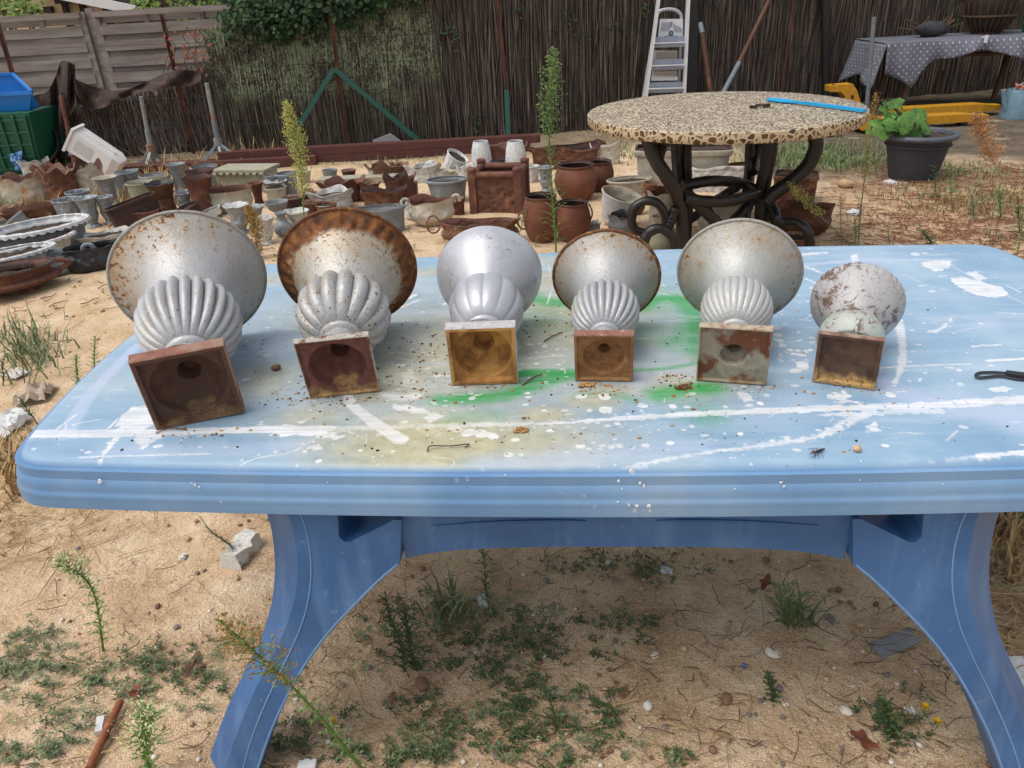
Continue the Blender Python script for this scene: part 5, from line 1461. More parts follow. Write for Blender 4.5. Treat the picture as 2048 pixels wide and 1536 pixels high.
# ------------------------------------------------------------------ foliage masses
def leafmat(name, a, b, c):
    n = N(name, 0.65, spec=.25)
    f = n.noise(9, 4, .6); f2 = n.noise(45, 3, .6)
    n.col(n.mix(n.step(f, .38, .62), n.ramp(f2, [(.3, hx(a)), (.7, hx(b))]), n.ramp(f2, [(.3, hx(b)), (.7, hx(c))])))
    n.set('Subsurface Weight', 0.0)
    return n.mat
M['ivy'] = leafmat('ivy_leaves', '#16241a', '#24391f', '#3b5a2a')
M['ivy_lt'] = leafmat('light_leaves', '#3c5427', '#5d7833', '#8c9a45')
def leafcloud(g, c, rad, n, L, rg, keep=None, droop=.3):
    for i in range(n):
        while True:
            d = Vector((rg.uniform(-1, 1), rg.uniform(-1, 1), rg.uniform(-1, 1)))
            if .25 < d.length < 1: break
        p = Vector((c[0] + d.x * rad[0], c[1] + d.y * rad[1], c[2] + d.z * rad[2]))
        if keep and not keep(p): continue
        dr = Vector((rg.uniform(-1, 1), rg.uniform(-1, .2), rg.uniform(-1, .6) - droop))
        l = L * rg.uniform(.6, 1.3)
        g.leaf(p, dr, Vector((rg.uniform(-.4, .4), -1, rg.uniform(0, 1))), l, l * .72)
rl = random.Random(8)
ivy = thing('ivy_bush', 'dark green ivy bush tumbling over the lichen-covered screen', 'bush', (0, 0, 0))
g = MB()
for px, py, rx, rz, n in [(505, 22, .24, .22, 330), (545, 32, .30, .26, 420), (600, 24, .32, .28, 420), (655, 2, .32, .26, 340), (705, 4, .32, .22, 300), (755, -8, .30, .18, 260), (800, -26, .3, .18, 220), (560, -20, .5, .25, 480), (462, 46, .10, .14, 90), (700, -40, .7, .25, 500), (850, -50, .5, .2, 240)]:
    p = onfence(px, py, .02)
    leafcloud(g, p, (rx, .22, rz), n, .062, rl)
g.build('foliage', M['ivy'], ivy, 0)
g = MB()
for px in (480, 560, 640, 720, 790):
    p = onfence(px, 60, .15)
    g.tube(spline([(p.x, p.y, 0), (p.x + .04, p.y, .6), (p.x - .05, p.y - .05, 1.2), (p.x + .1, p.y, 1.6)], 10), .014, 5)
g.build('stems', M['twig'], ivy, 60)
for i, (px, py, Y, rx, rz, n, L, lab, mt_) in enumerate([
    (10, 0, 11.0, .5, .32, 420, .07, 'yellow-green shrub at the left in front of the cream house', 'ivy_lt'),
    (50, 24, 10.6, .22, .14, 130, .06, 'low yellow-green shrub tip just above the board fence', 'ivy_lt'),
    (390, -12, 10.2, .8, .28, 800, .06, 'yellow-green hedge behind the right end of the board fence', 'ivy_lt'),
    (620, -60, 10.6, 1.7, .8, 2400, .08, 'dense dark green tree standing behind the ivy bush', 'ivy')]):
    c = AT(px, py, Y)
    t = thing('leafy_shrub', lab, 'shrub' if i < 3 else 'tree', (c.x, c.y, 0))
    g = MB(); leafcloud(g, (0, 0, c.z), (rx, rx * .6, rz), n, L, rl); g.build('crown', M[mt_], t, 0)
    g = MB()
    for k in range(5): g.tube(spline([(0, 0, -.02), (.05 * k - .1, .03, c.z * .5), (rl.uniform(-1, 1) * rx * .6, 0, c.z)], 6), [.03, .028, .024, .02, .016, .012, .01], 6)
    g.build('trunk', M['twig'], t, 60)
# orange dead creeper on the post
dc = thing('dead_creeper', 'dead orange creeper clinging to the fence post by the net', 'creeper', (0, 0, 0))
g = MB(); g2 = MB()
for k in range(6):
    x0 = rl.uniform(318, 420)
    pts = [onfence(x0 + rl.uniform(-14, 14), y, -.10) for y in (150, 120, 95, 75, 55)]
    g.tube(spline(pts, 10), .004, 4)
    for _ in range(12):
        p = onfence(x0 + rl.gauss(0, 13), rl.uniform(55, 150), -.12)
        g2.leaf(p, (rl.uniform(-1, 1), -.3, rl.uniform(-1, .3)), (0, -1, .2), rl.uniform(.03, .07), .025)
g.build('stems', M['twig'], dc, 60); g2.build('dry_leaves', M['pine'], dc, 0)
# a few green shoots threading the brown screen
sh = thing('creeper_shoots', 'scattered green creeper shoots threading the brown brushwood screen', 'creeper', (0, 0, 0))
g = MB(); g2 = MB()
for px, py in [(892, 45), (905, 60), (1140, 40), (1040, 20), (1290, 15), (1175, 75), (955, 250), (1150, 220), (905, 80), (1240, 60), (1910, 25), (1880, 60)]:
    for _ in range(9):
        p = onfence(px + rl.gauss(0, 9), py + rl.gauss(0, 12), -.03)
        g2.leaf(p, (rl.uniform(-1, 1), -.5, rl.uniform(-1, .4)), (0, -1, .3), rl.uniform(.025, .05), .025)
    pts = [onfence(px + rl.uniform(-8, 8), py + dy, -.015) for dy in (30, 10, -10, -25)]
    g.tube(spline(pts, 6), .003, 4)
g.build('stems', M['twig'], sh, 60); g2.build('leaves', M['ivy'], sh, 0)

# ------------------------------------------------------------------ poles, beams, slab
def pole(name, label, pa, pb, r, mat, n=10, sq=False):
    g = MB(); g.tube([pa, pb], r, n); return setp(g.build(name, mat, None, 50), label, 'pole')
def to_ground(pa, pb):
    d = pb - pa; return pa + d * (pa.z / -d.z)
a, b = AT(1748, 34, 7.9), AT(1734, 206, 7.9); pole('steel_pole', 'grey galvanised pole standing before the patterned tablecloth', a, to_ground(a, b), .020, M['galv'])
a, b = onfence(1650, -30, -.10), onfence(1652, 190, -.10)
pole('dark_pole', 'black wrapped pole standing between the mosaic table and the patterned tablecloth', a, to_ground(a, b), .045, M['dark'], 12)
a, b = onfence(1386, -30, -.06), onfence(1384, 190, -.06)  # black strip modelled in place of the shadow beside the stepladder
g = MB(); g.bar(a, to_ground(a, b), .10, .03, (0, 1, 0)); setp(g.build('shadow_strip', M['dark'], None, 20), 'black strip added for the shadow behind the right rail of the stepladder', 'shadow strip')
def prop(label, segs, Y0, Y1):
    t = thing('prop_pole', label, 'pole', (0, 0, 0), 'rusty props leaning on the brown screen')
    n = len(segs)
    pts = [AT(px, py, Y0 + (Y1 - Y0) * i / (n - 1)) for i, (px, py, m_2) in enumerate(segs)]
    for i in range(n - 1):
        g = MB(); q = pts[i + 1]
        if i == n - 2: q = to_ground(pts[i], pts[i + 1])
        g.tube([pts[i], q], .022 if segs[i][2] == 'rust_pole' else .025, 8); g.build('section', M[segs[i][2]], t, 50)
prop('thin rusty prop with a pale tip leaning right of the stepladder', [(1401, 48, 'galv'), (1405, 68, 'rust_pole'), (1422, 195, 'rust_pole')], 8.3, 8.0)
prop('long slanting prop, rusty above and pale below, right of the stepladder', [(1548, -20, 'rust_pole'), (1478, 126, 'galv'), (1444, 190, 'galv')], 8.5, 7.9)
def tripod(label, top, foot, legs, mat_, mat2, Y=7.45):
    t = thing('tripod_prop', label, 'prop', (0, 0, 0), 'adjustable steel props on tripod feet')
    a, b = AT(*top, Y), AT(*foot, Y)
    e = to_ground(a, b)
    g = MB(); g.tube([a, a + (e - a) * .45], .020, 8); g.build('inner_tube', mat_, t, 50)
    g = MB(); g.tube([a + (e - a) * .45, e], .027, 8); g.build('outer_tube', mat2, t, 50)
    h = a + (e - a) * .72
    g = MB(); g.tube([h + Vector((0, 0, .04)), h - Vector((0, 0, .02))], .040, 10); g.build('collar', M['galv_rust'], t, 50)
    for px, py in legs:
        q = G(px, py)
        g = MB(); g.bar(h, q, .026, .014, (0, 1, 0)); g.build('leg', mat2, t, 20)
tripod('rusty prop with tripod feet, leftmost, behind the white tub', (122, 192), (143, 290), [(120, 325), (146, 345), (170, 335)], M['rust_pole'], M['rust_pole'])
tripod('pale galvanised prop with tripod feet, middle of the three', (282, 193), (300, 288), [(268, 340), (288, 348), (336, 334)], M['galv_rust'], M['galv_rust'])
tripod('grey prop with a rust band on tripod feet, nearest the steel beams', (413, 166), (436, 284), [(394, 338), (450, 338), (506, 336)], M['galv_rust'], M['galv'])
def beam(label, a, b, w, h):
    g = MB(); g.bar(a, b, w, h, (0, 0, 1)); 
    o = setp(g.build('steel_beam', M['steel_red'], None, 20), label, 'beam', 'red-brown steel beams lying along the fence')
    return o
def Z(p, z): q = p.copy(); q.z = z; return q
BH = AT(770, 287, 7.3).z / 2
p0, p1 = AT(440, 312, 7.35), AT(1080, 270, 7.35)
beam('long red-brown steel beam on top along the foot of the lichen-covered screen', Z(AT(440, 312, 7.36), BH * 1.5), Z(p1, BH * 1.5), .12, BH * .96)
beam('lower red-brown steel beam under the long one', Z(AT(240, 330, 7.36), BH * .5), Z(AT(1060, 280, 7.36), BH * .5), .14, BH * .96)
beam('shorter red-brown steel beam in front, ending behind the tall seed head', Z(AT(225, 330, 7.22), BH * .6), Z(AT(632, 310, 7.22), BH * .6), .08, BH * 1.15)
g = MB()
p = [AT(742, 292, 7.95), AT(746, 281, 7.95), AT(780, 268, 7.95), AT(803, 284, 7.95), AT(804, 292, 7.95)]
g.rings([[tuple(q) for q in p], [tuple(q + Vector((0, .05, 0))) for q in p]], cap0=True, cap1=True)
for i, v in enumerate(g.v):
    if i % 5 in (0, 4): g.v[i] = (v[0], v[1], 0)
setp(g.build('grey_slab', plain('grey_plastic', '#86868a', .6, 0, .06, 5), None, 20), 'light grey angular slab behind the steel beams', 'slab')

# ------------------------------------------------------------------ stepladder with a folding step stool behind it
LY = 7.75
ld = thing('stepladder', 'tall aluminium stepladder standing behind the mosaic table', 'ladder', (0, 0, 0))
def rail(pts, w, t, nm, mat=M['alu'], Y=LY, tg=True, par=None):
    P = [AT(px, py, Y) for px, py in pts]
    if tg: P[-1] = to_ground(P[0], P[-1])
    for i in range(len(P) - 1):
        g = MB(); g.bar(P[i], P[i + 1], w, t, (0, 1, 0)); g.build(nm, mat, par or ld, 20)
rail([(1322, -40), (1292, 190)], .028, .05, 'rail'); rail([(1378, -40), (1368, 190)], .028, .05, 'rail')
treadm = plain('ribbed_tread', '#8c95a3', .5, .4, .06, 20)
for y in (40, 85, 130, 176, 222, 268):
    t = (y + 40) / 230
    xl_, xr_ = 1322 - 30 * t, 1378 - 10 * t
    p0, p1 = AT(xl_ + 3, y, LY), AT(xr_ - 3, y - 2, LY)
    if y in (40,): continue
    g = MB(); g.bar(p0 + Vector((0, .02, 0)), p1 + Vector((0, .02, 0)), .035, .09, (0, 0, 1)); 
    g.v = [tuple(v) for v in g.v]
    st = g.build('step', treadm, ld, 20)
    g = MB(); g.bar(p0 + Vector((0, -.032, -.004)), p1 + Vector((0, -.032, -.004)), .03, .008, (0, 0, 1)); g.build('nosing', M['alu'], st, 20)
rail([(1314, 20), (1286, 195)], .02, .02, 'rear_leg', Y=LY + .25)
ss = thing('step_stool', 'folded white step stool with a tubular hoop handle behind the stepladder', 'stool', (0, 0, 0))
SY = LY + .10
hoop = [AT(px, py, SY) for px, py in [(1290, 200), (1302, 110), (1312, 40), (1318, 24), (1330, 19), (1346, 19), (1358, 25), (1363, 40), (1360, 110), (1356, 200)]]
hoop[0] = to_ground(hoop[1], hoop[0]); hoop[-1] = to_ground(hoop[-2], hoop[-1])
g = MB(); g.tube(spline(hoop, 50), .015, 8); g.build('hoop_frame', plain('grey_white_tube', '#aeadb4', .4, .3, .05, 9), ss, 60)
def panel(q, nm, mat, th=.03):
    P = [AT(px, py, SY - .03) for px, py in q]
    g = MB(); g.rings([[tuple(v) for v in P], [tuple(v + Vector((0, th, 0))) for v in P]], cap0=True, cap1=True)
    return g.build(nm, mat, ss, 20), P
wp = plain('white_plastic_tread', '#cdd0d6', .5, 0, .05, 12)
bp_ = plain('beige_tread_label', '#b3a79c', .6, 0, .06, 12)
pl, P = panel([(1316, 87), (1321, 38), (1366, 38), (1366, 86)], 'platform', wp)
def onpanel(q, nm, mat, th=.004, par=None):
    P = [AT(px, py, SY - .034) for px, py in q]
    g = MB(); g.rings([[tuple(v) for v in P], [tuple(v + Vector((0, th, 0))) for v in P]], cap0=True, cap1=True)
    g.build(nm, mat, par, 20)
dk = plain('dark_print', '#4a4c52', .6, 0, .05, 9)
for k, (y, xa, xb) in enumerate([(73, 1328, 1355), (76, 1324, 1360), (79, 1322, 1362), (82, 1321, 1362)]): onpanel([(xa, y), (xa, y - 1.1), (xb, y - 1.6), (xb, y - .5)], 'printed_line', dk, par=pl)
g = MB(); c = AT(1342, 66, SY - .036)
g.tube([c + Vector((math.cos(i / 14 * 2 * PI) * .016, 0, math.sin(i / 14 * 2 * PI) * .016)) for i in range(15)], .006, 6); g.build('emblem', dk, pl, 60)
for y in (46, 50, 54): 
    x = 1342 - (y - 50) * .2
    onpanel([(x - 2, y), (x - 2, y - 2), (x + 2, y - 2), (x + 2, y)], 'printed_mark', dk, par=pl)
g = MB()
for k in range(9):   # slanting printed hatching either side of the emblem
    for s_, x0 in ((-1, 1324), (1, 1350)):
        x = x0 + k * 1.9
        if s_ < 0: pp = [AT(x - 4 + k * .3, 62, SY - .035), AT(x + 1, 44, SY - .035)]
        else: pp = [AT(x, 64, SY - .035), AT(x - 5, 46 + k, SY - .035)]
        g.bar(pp[0], pp[1], .003, .003, (0, 1, 0))
g.build('hatching', plain('grey_print', '#9da1a9', .6, 0, .05, 9), pl, 20)
bl_, P = panel([(1306, 127), (1310, 101), (1355, 101), (1354, 127)], 'middle_tread', bp_)
for y in (107, 110.5, 115, 119): onpanel([(1312, y), (1312, y - 1), (1352, y - 1), (1352, y)], 'printed_line', plain('brown_print', '#7d736c', .6, 0, .05, 9), par=bl_)
b2, P = panel([(1304, 156), (1306, 136), (1354, 136), (1354, 156)], 'lower_tread', bp_)
for y in (142, 149): onpanel([(1306, y), (1306, y - 1), (1353, y - 1), (1353, y)], 'printed_line', plain('brown_print', '#7d736c', .6, 0, .05, 9), par=b2)
g = MB(); g.bar(AT(1303, 158, SY - .04), AT(1355, 157, SY - .04), .03, .03, (0, 0, 1)); g.build('cross_bar', M['alu'], ss, 20)

# ------------------------------------------------------------------ crates, bowl, film and tub at the left
gcm = plain('green_plastic', '#14533f', .5, 0, .1, 6)
bcm = plain('blue_plastic', '#0b6bb5', .45, 0, .08, 6)
def green_crate():
    b1 = G(86, 346); yb = b1.y
    z1 = AT(68, 222, yb).z; xr0, xr1 = b1.x, AT(69, 222, yb).x
    w = 1.15; cx = (xr0 - w / 2)
    t = thing('green_crate', 'big dark green ribbed plastic crate upside down at the left edge', 'crate', (cx, yb, 0))
    d = .75; tp_ = (xr0 - xr1)
    g = MB()
    g.rings([[(-w / 2, 0, 0), (w / 2, 0, 0), (w / 2, d, 0), (-w / 2, d, 0)], [(-w / 2 + tp_, tp_, z1), (w / 2 - tp_, tp_, z1), (w / 2 - tp_, d - tp_, z1), (-w / 2 + tp_, d - tp_, z1)]], cap0=True, cap1=True)
    g.build('shell', gcm, t, 20)
    for i in range(12):
        u = -w / 2 + .03 + i * (w - .06) / 11
        g = MB(); g.bar((u, -.012, .02), (u * (1 - 2 * tp_ / w), tp_ - .012, z1 - .02), .014 if i not in (10, 8) else .03, .022, (0, 1, 0)); g.build('rib', gcm, t, 20)
    for i in range(5):
        u = (i + .5) / 5
        g = MB(); g.bar((-w / 2 + .02 + tp_ * u, tp_ * u - .008, z1 * u), (w / 2 - .02 - tp_ * u, tp_ * u - .008, z1 * u), .012, .018, (0, 0, 1)); g.build('cross_rib', gcm, t, 20)
    return cx, yb, z1
cx, yb, z1 = green_crate()
def blue_crate():
    t = thing('blue_crate', 'bright blue open crate with a slotted back standing on the green crate', 'crate', (cx, yb + .06, z1 + .003))
    xr1 = AT(52, 222, yb).x - cx; xr2 = AT(60, 187, yb).x - cx
    h = AT(60, 187, yb).z - z1; w = .5; d = .42
    def wall(P, nm, th):
        g = MB(); g.rings([[tuple(v) for v in P], [tuple(Vector(v) + Vector(th)) for v in P]], cap0=True, cap1=True); g.build(nm, bcm, t, 20)
    wall([(xr1 - 1.0, 0, 0), (xr1, 0, 0), (xr2, -.03, h), (xr2 - 1.0, -.03, h)], 'front_wall', (0, .012, 0))
    xk1, xk2 = xr1 - .10, AT(19, 152, yb + .42).x - cx
    zk = AT(19, 152, yb + .42).z - z1
    for i in range(9):
        u0, u1 = (i + .12) / 9, (i + .70) / 9
        fb = lambda u: Vector((xr1 + (xk1 - xr1) * u, .013 + (d - .013) * u, .0))
        ft = lambda u: Vector((xr2 + (xk2 - xr2) * u, -.016 + (d + .016) * u, h + (zk - h) * u))
        wall([fb(u0), fb(u1), ft(u1), ft(u0)], 'side_slat', (-.012, 0, 0))
    wall([(xr1 - 1, .01, .0), (xr1, .01, .0), (xk1, d, .0), (xr1 - 1, d, .0)], 'bottom', (0, 0, .01))
    wall([(xr2 - 1, d, 0), (xk1, d, 0), (xk2, d, zk), (xr2 - 1, d, zk)], 'back_wall', (0, .012, 0))
    g = MB(); g.bar((xr2 - 1, d, zk + .012), (xk2, d, zk + .012), .03, .024, (0, 0, 1)); g.build('rim', bcm, t, 20)
    g = MB(); g.bar((xr2 - 1, -.035, h), (xr2 + .01, -.035, h), .022, .03, (0, 0, 1)); g.build('rim', bcm, t, 20)
    g = MB(); g.bar((xr2, -.03, h + .012), (xk2, d, zk + .012), .03, .02, (0, 0, 1)); g.build('rim', bcm, t, 20)
blue_crate()
c = G(80, 338)
bw = thing('black_basin', 'black plastic basin propped on edge beside the green crate', 'basin', (c.x, c.y, .0))
g = MB(); g.lathe([(.22, .0), (.25, .10), (.27, .14), (.25, .14), (.22, .02)], 28, cap0=True, cap1=True)
Rb_ = Matrix.Rotation(1.0, 3, 'X')
g.v = [tuple(Rb_ @ Vector(v) + Vector((0, .1, .16))) for v in g.v]
g.build('bowl', M['dark'], bw, 40)
g = MB(); g.bar((.2, .05, .12), (.5, .1, .03), .07, .02, (0, 1, 0)); g.build('strap', M['dark'], bw, 20)
def crumple(name, label, cat, corners, mat, Y, n=10, amp=.03, seed=3, th=.004):
    g = MB(); vv = []
    for j in range(n + 1):
        for i in range(n + 1):
            u, v = i / n, j / n
            a = [corners[0][k] * (1 - u) * (1 - v) + corners[1][k] * u * (1 - v) + corners[2][k] * u * v + corners[3][k] * (1 - u) * v for k in (0, 1)]
            p = AT(a[0], a[1], Y) if Y else G(a[0], a[1], .012)
            q = mnoise.noise((u * 4, v * 4, seed)) * amp + mnoise.noise((u * 9, v * 9, seed)) * amp * .5
            vv.append(p + (Vector((0, q, 0)) if Y else Vector((0, 0, abs(q)))))
    ff = [(j * (n + 1) + i, j * (n + 1) + i + 1, (j + 1) * (n + 1) + i + 1, (j + 1) * (n + 1) + i) for j in range(n) for i in range(n)]
    g.add(vv, ff); g.add([v + Vector((0, th, -th)) for v in vv], [f[::-1] for f in ff])
    return setp(g.build(name, mat, None, 30), label, cat)
crumple('blue_film', 'crumpled light blue plastic film hanging on the green crate', 'film', [(14, 310), (43, 301), (46, 338), (36, 342)], plain('pale_blue_film', '#6d9ccb', .35, 0, .1, 10), yb - .08, amp=.06)
def white_tub():
    c = AT(196, 306, 7.0)
    a, b = AT(160, 286, 7.0), AT(226, 328, 7.0)
    ex = (b - a).normalized(); ey = Vector((0, .95, .1)); ey = (ey - ex * ey.dot(ex)).normalized(); ez = ex.cross(ey)
    if ez.z < 0: ez = -ez
    M4 = Matrix((ex, ez.cross(ex), ez)).transposed().to_4x4(); M4.translation = c
    t = thing('white_tub', 'white rectangular plastic tub lying tipped against the props', 'tub', mat4=M4)
    L_, H_ = .42, .19
    g = MB()
    r = [[(-L_ * .5, -.09, -H_ * .5), (-L_ * .5, .09, -H_ * .5), (-L_ * .5, .09, H_ * .5), (-L_ * .5, -.09, H_ * .5)], [(L_ * .35, -.1, -H_ * .42), (L_ * .35, .1, -H_ * .42), (L_ * .35, .1, H_ * .42), (L_ * .35, -.1, H_ * .42)], [(L_ * .5, -.07, -H_ * .33), (L_ * .5, .07, -H_ * .33), (L_ * .5, .07, H_ * .33), (L_ * .5, -.07, H_ * .33)]]
    g.rings(r, cap0=True, cap1=True); g.build('body', whitem, t, 25)
    g = MB(); g.box((-L_ * .5 - .012, 0, 0), (.022, .2, H_ * 1.2)); g.build('rim', whitem, t, 20)
    g = MB(); g.box((-L_ * .2, -.092, 0), (L_ * .36, .012, H_ * .55)); g.build('side_panel', plain('grey_white', '#b9b9b8', .6, 0, .05, 9), t, 20)
    g = MB(); g.box((-L_ * .05, 0, H_ * .48), (L_ * .7, .02, .02)); g.build('rib', whitem, t, 20)
white_tub()

# ------------------------------------------------------------------ the trestle under a starred cloth, right
TY0, TY1 = 8.15, 8.9
zt = AT(1768, 88, TY0).z
xa, xb_ = AT(1775, 88, TY0).x, 6.6
tt = thing('trestle_table', 'plank table on thin brown legs under the grey starred cloth', 'table', (0, 0, 0))
brw = plain('brown_table_wood', '#5f4637', .8, 0, .15, 12)
g = MB(); g.box(((xa + xb_) / 2 + .02, (TY0 + TY1) / 2, zt - .02), (xb_ - xa - .05, TY1 - TY0 - .04, .024)); g.build('board', brw, tt, 20)
for px, py, Y in [(1808, 225, TY0 + .10), (1762, 205, TY1 - .1), (1990, 222, TY1 - .15), (2110, 215, TY0 + .10)]:
    q = AT(px, py, Y)
    g = MB(); g.bar((q.x + .03, Y, zt - .033), (q.x - .05, Y, 0), .045, .045, (0, 1, 0)); g.build('leg', brw, tt, 20)
g = MB(); g.bar((xa + .2, TY0 + .2, zt - .16), (xb_, TY0 + .2, zt - .16), .03, .12, (0, 1, 0)); g.build('rail', brw, tt, 20)
cl = N('grey_starred_cloth', 0.75)
cl.co(rand=False)
vcl = cl.nd('UVMap').outputs[0]
d_ = cl.nd('TexVoronoi', {'Vector': vcl, 'Scale': 16.0, 'Randomness': 0.0}).outputs['Distance']
dd_ = cl.nd('TexVoronoi', {'Vector': cl.nd('VectorMath', {0: vcl, 1: (.03125, .03125, 0)}, operation='ADD').outputs[0], 'Scale': 16.0, 'Randomness': 0.0}).outputs['Distance']
base_ = cl.mix(cl.step(dd_, .22, .05), cl.ramp(cl.noise(6, 4), [(.3, hx('#4b4c56')), (.7, hx('#62636e'))]), hx('#7d7f8a'))
cl.col(cl.mix(cl.step(d_, .18, .05), base_, hx('#9fa1ac')))
g = MB(); uvl = []
def clothgrid(rows):
    """rows of (point, u, v)"""
    n = len(rows[0]); b = len(g.v)
    for r in rows:
        for p, u, v in r: g.v.append(tuple(p)); uvl.append((u, v))
    for j in range(len(rows) - 1):
        for i in range(n - 1):
            g.f.append((b + j * n + i, b + j * n + i + 1, b + (j + 1) * n + i + 1, b + (j + 1) * n + i)); g.m.append(0)
NX = 60
xs = [xa - .01 + (xb_ - xa) * i / NX for i in range(NX + 1)]
rows = []
for j in range(9):
    y = TY1 + (TY0 - .012 - TY1) * j / 8
    rows.append([((x, y, zt + .004 + .004 * mnoise.noise((x * 4, y * 4, 1)) - (.006 if j == 8 else 0)), x, y) for x in xs])
bot = [(1768, 145), (1783, 152), (1802, 160), (1820, 174), (1838, 150), (1852, 128), (1880, 120), (1915, 112), (1940, 104), (1954, 98), (1985, 102), (2020, 110), (2060, 122), (2120, 128), (2200, 120)]
bc = spline([tuple(AT(px, py, TY0 - .06)) for px, py in bot], 200)
def botz(x):
    q = min(bc, key=lambda p: abs(p.x - x)); return q.z
for j in range(1, 9):
    t = j / 8
    r = []
    for x in xs:
        zb_ = botz(x)
        z = zt - .006 + (zb_ - zt) * t
        y = TY0 - .016 - .05 * math.sin(t * 1.5) + .035 * t * math.sin(x * 13 + 1.2) + .018 * t * math.sin(x * 29)
        r.append(((x, y, z), x, TY0 - (zt - z)))
    rows.append(r)
clothgrid(rows)
# end drape at the left
rows = []
for j in range(10):
    t = j / 9
    r = []
    for i in range(21):
        u = i / 20
        y = TY0 - .016 + (TY1 - TY0) * u
        hang = [.40, .30, .26, .34, .42][min(4, int(u * 4.99))]
        hang = .40 - .12 * math.sin(u * PI) + .06 * u
        x = xa - .012 - .10 * t * (.6 + .4 * math.sin(u * 9)) - .05 * t
        z = zt - .004 - hang * t
        r.append(((x, y + (-.05 * t if i == 0 else .02 * t * math.sin(u * 15)), z), xa - (zt - z), y))
    rows.append(r)
clothgrid(rows)
co_ = g.build('starred_cloth', cl.mat, None, 60)
ul = co_.data.uv_layers.new(name='UVMap')
for lp in co_.data.loops: ul.data[lp.index].uv = uvl[lp.vertex_index]
sm_ = co_.modifiers.new('thick', 'SOLIDIFY'); sm_.thickness = .003
setp(co_, 'grey cloth printed with white stars draped over the plank table', 'tablecloth')
q = AT(1971, 78, TY0 - .03)
g = MB(); g.box((q.x, q.y - .012, q.z), (.028, .012, .07)); g.box((q.x, q.y + .02, zt + .012), (.028, .06, .008)); setp(g.build('table_clip', whitem, None, 20), 'small white clip gripping the starred cloth', 'clip')
# bundle, wicker cage and green can on the trestle
c = AT(1860, 76, 8.6)
bd = thing('dark_bundle', 'dark bundle of twigs and cloth on the starred cloth', 'bundle', (c.x, 8.6, zt + .008))
g = MB(); vv, ff = ico((0, 0, .07), 1, (.17, .1, .075), 3)
vv = [(x, y, max(0, z + .03 * mnoise.noise((x * 9, y * 9, z * 9)))) for x, y, z in vv]
g.add(vv, ff); g.build('cloth', plain('dark_cloth', '#2e2c30', .8, 0, .25, 20, .6), bd, 60)
g = MB()
for k in range(24): 
    a = rl.uniform(-1, 1); g.tube([(a * .2, rl.uniform(-.06, .06), rl.uniform(.05, .12)), (a * .2 + rl.uniform(-.2, .2), rl.uniform(-.1, .1), rl.uniform(.08, .2))], .004, 4)
g.build('twigs', M['twig'], bd, 60)
c = AT(1972, 74, 8.6)
wk = thing('wicker_cage', 'tall brown wicker cage basket standing on the starred cloth', 'basket', (c.x, 8.62, zt + .008))
wkm = plain('brown_wicker', '#4b3324', .75, 0, .2, 20)
for k in range(26):
    a = 2 * PI * k / 26
    g = MB(); g.tube([(math.cos(a) * r, math.sin(a) * r, z) for r, z in [(.12, 0), (.20, .08), (.27, .2), (.29, .33), (.26, .46), (.2, .56)]], .006, 5); g.build('wicker_rod', wkm, wk, 60)
for z, r in [(.01, .12), (.17, .255), (.33, .29), (.5, .24)]:
    g = MB(); g.tube([(math.cos(i / 28 * 2 * PI) * r, math.sin(i / 28 * 2 * PI) * r, z) for i in range(29)], .011, 6); g.build('hoop', wkm, wk, 60)
g = MB(); g.lathe([(.11, .012), (.18, .08), (.24, .2), (.25, .3), (.2, .4), (.02, .42)], 20, cap0=True, cap1=True); g.build('inner_lining', darkw, wk, 60)
c = AT(2048, 74, 8.5)
gc = thing('green_can', 'green plastic can at the right edge of the starred cloth', 'can', (c.x + .06, 8.5, zt + .008))
g = MB(); g.lathe([(.08, 0), (.085, .02), (.085, .16), (.05, .2), (.03, .22), (.03, .25)], 20, cap0=True, cap1=True); g.build('body', plain('green_can_plastic', '#2f7a45', .45, 0, .06, 9), gc, 45)
g = MB(); g.tube([(-.05, 0, .19), (-.09, 0, .21), (-.10, 0, .14), (-.085, 0, .08)], .012, 7); g.build('handle', plain('green_can_plastic', '#2f7a45', .45, 0, .06, 9), gc, 50)

# ------------------------------------------------------------------ pallet truck
yel = weather('yellow_paint', '#c08a1c', '#a87415', '#54401f', 8, .55, .15, rough=.45, bump=.15, third_thr=.68)
pt_ = thing('pallet_truck', 'yellow pallet truck with its forks pointing right, behind the potted plant', 'pallet truck', (0, 0, 0))
def fork(p0, p1, Y, z0, z1, nm):
    a, b = AT(*p0, Y), AT(*p1, Y); L_ = b.x - a.x
    g = MB()
    rg_ = []
    for t, zz, w in [(0, z1, .08), (.1, z1, .08), (.8, z1, .08), (.93, z1 - .02, .07), (1, z0 + .05, .05)]:
        x = a.x + L_ * t
        rg_.append([(x, Y - w, z0), (x, Y + w, z0), (x, Y + w, zz), (x, Y - w, zz)])
    g.rings(rg_, cap0=True, cap1=True); return g.build(nm, yel, pt_, 25)
fork((1705, 262), (1968, 245), 7.35, .045, .115, 'fork'); fork((1780, 250), (1990, 236), 7.85, .045, .115, 'fork')
q = AT(1700, 256, 7.6)
g = MB()
P = [(-.05, 0), (.12, 0), (.12, .09), (.05, .12), (.02, .14), (-.05, .14)]
g.rings([[(q.x + x, 7.22, z + .03) for x, z in P], [(q.x + x, 7.98, z + .03) for x, z in P]], cap0=True, cap1=True); g.build('cross_head', yel, pt_, 25)
P = [AT(px, py, 7.55) for px, py in [(1661, 184), (1661, 172), (1706, 168), (1714, 180), (1723, 210), (1726, 244), (1700, 246), (1694, 210), (1690, 192), (1682, 184)]]
g = MB(); g.rings([[tuple(p) for p in P], [tuple(p + Vector((0, .14, 0))) for p in P]], cap0=True, cap1=True); g.build('mast_housing', yel, pt_, 25)
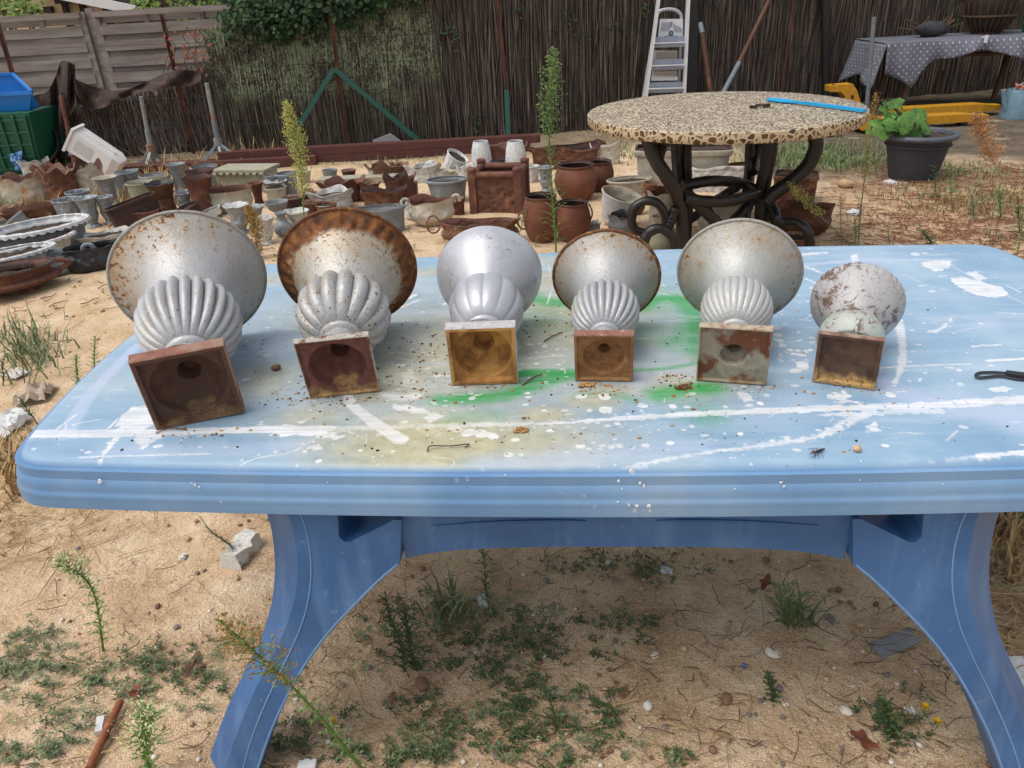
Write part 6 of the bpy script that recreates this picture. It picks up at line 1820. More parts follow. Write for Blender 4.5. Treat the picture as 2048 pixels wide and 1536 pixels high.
q = AT(1706, 192, 7.535); g = MB(); g.box((q.x, 7.543, q.z - .01), (.022, .01, .03)); g.build('dark_label', M['dark'], pt_, 20)
q = G(1664, 274)
for dy in (0, .24):
    g = MB(); g.lathe([(.052, -.025), (.088, -.028), (.095, -.02), (.095, .02), (.088, .028), (.052, .025)], 24)
    g.v = [(x + q.x, z + q.y + .05 + dy, y + .095) for x, y, z in g.v]
    wt_ = g.build('wheel', M['dark'], pt_, 50)
    g = MB(); g.lathe([(.012, -.03), (.05, -.022), (.07, -.026), (.07, .026), (.012, .03)], 20, cap0=True, cap1=True)
    g.v = [(x + q.x, z + q.y + .05 + dy, y + .095) for x, y, z in g.v]
    g.build('hub', M['galv'], wt_, 40)
g = MB()
q = AT(1700, 240, 7.6); g.tube([AT(1690, 222, 7.6), AT(1672, 190, 7.6), AT(1664, 170, 7.6)], .02, 8); g.build('pump', M['dark'], pt_, 50)
for px in (1922,):
    q = AT(px, 252, 7.35); g = MB(); g.lathe([(.035, -.05), (.035, .05)], 14, cap0=True, cap1=True)
    g.v = [(x + q.x, z + 7.35, y + .034) for x, y, z in g.v]; g.build('load_roller', M['dark'], pt_, 40)
# watering can
c = G(2046, 238)
wc = thing('watering_can', 'blue-grey metal watering can at the right edge', 'watering can', (c.x, c.y + .1, 0))
H = height_to((c.x, c.y + .1), 178)
wcm = weather('blue_grey_can', '#6f8c9c', '#5a7484', '#8aa3b0', 9, 0.5, 0.2, rough=.5, bump=.1)
g = MB(); g.lathe([(.15, 0), (.152, .01), (.125, H * .92), (.12, H), (.11, H), (.11, H * .8)], 28, cap0=True, cap1=True); g.build('body', wcm, wc, 50)
g = MB(); g.tube([(-.12, -.02, H * .25), (-.17, -.02, H * .6), (-.20, -.02, H * 1.02)], [.028, .022, .02], 8); g.build('spout', wcm, wc, 50)
g = MB(); g.tube(spline([(-.1, 0, H * .95), (-.02, 0, H * 1.18), (.1, 0, H * 1.15), (.16, 0, H * .8), (.15, 0, H * .3)], 16), .010, 7); g.build('handle', wcm, wc, 50)
g = MB()
for k in range(20): g.leaf((rl.uniform(-.06, .06), rl.uniform(-.06, .03), H), (rl.uniform(-1, 1), rl.uniform(-1, 1), 1), (0, 0, 1), .07, .05)
setp(g.build('salmon_flowers', plain('salmon_petals', '#b0604c', .7, 0, .1, 20), None, 0), 'salmon-orange flowers stuck in the watering can', 'flowers')
bpy.data.objects['salmon_flowers'].location = wc.location
# big dark plastic pot
pot('cup', 1822, 362, 268, 124, plain('anthracite_plastic', '#35353b', .7, 0, .12, 60, .3), 'large anthracite plastic pot with a leafy plant', 'pot', 'plant_pot', soil=.93, inner=plain('anthracite_rim', '#4b4e57', .55, 0, .08, 30))
pp = bpy.data.objects['plant_pot']
c = Vector(pp.location); Ht = height_to((c.x, c.y), 268)
g = MB(); Wp = 124 * DEP(c) / FOC / 2
g.tube([(math.cos(i / 40 * 2 * PI) * Wp * 1.04, math.sin(i / 40 * 2 * PI) * Wp * 1.04, Ht) for i in range(41)], .020, 8); g.build('rolled_rim', plain('anthracite_rim', '#4b4e57', .55, 0, .08, 30), pp, 60)
bpy.context.view_layer.update()
bpy.data.objects['rolled_rim'].matrix_parent_inverse = Matrix.Identity(4); bpy.data.objects['rolled_rim'].rotation_euler = (0, 0, 0)
g = MB(); g.tube([(math.cos(i / 40 * 2 * PI) * Wp * .955, math.sin(i / 40 * 2 * PI) * Wp * .955, Ht * .80) for i in range(41)], .006, 6); g.build('ridge', plain('anthracite_plastic', '#35353b', .7, 0, .12, 60), pp, 60)
pl_ = thing('potted_plant', 'leafy green plant with broad lobed leaves in the anthracite pot', 'plant', (c.x, c.y, Ht * .92))
lm = leafmat('broad_leaves', '#24401c', '#3f6229', '#638c3b')
gs = MB()
for i, (px, py, dz, s_) in enumerate([(1755, 245, 0, .13), (1772, 222, 0, .13), (1790, 205, .1, .12), (1765, 262, -.1, .13), (1785, 248, -.1, .14), (1815, 235, -.1, .15), (1838, 232, 0, .14), (1848, 244, -.1, .13), (1800, 265, -.1, .12), (1828, 262, -.1, .14), (1850, 258, 0, .10), (1775, 210, .15, .09), (1798, 228, .1, .12), (1778, 235, .05, .12), (1812, 252, -.15, .13), (1745, 258, 0, .1), (1835, 250, .1, .12)]):
    p = AT(px, py, c.y + dz) - pl_.location
    g = MB()
    K_ = 14; ring_ = []
    nrm = Vector((rl.uniform(-.5, .5), rl.uniform(-.9, -.1), rl.uniform(.4, 1))).normalized()
    ux = Vector((1, 0, 0)); ux = (ux - nrm * ux.dot(nrm)).normalized(); uy = nrm.cross(ux)
    rot = rl.uniform(0, 6)
    for j in range(K_):
        a = 2 * PI * j / K_
        rr_ = s_ * .46 * (1 + .16 * math.cos(5 * a) - (.45 if j == 0 else 0))
        ring_.append(p + (ux * math.cos(a + rot) + uy * math.sin(a + rot)) * rr_ - nrm * rr_ * rl.uniform(.05, .3))
    g.add([p] + ring_, [(0, 1 + j, 1 + (j + 1) % K_) for j in range(K_)])
    g.build('leaf', lm, pl_, 60)
    gs.tube(spline([(rl.uniform(-.03, .03), rl.uniform(-.03, .03), -.02), (p.x * .4, p.y * .4, max(.04, p.z * .6)), tuple(p)], 6), .005, 5)
gs.build('stalks', M['leaf'], pl_, 60)

# ------------------------------------------------------------------ weeds that stand on their own
rw = random.Random(21)
def weed(label, base, tip, leaves=40, L=.035, W=.005, up=.5, l0=.05, l1=.75, panicle=None, pl=.05, nb=40, bud='bud', buds=9, bs=.006, mat='leaf', r=.0035, Y=None, lean=0.0, sway=.02, name='tall_weed', mid=None, droop=0.0, seed=None, base_z=0.0):
    g0 = G(*base, base_z)
    Yt = g0.y + lean if Y is None else Y
    t0 = AT(*tip, Yt)
    H = (t0 - g0).length
    t = thing(name, label, 'weed', (g0.x, g0.y, 0))
    pts = [Vector((0, 0, -.01))]
    if mid: 
        mm = AT(mid[0], mid[1], (g0.y + Yt) / 2) - Vector((g0.x, g0.y, 0)); pts.append(mm)
    else:
        for k in (1, 2):
            q = (t0 - g0) * (k / 3); pts.append(q + Vector((rw.gauss(0, sway * H), rw.gauss(0, sway * H), 0)) + Vector((0, 0, droop * H * math.sin(k / 3 * PI))))
    pts.append(t0 - Vector((g0.x, g0.y, 0)))
    S = spline(pts, 24)
    g = MB(); g.tube(S, [r * (1 - .75 * i / 24) for i in range(25)], 5); g.build('stem', M[mat], t, 60)
    def at_(u): 
        i = min(23, int(u * 24)); return S[i].lerp(S[i + 1], u * 24 - i), (S[i + 1] - S[i]).normalized()
    g = MB()
    for i in range(leaves):
        u = l0 + (l1 - l0) * (i + rw.random()) / leaves
        p, d = at_(min(.999, u))
        a = i * 2.4 + rw.uniform(-.4, .4)
        side = Vector((math.cos(a), math.sin(a), 0))
        dr = (side + d * up * rw.uniform(.5, 1.5)).normalized()
        l = L * rw.uniform(.65, 1.2) * (1.1 - .5 * u)
        # each blade bends: two lengths
        g.leaf(p, dr, d, l * .62, W * rw.uniform(.8, 1.2)); q = p + dr * l * .55
        g.leaf(q, dr + Vector((0, 0, -.35)), d, l * .5, W * .8)
    if leaves: setp(g.build('leaves', M[mat], t, 0), kind='stuff')
    if panicle is not None:
        g = MB(); g2 = MB()
        for i in range(nb):
            u = panicle + (1 - panicle) * (i / nb)
            p, d = at_(min(.999, u))
            a = i * 2.4 + rw.uniform(-.5, .5)
            env = math.sin(min(1, (1 - (u - panicle) / (1 - panicle)) * 1.15 + .08) * PI * .62) * rw.uniform(.55, 1.1)
            l = pl * max(.15, env)
            e = p + (Vector((math.cos(a), math.sin(a), 0)) + d * rw.uniform(.3, 1.0)).normalized() * l
            g2.tube([p, p.lerp(e, .5) + d * l * .1, e], [.0012, .001, .0007], 3, cap=False)
            for k in range(buds):
                q = p.lerp(e, rw.uniform(.25, 1.08)) + Vector((rw.gauss(0, bs), rw.gauss(0, bs), rw.gauss(0, bs)))
                g.leaf(q, (rw.uniform(-1, 1), rw.uniform(-1, 1), rw.uniform(.1, 1.2)), (rw.uniform(-1, 1), -1, .3), bs * rw.uniform(.9, 1.8), bs * rw.uniform(.5, .9))
        setp(g2.build('branchlets', M[mat], t, 0), kind='stuff')
        setp(g.build('flower_heads', M[bud], t, 0), kind='stuff')
    return t
weed('tall weed with a dense yellow-green seed plume behind the rusty-rimmed urn', (612, 505), (573, 208), 26, .05, .006, l1=.40, panicle=.32, pl=.075, nb=150, buds=13, bs=.009, r=.005, mid=(600, 330))
weed('short weed with a dense brown seed head between the two largest urns', (512, 520), (497, 414), 12, .03, .005, l1=.3, panicle=.02, pl=.062, nb=120, buds=12, bs=.009, bud='bud_dry', r=.005, mat='leaf_gy', mid=(512, 462))
weed('tallest green weed with narrow leaves and a drooping top, behind the bright silver urn', (1113, 510), (1108, 102), 170, .10, .007, up=.55, l0=.05, l1=.7, panicle=.46, pl=.078, nb=70, buds=8, bs=.010, bud='leaf', r=.0065, mid=(1098, 260), sway=.01)
weed('slim pale weed right of the mosaic table reaching up to the pallet truck', (1716, 500), (1742, 252), 80, .05, .005, up=.9, panicle=.6, pl=.035, nb=36, buds=6, bs=.008, mat='leaf_gy', r=.004)
weed('second slim weed standing left of the slim pale weed, right of the mosaic table', (1684, 502), (1682, 388), 30, .04, .004, up=.9, mat='leaf_gy', r=.003, panicle=.75, pl=.02, nb=12, bs=.005)
weed('bunch of fresh green stems just behind the far edge of the blue table', (1712, 506), (1706, 420), 40, .06, .005, up=1.2, mat='leaf', r=.003)
weed('weed lying over to the left with a yellow-green tip beside the rusty basin', (1712, 498), (1580, 372), 34, .05, .005, up=1.0, panicle=.55, pl=.05, nb=50, buds=8, bs=.008, mat='leaf_gy', r=.004)
weed('dried orange-brown weed plume at the right edge', (2050, 440), (1952, 232), 8, .03, .004, l1=.5, panicle=.50, pl=.095, nb=120, buds=8, bs=.010, bud='dry', mat='straw', r=.005, mid=(1990, 330))
weed('yellowing weed sprig rising between the mosaic table and the potted plant', (1752, 345), (1752, 188), 20, .05, .006, l0=.3, panicle=.55, pl=.05, nb=50, buds=7, bs=.009, bud='bud_dry', mat='leaf_gy', r=.004)
weed('green sprig between the barrel pots and the boat-shaped planter', (1030, 490), (1062, 398), 26, .045, .006, up=.9, mat='leaf', r=.003)
weed('tiny green sprig beside the ring handle of the boat-shaped planter', (1072, 494), (1074, 466), 12, .03, .006, mat='leaf', r=.002)
weed('small weed with a pale bud in front of the black basin', (88, 345), (83, 296), 10, .05, .02, l0=.5, l1=1, mat='leaf', r=.004)
weed('feathery green shoot nearer the table edge at the left', (188, 742), (190, 674), 60, .03, .006, up=.8, l1=1, mat='leaf', r=.003)
weed('feathery green shoot just left of the one nearer the table edge', (158, 775), (152, 712), 70, .035, .006, up=.9, l1=1, mat='leaf', r=.003)
weed('broad-leaved green shoot at the left edge', (4, 770), (8, 715), 12, .06, .012, up=1, l1=1, mat='leaf_dk', r=.003)
weed('green shoot beside the torn white scrap at the left', (78, 852), (42, 798), 26, .045, .008, up=.8, l0=.3, l1=1, mat='leaf_dk', r=.003)
for i, (tip, lab) in enumerate([((28, 612), 'thin brown dry stem in the grass tuft at the left'), ((98, 640), 'bent grey-green stem in the grass tuft at the left'), ((118, 660), 'right-leaning grey-green stem in the grass tuft at the left')]):
    weed(lab, (48 + i * 8, 765), tip, 16, .03, .004, mat=['twig', 'leaf_gy', 'leaf_gy'][i], r=.0022, panicle=.8, pl=.02, nb=8, buds=3, bs=.004, bud='dry')
weed('weed with pale flower tips on the open sand, left foreground', (205, 1300), (118, 1118), 60, .030, .005, up=.6, l0=.1, panicle=.68, pl=.045, nb=46, buds=7, bs=.005, bud='bud_white', r=.003, mid=(185, 1180), lean=-.1)
weed('dark stem poking up from under the front left corner of the blue table', (480, 1120), (398, 1030), 30, .028, .005, up=.5, l0=.2, mat='leaf_dk', r=.003)
weed('leaning weed with brownish flower heads crossing the front left leg of the table', (735, 1545), (440, 1240), 60, .03, .005, up=.5, l0=.1, panicle=.60, pl=.055, nb=60, buds=7, bs=.005, bud='bud_dry', mat='leaf', r=.0038, Y=.86, mid=(610, 1400))
weed('bushy weed with white flower tips at the bottom left', (305, 1560), (295, 1420), 70, .03, .007, up=.7, l1=1, panicle=.45, pl=.06, nb=70, buds=8, bs=.005, bud='bud_white', r=.004, lean=-.06)
weed('dark green upright weed right of the front left table leg', (808, 1345), (770, 1200), 70, .04, .007, up=.8, l1=1, mat='leaf_dk', r=.0035)
weed('second dark green upright weed beside the front left table leg', (826, 1340), (812, 1225), 60, .04, .007, up=.8, l1=1, mat='leaf_dk', r=.003)
weed('thin green weed directly under the table apron', (975, 1195), (965, 1100), 34, .035, .005, up=.7, l1=1, mat='leaf_dk', r=.0025)
weed('pale grassy weed under the right end of the apron', (1575, 1255), (1555, 1150), 40, .06, .006, up=1.2, l0=.0, l1=.8, mat='leaf_gy', r=.0025)
weed('small spreading weed left of the front right table leg', (1566, 1250), (1590, 1180), 24, .07, .007, up=.9, l0=.0, l1=.7, mat='leaf', r=.0025)
weed('little dark green sprig on the bare sand under the table', (1545, 1410), (1538, 1345), 40, .022, .008, up=.7, l1=1, mat='leaf_dk', r=.002)
weed('slim weed among the ground cover under the middle of the table', (1112, 1450), (1075, 1345), 40, .02, .004, up=.7, l1=1, mat='leaf_dk', r=.002)
weed('tuft of dark leaves with a yellow flower near the front right table leg', (1790, 1480), (1768, 1400), 60, .03, .009, up=.7, l0=.0, l1=1, mat='leaf_dk', r=.003)
for i, (b, tp_, lab, k) in enumerate([((1908, 425), (1900, 318), 'green weed right of the anthracite pot', 40), ((1875, 400), (1868, 330), 'small green weed below the anthracite pot', 24), ((1950, 440), (1944, 388), 'bushy green weed at the right on the pine litter', 46), ((2000, 440), (1998, 380), 'second bushy green weed at the right on the pine litter', 46), ((2040, 470), (2036, 396), 'yellow-green weed at the right edge on the pine litter', 50), ((1780, 495), (1778, 455), 'single sprig on the sand beyond the right corner of the table', 10), ((2030, 525), (2046, 420), 'thin leggy weed at the right edge beyond the blue table', 20), ((1866, 490), (1845, 462), 'low yellow-green weed beyond the far right table edge', 40)]):
    weed(lab, b, tp_, k, .05, .010, up=.7, l1=1, mat=['leaf', 'leaf_dk', 'leaf_gy'][i % 3], r=.003)

# ------------------------------------------------------------------ low plants, straw, grit: too many to count
def patch_leaves(name, patches, mat, L=.016, W=.006, flat=.6, seed=2):
    rg = random.Random(seed); g = MB()
    for px, py, rx, ry, n in patches:
        for i in range(n):
            q = G(px + rg.gauss(0, rx * .5), py + rg.gauss(0, ry * .5))
            if q.y > 9 or q.y < .6: continue
            h = abs(rg.gauss(0, .010)) + .002
            k = rg.randint(3, 5); a0 = rg.uniform(0, 6)
            for j in range(k):
                a = a0 + j * 2 * PI / k + rg.uniform(-.4, .4)
                l = L * rg.uniform(.6, 1.4)
                g.leaf((q.x, q.y, h + gz(q.x, q.y)), (math.cos(a), math.sin(a), rg.uniform(.1, 1.2) * (1 - flat) + .1), (0, 0, 1), l, W * rg.uniform(.7, 1.3))
    return setp(g.build(name, M[mat], None, 0), kind='stuff')
def clumps(patches, seed):
    """ragged tufts and strays instead of an even carpet"""
    rg = random.Random(seed); out = []
    for px, py, rx, ry, n in patches:
        k = max(3, n // 10)
        for _ in range(k):
            f = rg.uniform(.3, 1.0) ** 1.5 + .15
            cx_, cy_ = rg.gauss(px, rx * .55), rg.gauss(py, ry * .6)
            for q in range(rg.randint(1, 3)):      # runners creeping sideways
                out.append((cx_ + rg.gauss(0, 26) , cy_ + rg.gauss(0, 12), 34 * f, 13 * f, int(rg.uniform(2, 9) * f) + 1))
    return out
patch_leaves('ground_cover', clumps([(980, 1290, 200, 60, 330), (1130, 1280, 150, 50, 240), (1250, 1130, 240, 36, 260), (1000, 1480, 260, 60, 380), (1090, 1410, 150, 50, 260), (240, 1350, 190, 50, 280), (330, 1310, 120, 40, 120), (40, 1310, 90, 50, 150), (60, 1480, 140, 50, 90), (640, 1510, 200, 40, 160), (880, 1210, 80, 50, 60), (1790, 1450, 70, 40, 90), (1980, 1080, 70, 70, 70)], 3), 'leaf_dk', .0105, .0045, .5)
patch_leaves('pale_ground_cover', clumps([(250, 1370, 240, 80, 170), (1020, 1300, 240, 90, 130), (1000, 1490, 320, 70, 190), (60, 1330, 140, 70, 110), (60, 1500, 140, 50, 90), (900, 1240, 130, 60, 60), (140, 1440, 110, 60, 80), (1850, 1120, 280, 90, 50)], 7), 'leaf_gy', .012, .0045, .5, 5)
def grass(name, spots, mat, seed, L=.07):
    rg = random.Random(seed); g = MB()
    for px, py, rx, ry, n, l_ in spots:
        for i in range(n):
            q = G(px + rg.gauss(0, rx * .5), py + rg.gauss(0, ry * .5))
            if q.y > 9: continue
            a = rg.uniform(0, 6); l = l_ * rg.uniform(.5, 1.3); sp_ = rg.uniform(.1, .7)
            d = Vector((math.cos(a) * sp_, math.sin(a) * sp_, 1)).normalized()
            w = .0022 + l * .02; x = Vector((-math.sin(a), math.cos(a), 0)) * w
            p = Vector((q.x, q.y, gz(q.x, q.y) - .004)); m1 = p + d * l * .55; e = m1 + (d + Vector((math.cos(a), math.sin(a), -.3)) * .5).normalized() * l * .5
            g.add([p - x, p + x, m1 + x * .7, m1 - x * .7, e], [(0, 1, 2, 3), (3, 2, 4)])
    return setp(g.build(name, M[mat], None, 0), kind='stuff')
grass('grass', [(1620, 312, 160, 26, 700, .07), (1570, 330, 120, 20, 300, .06), (1250, 300, 90, 30, 260, .07), (1700, 330, 110, 22, 300, .06), (1930, 345, 120, 20, 200, .06), (1990, 400, 120, 40, 300, .06), (1850, 395, 90, 40, 160, .06), (60, 700, 70, 50, 260, .10), (20, 415, 50, 20, 160, .09), (360, 410, 40, 30, 160, .10), (700, 320, 160, 14, 260, .05), (850, 318, 120, 12, 160, .04), (960, 495, 60, 6, 40, .05), (255, 420, 40, 30, 90, .08), (1600, 1250, 40, 20, 30, .10), (890, 1230, 50, 40, 60, .08), (1990, 1040, 60, 40, 90, .08), (2000, 475, 90, 30, 90, .05)], 'leaf_gy', 3)
grass('green_grass', [(1620, 312, 170, 24, 800, .06), (1570, 326, 120, 16, 260, .05), (1700, 326, 110, 18, 260, .05), (1940, 345, 100, 16, 160, .05), (1250, 300, 90, 24, 160, .06), (2000, 400, 90, 30, 160, .05), (1860, 395, 70, 26, 100, .05)], 'leaf', 31)
grass('dry_grass', [(345, 370, 90, 50, 420, .16), (180, 395, 90, 40, 260, .12), (255, 410, 60, 40, 160, .10), (480, 300, 60, 30, 120, .16), (540, 300, 60, 20, 60, .12), (100, 300, 80, 40, 120, .2), (110, 425, 120, 40, 160, .08), (1900, 420, 200, 50, 160, .07), (1980, 1080, 80, 80, 140, .12), (40, 950, 60, 60, 200, .12), (1700, 440, 260, 60, 120, .05), (60, 440, 120, 30, 120, .06)], 'straw', 6)
def litter(name, n, box, mat, L, r, seed, dens=None):
    rg = random.Random(seed); g = MB()
    k = 0
    while k < n:
        px, py = rg.uniform(box[0], box[2]), rg.uniform(box[1], box[3])
        if dens and rg.random() > dens(px, py): continue
        q = G(px, py); k += 1
        if q.y > 8.6: continue
        a = rg.gauss(0, .9) if rg.random() < .6 else rg.uniform(0, PI)
        l = L * rg.uniform(.3, 1.5) * (1 if q.y < 3 else 1.4)
        p0 = Vector((q.x, q.y, 0)); d = Vector((math.cos(a), math.sin(a), 0)); s_ = Vector((-d.y, d.x, 0)) * rg.gauss(0, .12)
        pts = [p0 + d * l * t + s_ * l * math.sin(t * PI) for t in (0, .33, .66, 1)]
        pts = [Vector((p.x, p.y, gz(p.x, p.y) + r * .8 + .005 + rg.uniform(0, .008))) for p in pts]
        rr = r * rg.uniform(.6, 1.4) * (1 if q.y < 3 else 1.5)
        g.tube(pts, [rr, rr, rr * .9, rr * .6], 3, cap=False)
    return setp(g.build(name, M[mat], None, 0), kind='stuff')
litter('straw_litter', 900, (-100, 560, 2150, 1560), 'straw', .09, .0011, 1)
litter('straw_litter', 260, (-100, 860, 260, 1120), 'straw', .14, .0016, 12, lambda x, y: 1 if x < 180 - (y - 900) * .3 + 60 else .15)
litter('brown_twig_litter', 220, (560, 1100, 2000, 1560), 'twig', .05, .001, 22)
litter('dry_sprigs', 500, (560, 1100, 1400, 1560), 'straw', .04, .0008, 23)
litter('brown_twig_litter', 520, (-100, 560, 2150, 1560), 'twig', .05, .0011, 2)
litter('brown_twig_litter', 700, (0, 440, 2150, 640), 'twig', .05, .0016, 7)
litter('pine_needle_litter', 2600, (1520, 330, 2150, 560), 'pine', .06, .0014, 9, lambda x, y: min(1, max(.1, (x - 1560) / 300)) * (1 if y < 480 else .45))
litter('pine_needle_litter', 300, (1900, 960, 2150, 1300), 'straw', .12, .0016, 14)
def grit(name, n, box, cols, r0, r1, seed, sub=1):
    rg = random.Random(seed)
    gs_ = [MB() for _ in cols]
    for k in range(n):
        px, py = rg.uniform(box[0], box[2]), rg.uniform(box[1], box[3]); q = G(px, py)
        if q.y > 8: continue
        r = r0 + (r1 - r0) * rg.random() ** 4
        if q.y > 3: r *= 1.6
        vv, ff = ico((q.x, q.y, gz(q.x, q.y) + r * .25 + .003), r, (rg.uniform(.8, 1.3), rg.uniform(.8, 1.3), rg.uniform(.5, .8)), sub, .12, rg)
        rg.choice(gs_).add(vv, ff)
    for gg, c in zip(gs_, cols): setp(gg.build(name, c, None, 60), kind='stuff')
peb = [plain('tan_pebble', '#a98a68', .8, 0, .15, 40), plain('white_pebble', '#cfc7ba', .75, 0, .08, 40), plain('grey_pebble', '#77706a', .8, 0, .15, 40), plain('rust_pebble', '#7c5c48', .8, 0, .15, 40), plain('sand_pebble', '#c2a57f', .85, 0, .12, 40)]
grit('pebbles', 1500, (-60, 540, 2120, 1560), peb, .0016, .009, 4)
grit('pebbles', 900, (500, 1090, 2120, 1560), peb, .0014, .007, 5)
grit('sand_clods', 700, (-60, 440, 2120, 900), [peb[0], peb[4]], .002, .010, 6)
# ------------------------------------------------------------------ single things on the ground
def pebble(name, label, cat, px, py, r, mat, sq=(1, 1, .6), z=0.0, jit=.08, sub=2):
    q = G(px, py, z)
    g = MB(); g.add(*ico((0, 0, r * sq[2] * .85), r, sq, sub, jit, rw))
    o = g.build(name, mat, None, 70); o.location = (q.x, q.y, z + (gz(q.x, q.y) if z == 0 else .0006)); o.rotation_euler = (0, 0, rw.uniform(0, 6))
    return setp(o, label, cat)
for px, py, r, mi, lab in [(1295, 1420, .011, 1, 'white pebble on the bare sand under the table'), (845, 1375, .017, 3, 'flat rust-brown pebble behind the front left table leg'), (853, 1418, .014, 4, 'orange-tan pebble below the flat rust-brown one'), (785, 1400, .012, 3, 'small dark red pebble beside the front left table leg'), (1105, 1277, .010, 4, 'tan pebble in the ground cover under the table'), (1452, 1408, .014, 3, 'orange pebble on the bare sand under the table'), (1545, 1315, .015, 1, 'pale yellowish chip under the pale grassy weed'), (1690, 1430, .012, 1, 'small white chip left of the front right table leg'), (1660, 1240, .012, 2, 'dark grey pebble left of the front right table leg'), (1690, 376, .05, 0, 'brown stone on the sand left of the anthracite pot'), (1310, 1320, .010, 1, 'cream pebble right of the ground cover')]:
    pebble('pebble', lab, 'pebble', px, py, r, peb[mi], (1.2, .9, .6))
wst = weather('chalky_white_stone', '#dcd8d0', '#bdb5aa', '#9b9287', 30, .55, .1, bump=.6)
def block(name, label, cat, a, b, w, h, mat, z=0.0, jit=.006):
    p, q = G(*a, z), G(*b, z)
    d = q - p; n_ = 6
    ex = d.normalized(); ey = Vector((-ex.y, ex.x, 0))
    g = MB(); rr_ = []
    for i in range(n_ + 1):
        c = d * (i / n_)
        rr_.append([c + ey * (sx * w / 2 + rw.gauss(0, jit)) + Vector((0, 0, zz * h + rw.gauss(0, jit) * (zz > 0))) for sx, zz in ((-1, 0), (1, 0), (1.0, .6), (.8, 1), (-.8, 1), (-1, .6))])
    g.rings(rr_, cap0=True, cap1=True)
    o = g.build(name, mat, None, 30); o.location = (p.x, p.y, z + (gz(p.x, p.y) + .002 if z == 0 else .0005))
    return setp(o, label, cat)
block('white_stone', 'rough white stone bar lying on the sand under the left of the table', 'stone', (462, 1138), (508, 1084), .058, .045, wst)
block('white_clip', 'small white plastic piece on the grass at the bottom left', 'plastic piece', (200, 1472), (205, 1442), .018, .012, M['white_pl'], jit=.0008)
block('white_clip', 'small white plastic piece in the ground cover under the apron', 'plastic piece', (968, 1222), (962, 1200), .022, .012, M['white_pl'], jit=.0008)
block('white_clip', 'white plastic piece at the bottom edge right of the front left table leg', 'plastic piece', (600, 1540), (635, 1538), .02, .012, M['white_pl'], jit=.0008)
block('white_chip', 'torn white chip lying on the sand left of the table leg', 'chip', (360, 1118), (370, 1104), .016, .006, wst, jit=.003)
block('white_chip', 'jagged white chip beside the yellow flowers at the bottom right', 'chip', (1808, 1430), (1828, 1428), .014, .008, wst, jit=.003)
block('white_chip', 'white scrap on the ground under the middle of the apron', 'chip', (1320, 1145), (1345, 1148), .022, .006, M['white_pl'], jit=.002)
block('white_chip', 'white paper scrap on the sand right of the mosaic table', 'chip', (1700, 430), (1718, 424), .07, .012, M['white_pl'], jit=.006)
block('white_chip', 'white scrap in front of the anthracite pot', 'chip', (1772, 368), (1786, 366), .07, .012, M['white_pl'], jit=.006)
block('blue_chip', 'tiny blue plastic chip on the bare sand under the table', 'chip', (1484, 1342), (1490, 1338), .010, .006, bcm, jit=.0008)
block('grey_shard', 'flat grey shard pointing left behind the front right table leg', 'shard', (1750, 1306), (1830, 1272), .045, .006, M['zinc'], jit=.001)
block('white_sheet', 'white sheet corner on the ground at the right edge', 'sheet', (2030, 1318), (2075, 1385), .06, .01, M['white_pl'], jit=.002)
p, q = G(182, 1545), G(246, 1416)
g = MB(); g.tube([p + Vector((0, 0, .012)), p.lerp(q, .5) + Vector((0, 0, .018)), q + Vector((0, 0, .02))], .0085, 9); setp(g.build('rusty_rod', weather('orange_rust_rod', '#8a4f30', '#a2623c', '#6b3a24', 20, .5, .2), None, 50), 'rusty orange-brown rod lying on the grass at the bottom left', 'rod')
crumple('torn_sheet', 'torn white plaster sheet half buried in the sand at the left edge', 'sheet', [(-20, 850), (40, 815), (62, 838), (-20, 900)], M['white_pl'], None, amp=.05, seed=4)
crumple('torn_sheet', 'dirty beige crumpled sheet behind the torn white plaster sheet', 'sheet', [(20, 812), (60, 770), (116, 772), (90, 800)], plain('beige_sheet', '#a89684', .8, 0, .12, 20), None, amp=.06, seed=8)
crumple('torn_sheet', 'pale dusty scrap lying behind the grass tuft at the left', 'sheet', [(0, 755), (30, 742), (62, 744), (30, 758)], wst, None, amp=.03, seed=2)
def dleaf(label, px, py, size, mat, z=0.0, lobes=5, dx=0):
    q = G(px, py, z); t = thing('dead_leaf', label, 'leaf', (q.x, q.y, z + (gz(q.x, q.y) + .014 if z == 0 else .003)), rot=(rw.uniform(-.3, .3), rw.uniform(-.3, .3), rw.uniform(0, 6)))
    g = MB(); out = []
    K_ = 36
    for j in range(K_):
        a = 2 * PI * j / K_
        rr_ = size * (.55 + .12 * math.cos(a * lobes * 2)) 
        out.append((rr_ * math.cos(a) * 1.0, rr_ * math.sin(a) * .62, size * .10 * math.sin(a * 3 + 1)))
    g.add([(0, 0, -.003)] + out, [(0, 1 + j, 1 + (j + 1) % K_) for j in range(K_)]); g.build('blade', mat, t, 60)
    g = MB(); g.tube([(-size * .8, 0, .002), (0, 0, 0), (size * .5, 0, .002)], [.0015, .0012, .0006], 4); g.build('midrib', M['twig'], t, 60)
lf_tan = plain('tan_dead_leaf', '#b8936c', .8, 0, .12, 30); lf_red = plain('red_brown_dead_leaf', '#7a3f28', .8, 0, .15, 30); lf_br = plain('grey_brown_dead_leaf', '#7d6450', .85, 0, .15, 30)
dleaf('tan lobed oak leaf on the ground seen through the notch of the front right leg', 1786, 1036, .055, lf_tan)
dleaf('red-brown curled leaf by the dark tuft near the front right table leg', 1725, 1492, .05, lf_red, lobes=3)
dleaf('grey-brown dead leaf left of the front left table leg', 390, 1340, .06, lf_br, lobes=2)
dleaf('dark reddish dead leaf in the weeds at the bottom left', 275, 1392, .035, lf_red, lobes=2)
dleaf('yellowish dead leaf on the bare sand under the table', 1550, 1318, .02, lf_tan, lobes=2)
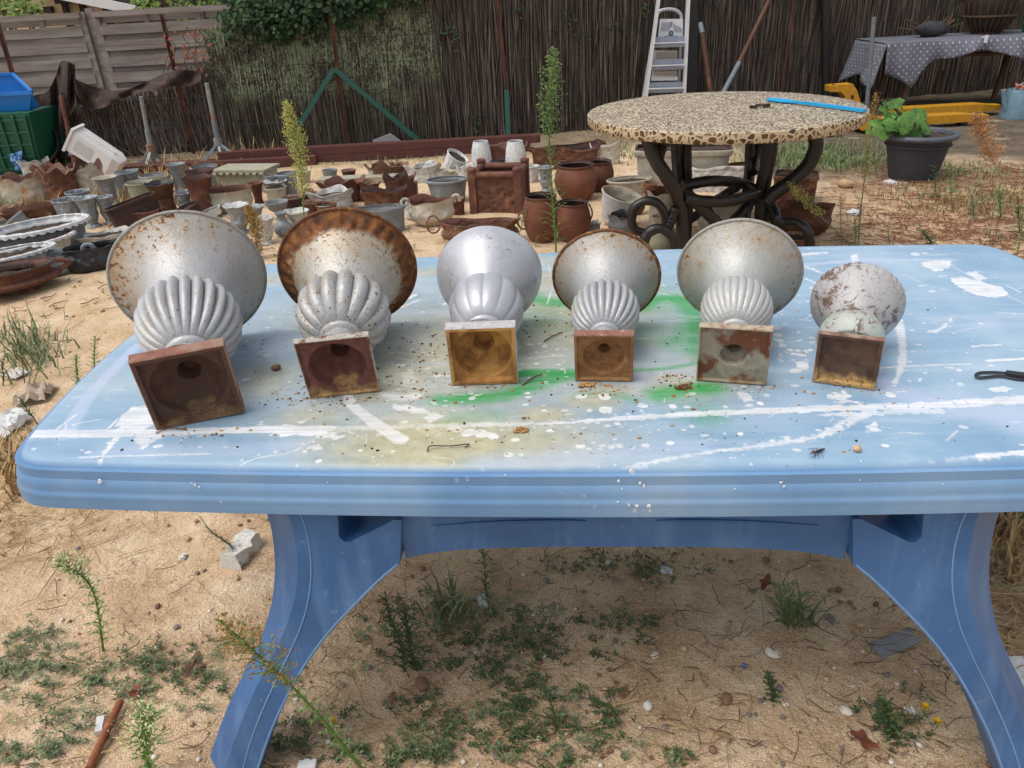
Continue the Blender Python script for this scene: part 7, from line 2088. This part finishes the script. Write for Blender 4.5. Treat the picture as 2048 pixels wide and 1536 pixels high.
dleaf('brown dead leaf by the pale grassy weed under the apron', 1530, 1175, .04, lf_red, lobes=2)
def flower(label, px, py, h, tipoff=(0, 0)):
    q = G(px, py); t = thing('yellow_flower', label, 'flower', (q.x, q.y, 0))
    g = MB(); g.tube([(0, 0, -.01), (.003, 0, h * .6), (0, 0, h)], .0012, 4); g.build('stem', M['leaf'], t, 60)
    g = MB()
    for k in range(30):
        a = k * 2.4; g.leaf((0, 0, h), (math.cos(a), math.sin(a), .2 + (k / 30) * 1.2), (0, 0, 1), .011, .004)
    g.build('petals', plain('yellow_petals', '#d8a916', .6, 0, .06, 30), t, 0)
flower('small yellow flower right of the front left table leg', 670, 1462, .03)
flower('yellow flower beside the jagged white chip, upper of two', 1842, 1442, .04)
flower('yellow flower near the front right table leg, lower of two', 1870, 1458, .02)

# ------------------------------------------------------------------ bits lying on the blue table
rt = random.Random(33)
def ontable(n, spots, cols, r0, r1, name):
    gs_ = [MB() for _ in cols]
    for cx_, cy_, sx_, sy_, k in spots:
        for i in range(k):
            px, py = rt.gauss(cx_, sx_), rt.gauss(cy_, sy_)
            q = G(px, py, TZ); l = TMI @ q
            if abs(l.x) > .96 or abs(l.y) > .49: continue
            r = r0 + (r1 - r0) * rt.random() ** 3
            vv, ff = ico((q.x, q.y, TZ + r * .3), r, (rt.uniform(.7, 1.5), rt.uniform(.7, 1.3), .6), 1, .2, rt)
            rt.choice(gs_).add(vv, ff)
    for gg, c in zip(gs_, cols): setp(gg.build(name, c, None, 60), kind='stuff')
ctan = plain('sand_crumb', '#a77f4f', .9, 0, .15, 60); cbr = plain('brown_crumb', '#5e4128', .9, 0, .2, 60); cdk = plain('dark_crumb', '#2c2520', .9, 0, .2, 60); cor = plain('orange_crumb', '#9b6333', .9, 0, .15, 60)
ontable(0, [(590, 790, 30, 10, 80), (680, 800, 60, 6, 90), (840, 730, 40, 40, 130), (800, 770, 90, 25, 90), (870, 690, 30, 15, 60), (1185, 772, 25, 6, 90), (1230, 785, 40, 10, 50), (1350, 755, 20, 5, 60), (1372, 775, 10, 6, 60), (970, 772, 50, 6, 50), (1060, 640, 60, 20, 50), (1120, 655, 40, 12, 60), (400, 866, 60, 8, 40), (520, 700, 40, 40, 50), (1000, 860, 300, 40, 120), (400, 800, 200, 70, 60), (1500, 775, 60, 6, 30), (1700, 782, 50, 5, 30), (1400, 850, 350, 50, 80), (1750, 700, 150, 60, 40)], [ctan, ctan, cbr, cor], .0006, .0032, 'sand_crumbs')
ontable(0, [(700, 700, 400, 120, 130), (1300, 820, 400, 80, 110), (620, 660, 60, 60, 40), (1350, 640, 80, 50, 60)], [cdk], .0007, .0026, 'dark_specks')
pebble('pebble', 'brown pebble on the blue table between the two largest urns', 'pebble', 553, 740, .0085, plain('brown_pebble', '#6b513b', .7, 0, .12, 60), (1.2, .9, .7), TZ)
pebble('pebble', 'round tan pebble on the blue table near the dead insect', 'pebble', 1713, 903, .006, peb[4], (1, 1, .9), TZ)
def lump(px, py, r, mat, label, n=26):
    q = G(px, py, TZ); g = MB()
    for k in range(n):
        a, d_ = rt.uniform(0, 6.28), rt.random() ** .6
        rr_ = r * rt.uniform(.18, .42)
        x, y = math.cos(a) * d_ * r * 1.5, math.sin(a) * d_ * r * .8
        g.add(*ico((x, y, rr_ * .5 + max(0, (1 - d_)) * r * .5 * rt.random()), rr_, (1, 1, .8), 1, .2, rt))
    o = g.build('clump', mat, None, 50); o.location = (q.x, q.y, TZ + .0006); return setp(o, label, 'clump')
lump(1042, 862, .0095, ctan, 'lump of caked tan sand on the white stripe of the table')
lump(1050, 838, .0045, cor, 'small brown crumb standing on the white stripe', 9)
lump(1366, 776, .0095, cbr, 'dark brown crumbly lump on the green paint in front of the whitish urn', 34)
lump(1172, 772, .0095, ctan, 'sandy lump at the corner of the small satin urn base')
def tw(label, pts, r):
    g = MB(); g.tube(spline([tuple(G(px, py, TZ) + Vector((0, 0, r + .0006 + dz))) for px, py, dz in pts], 16), r, 5); return setp(g.build('twig', M['twig'], None, 60), label, 'twig')
tw('thin brown twig with a crooked end on the olive-stained part of the table', [(855, 906, .001), (862, 898, .004), (900, 896, .002), (938, 893, .003), (930, 897, .001)], .0011)
tw('short twig lying across the green paint beside the bright silver urn', [(1045, 772, 0), (1065, 760, .002), (1085, 752, .003)], .0013)
tw('twig on the table between the bright silver urn and the satin urn', [(1088, 684, 0), (1105, 676, .002), (1124, 668, .002)], .0014)
tw('dry grass stem in front of the largest urn base', [(312, 868, 0), (340, 860, .002), (375, 862, .001)], .001)
ins = thing('dead_insect', 'dead black insect on the front of the blue table', 'insect', G(1634, 907, TZ + .0008))
g = MB()
for k, (x, r) in enumerate([(-.006, .0022), (-.002, .0026), (.003, .003), (.008, .0028), (.012, .0018)]): g.add(*ico((x, x * .5, .0035), r, (1.2, .9, .8), 1))
g.build('body', M['dark'], ins, 60)
g = MB()
for k in range(6): g.tube([(k % 3 * .004 - .003, 0, .003), (k % 3 * .005 - .006, (.008 if k < 3 else -.008), .005), (k % 3 * .006 - .008, (.013 if k < 3 else -.013), 0)], .0004, 3)
g.build('legs', M['dark'], ins, 60)
g = MB(); g.leaf((.0, 0, .005), (-1, -.7, .15), (0, 0, 1), .022, .005); g.build('wing', M['twig'], ins, 0)
st_ = thing('wrist_strap', 'black looped wrist strap lying at the right end of the blue table', 'strap', (0, 0, 0))
g = MB(); P = [G(px, py, TZ + .004) for px, py in [(2100, 762), (2040, 758), (2000, 752), (1960, 755), (1953, 750), (1962, 745), (2000, 745), (2045, 750), (2100, 754)]]
g.tube(spline([tuple(p) for p in P], 60), .0032, 6, flat=.6); g.build('cord', M['dark'], st_, 60)
g = MB(); a, b = G(2012, 748, TZ + .006), G(2075, 756, TZ + .006); g.bar(a, b, .014, .009, (0, 0, 1)); g.build('band', M['dark'], st_, 30)
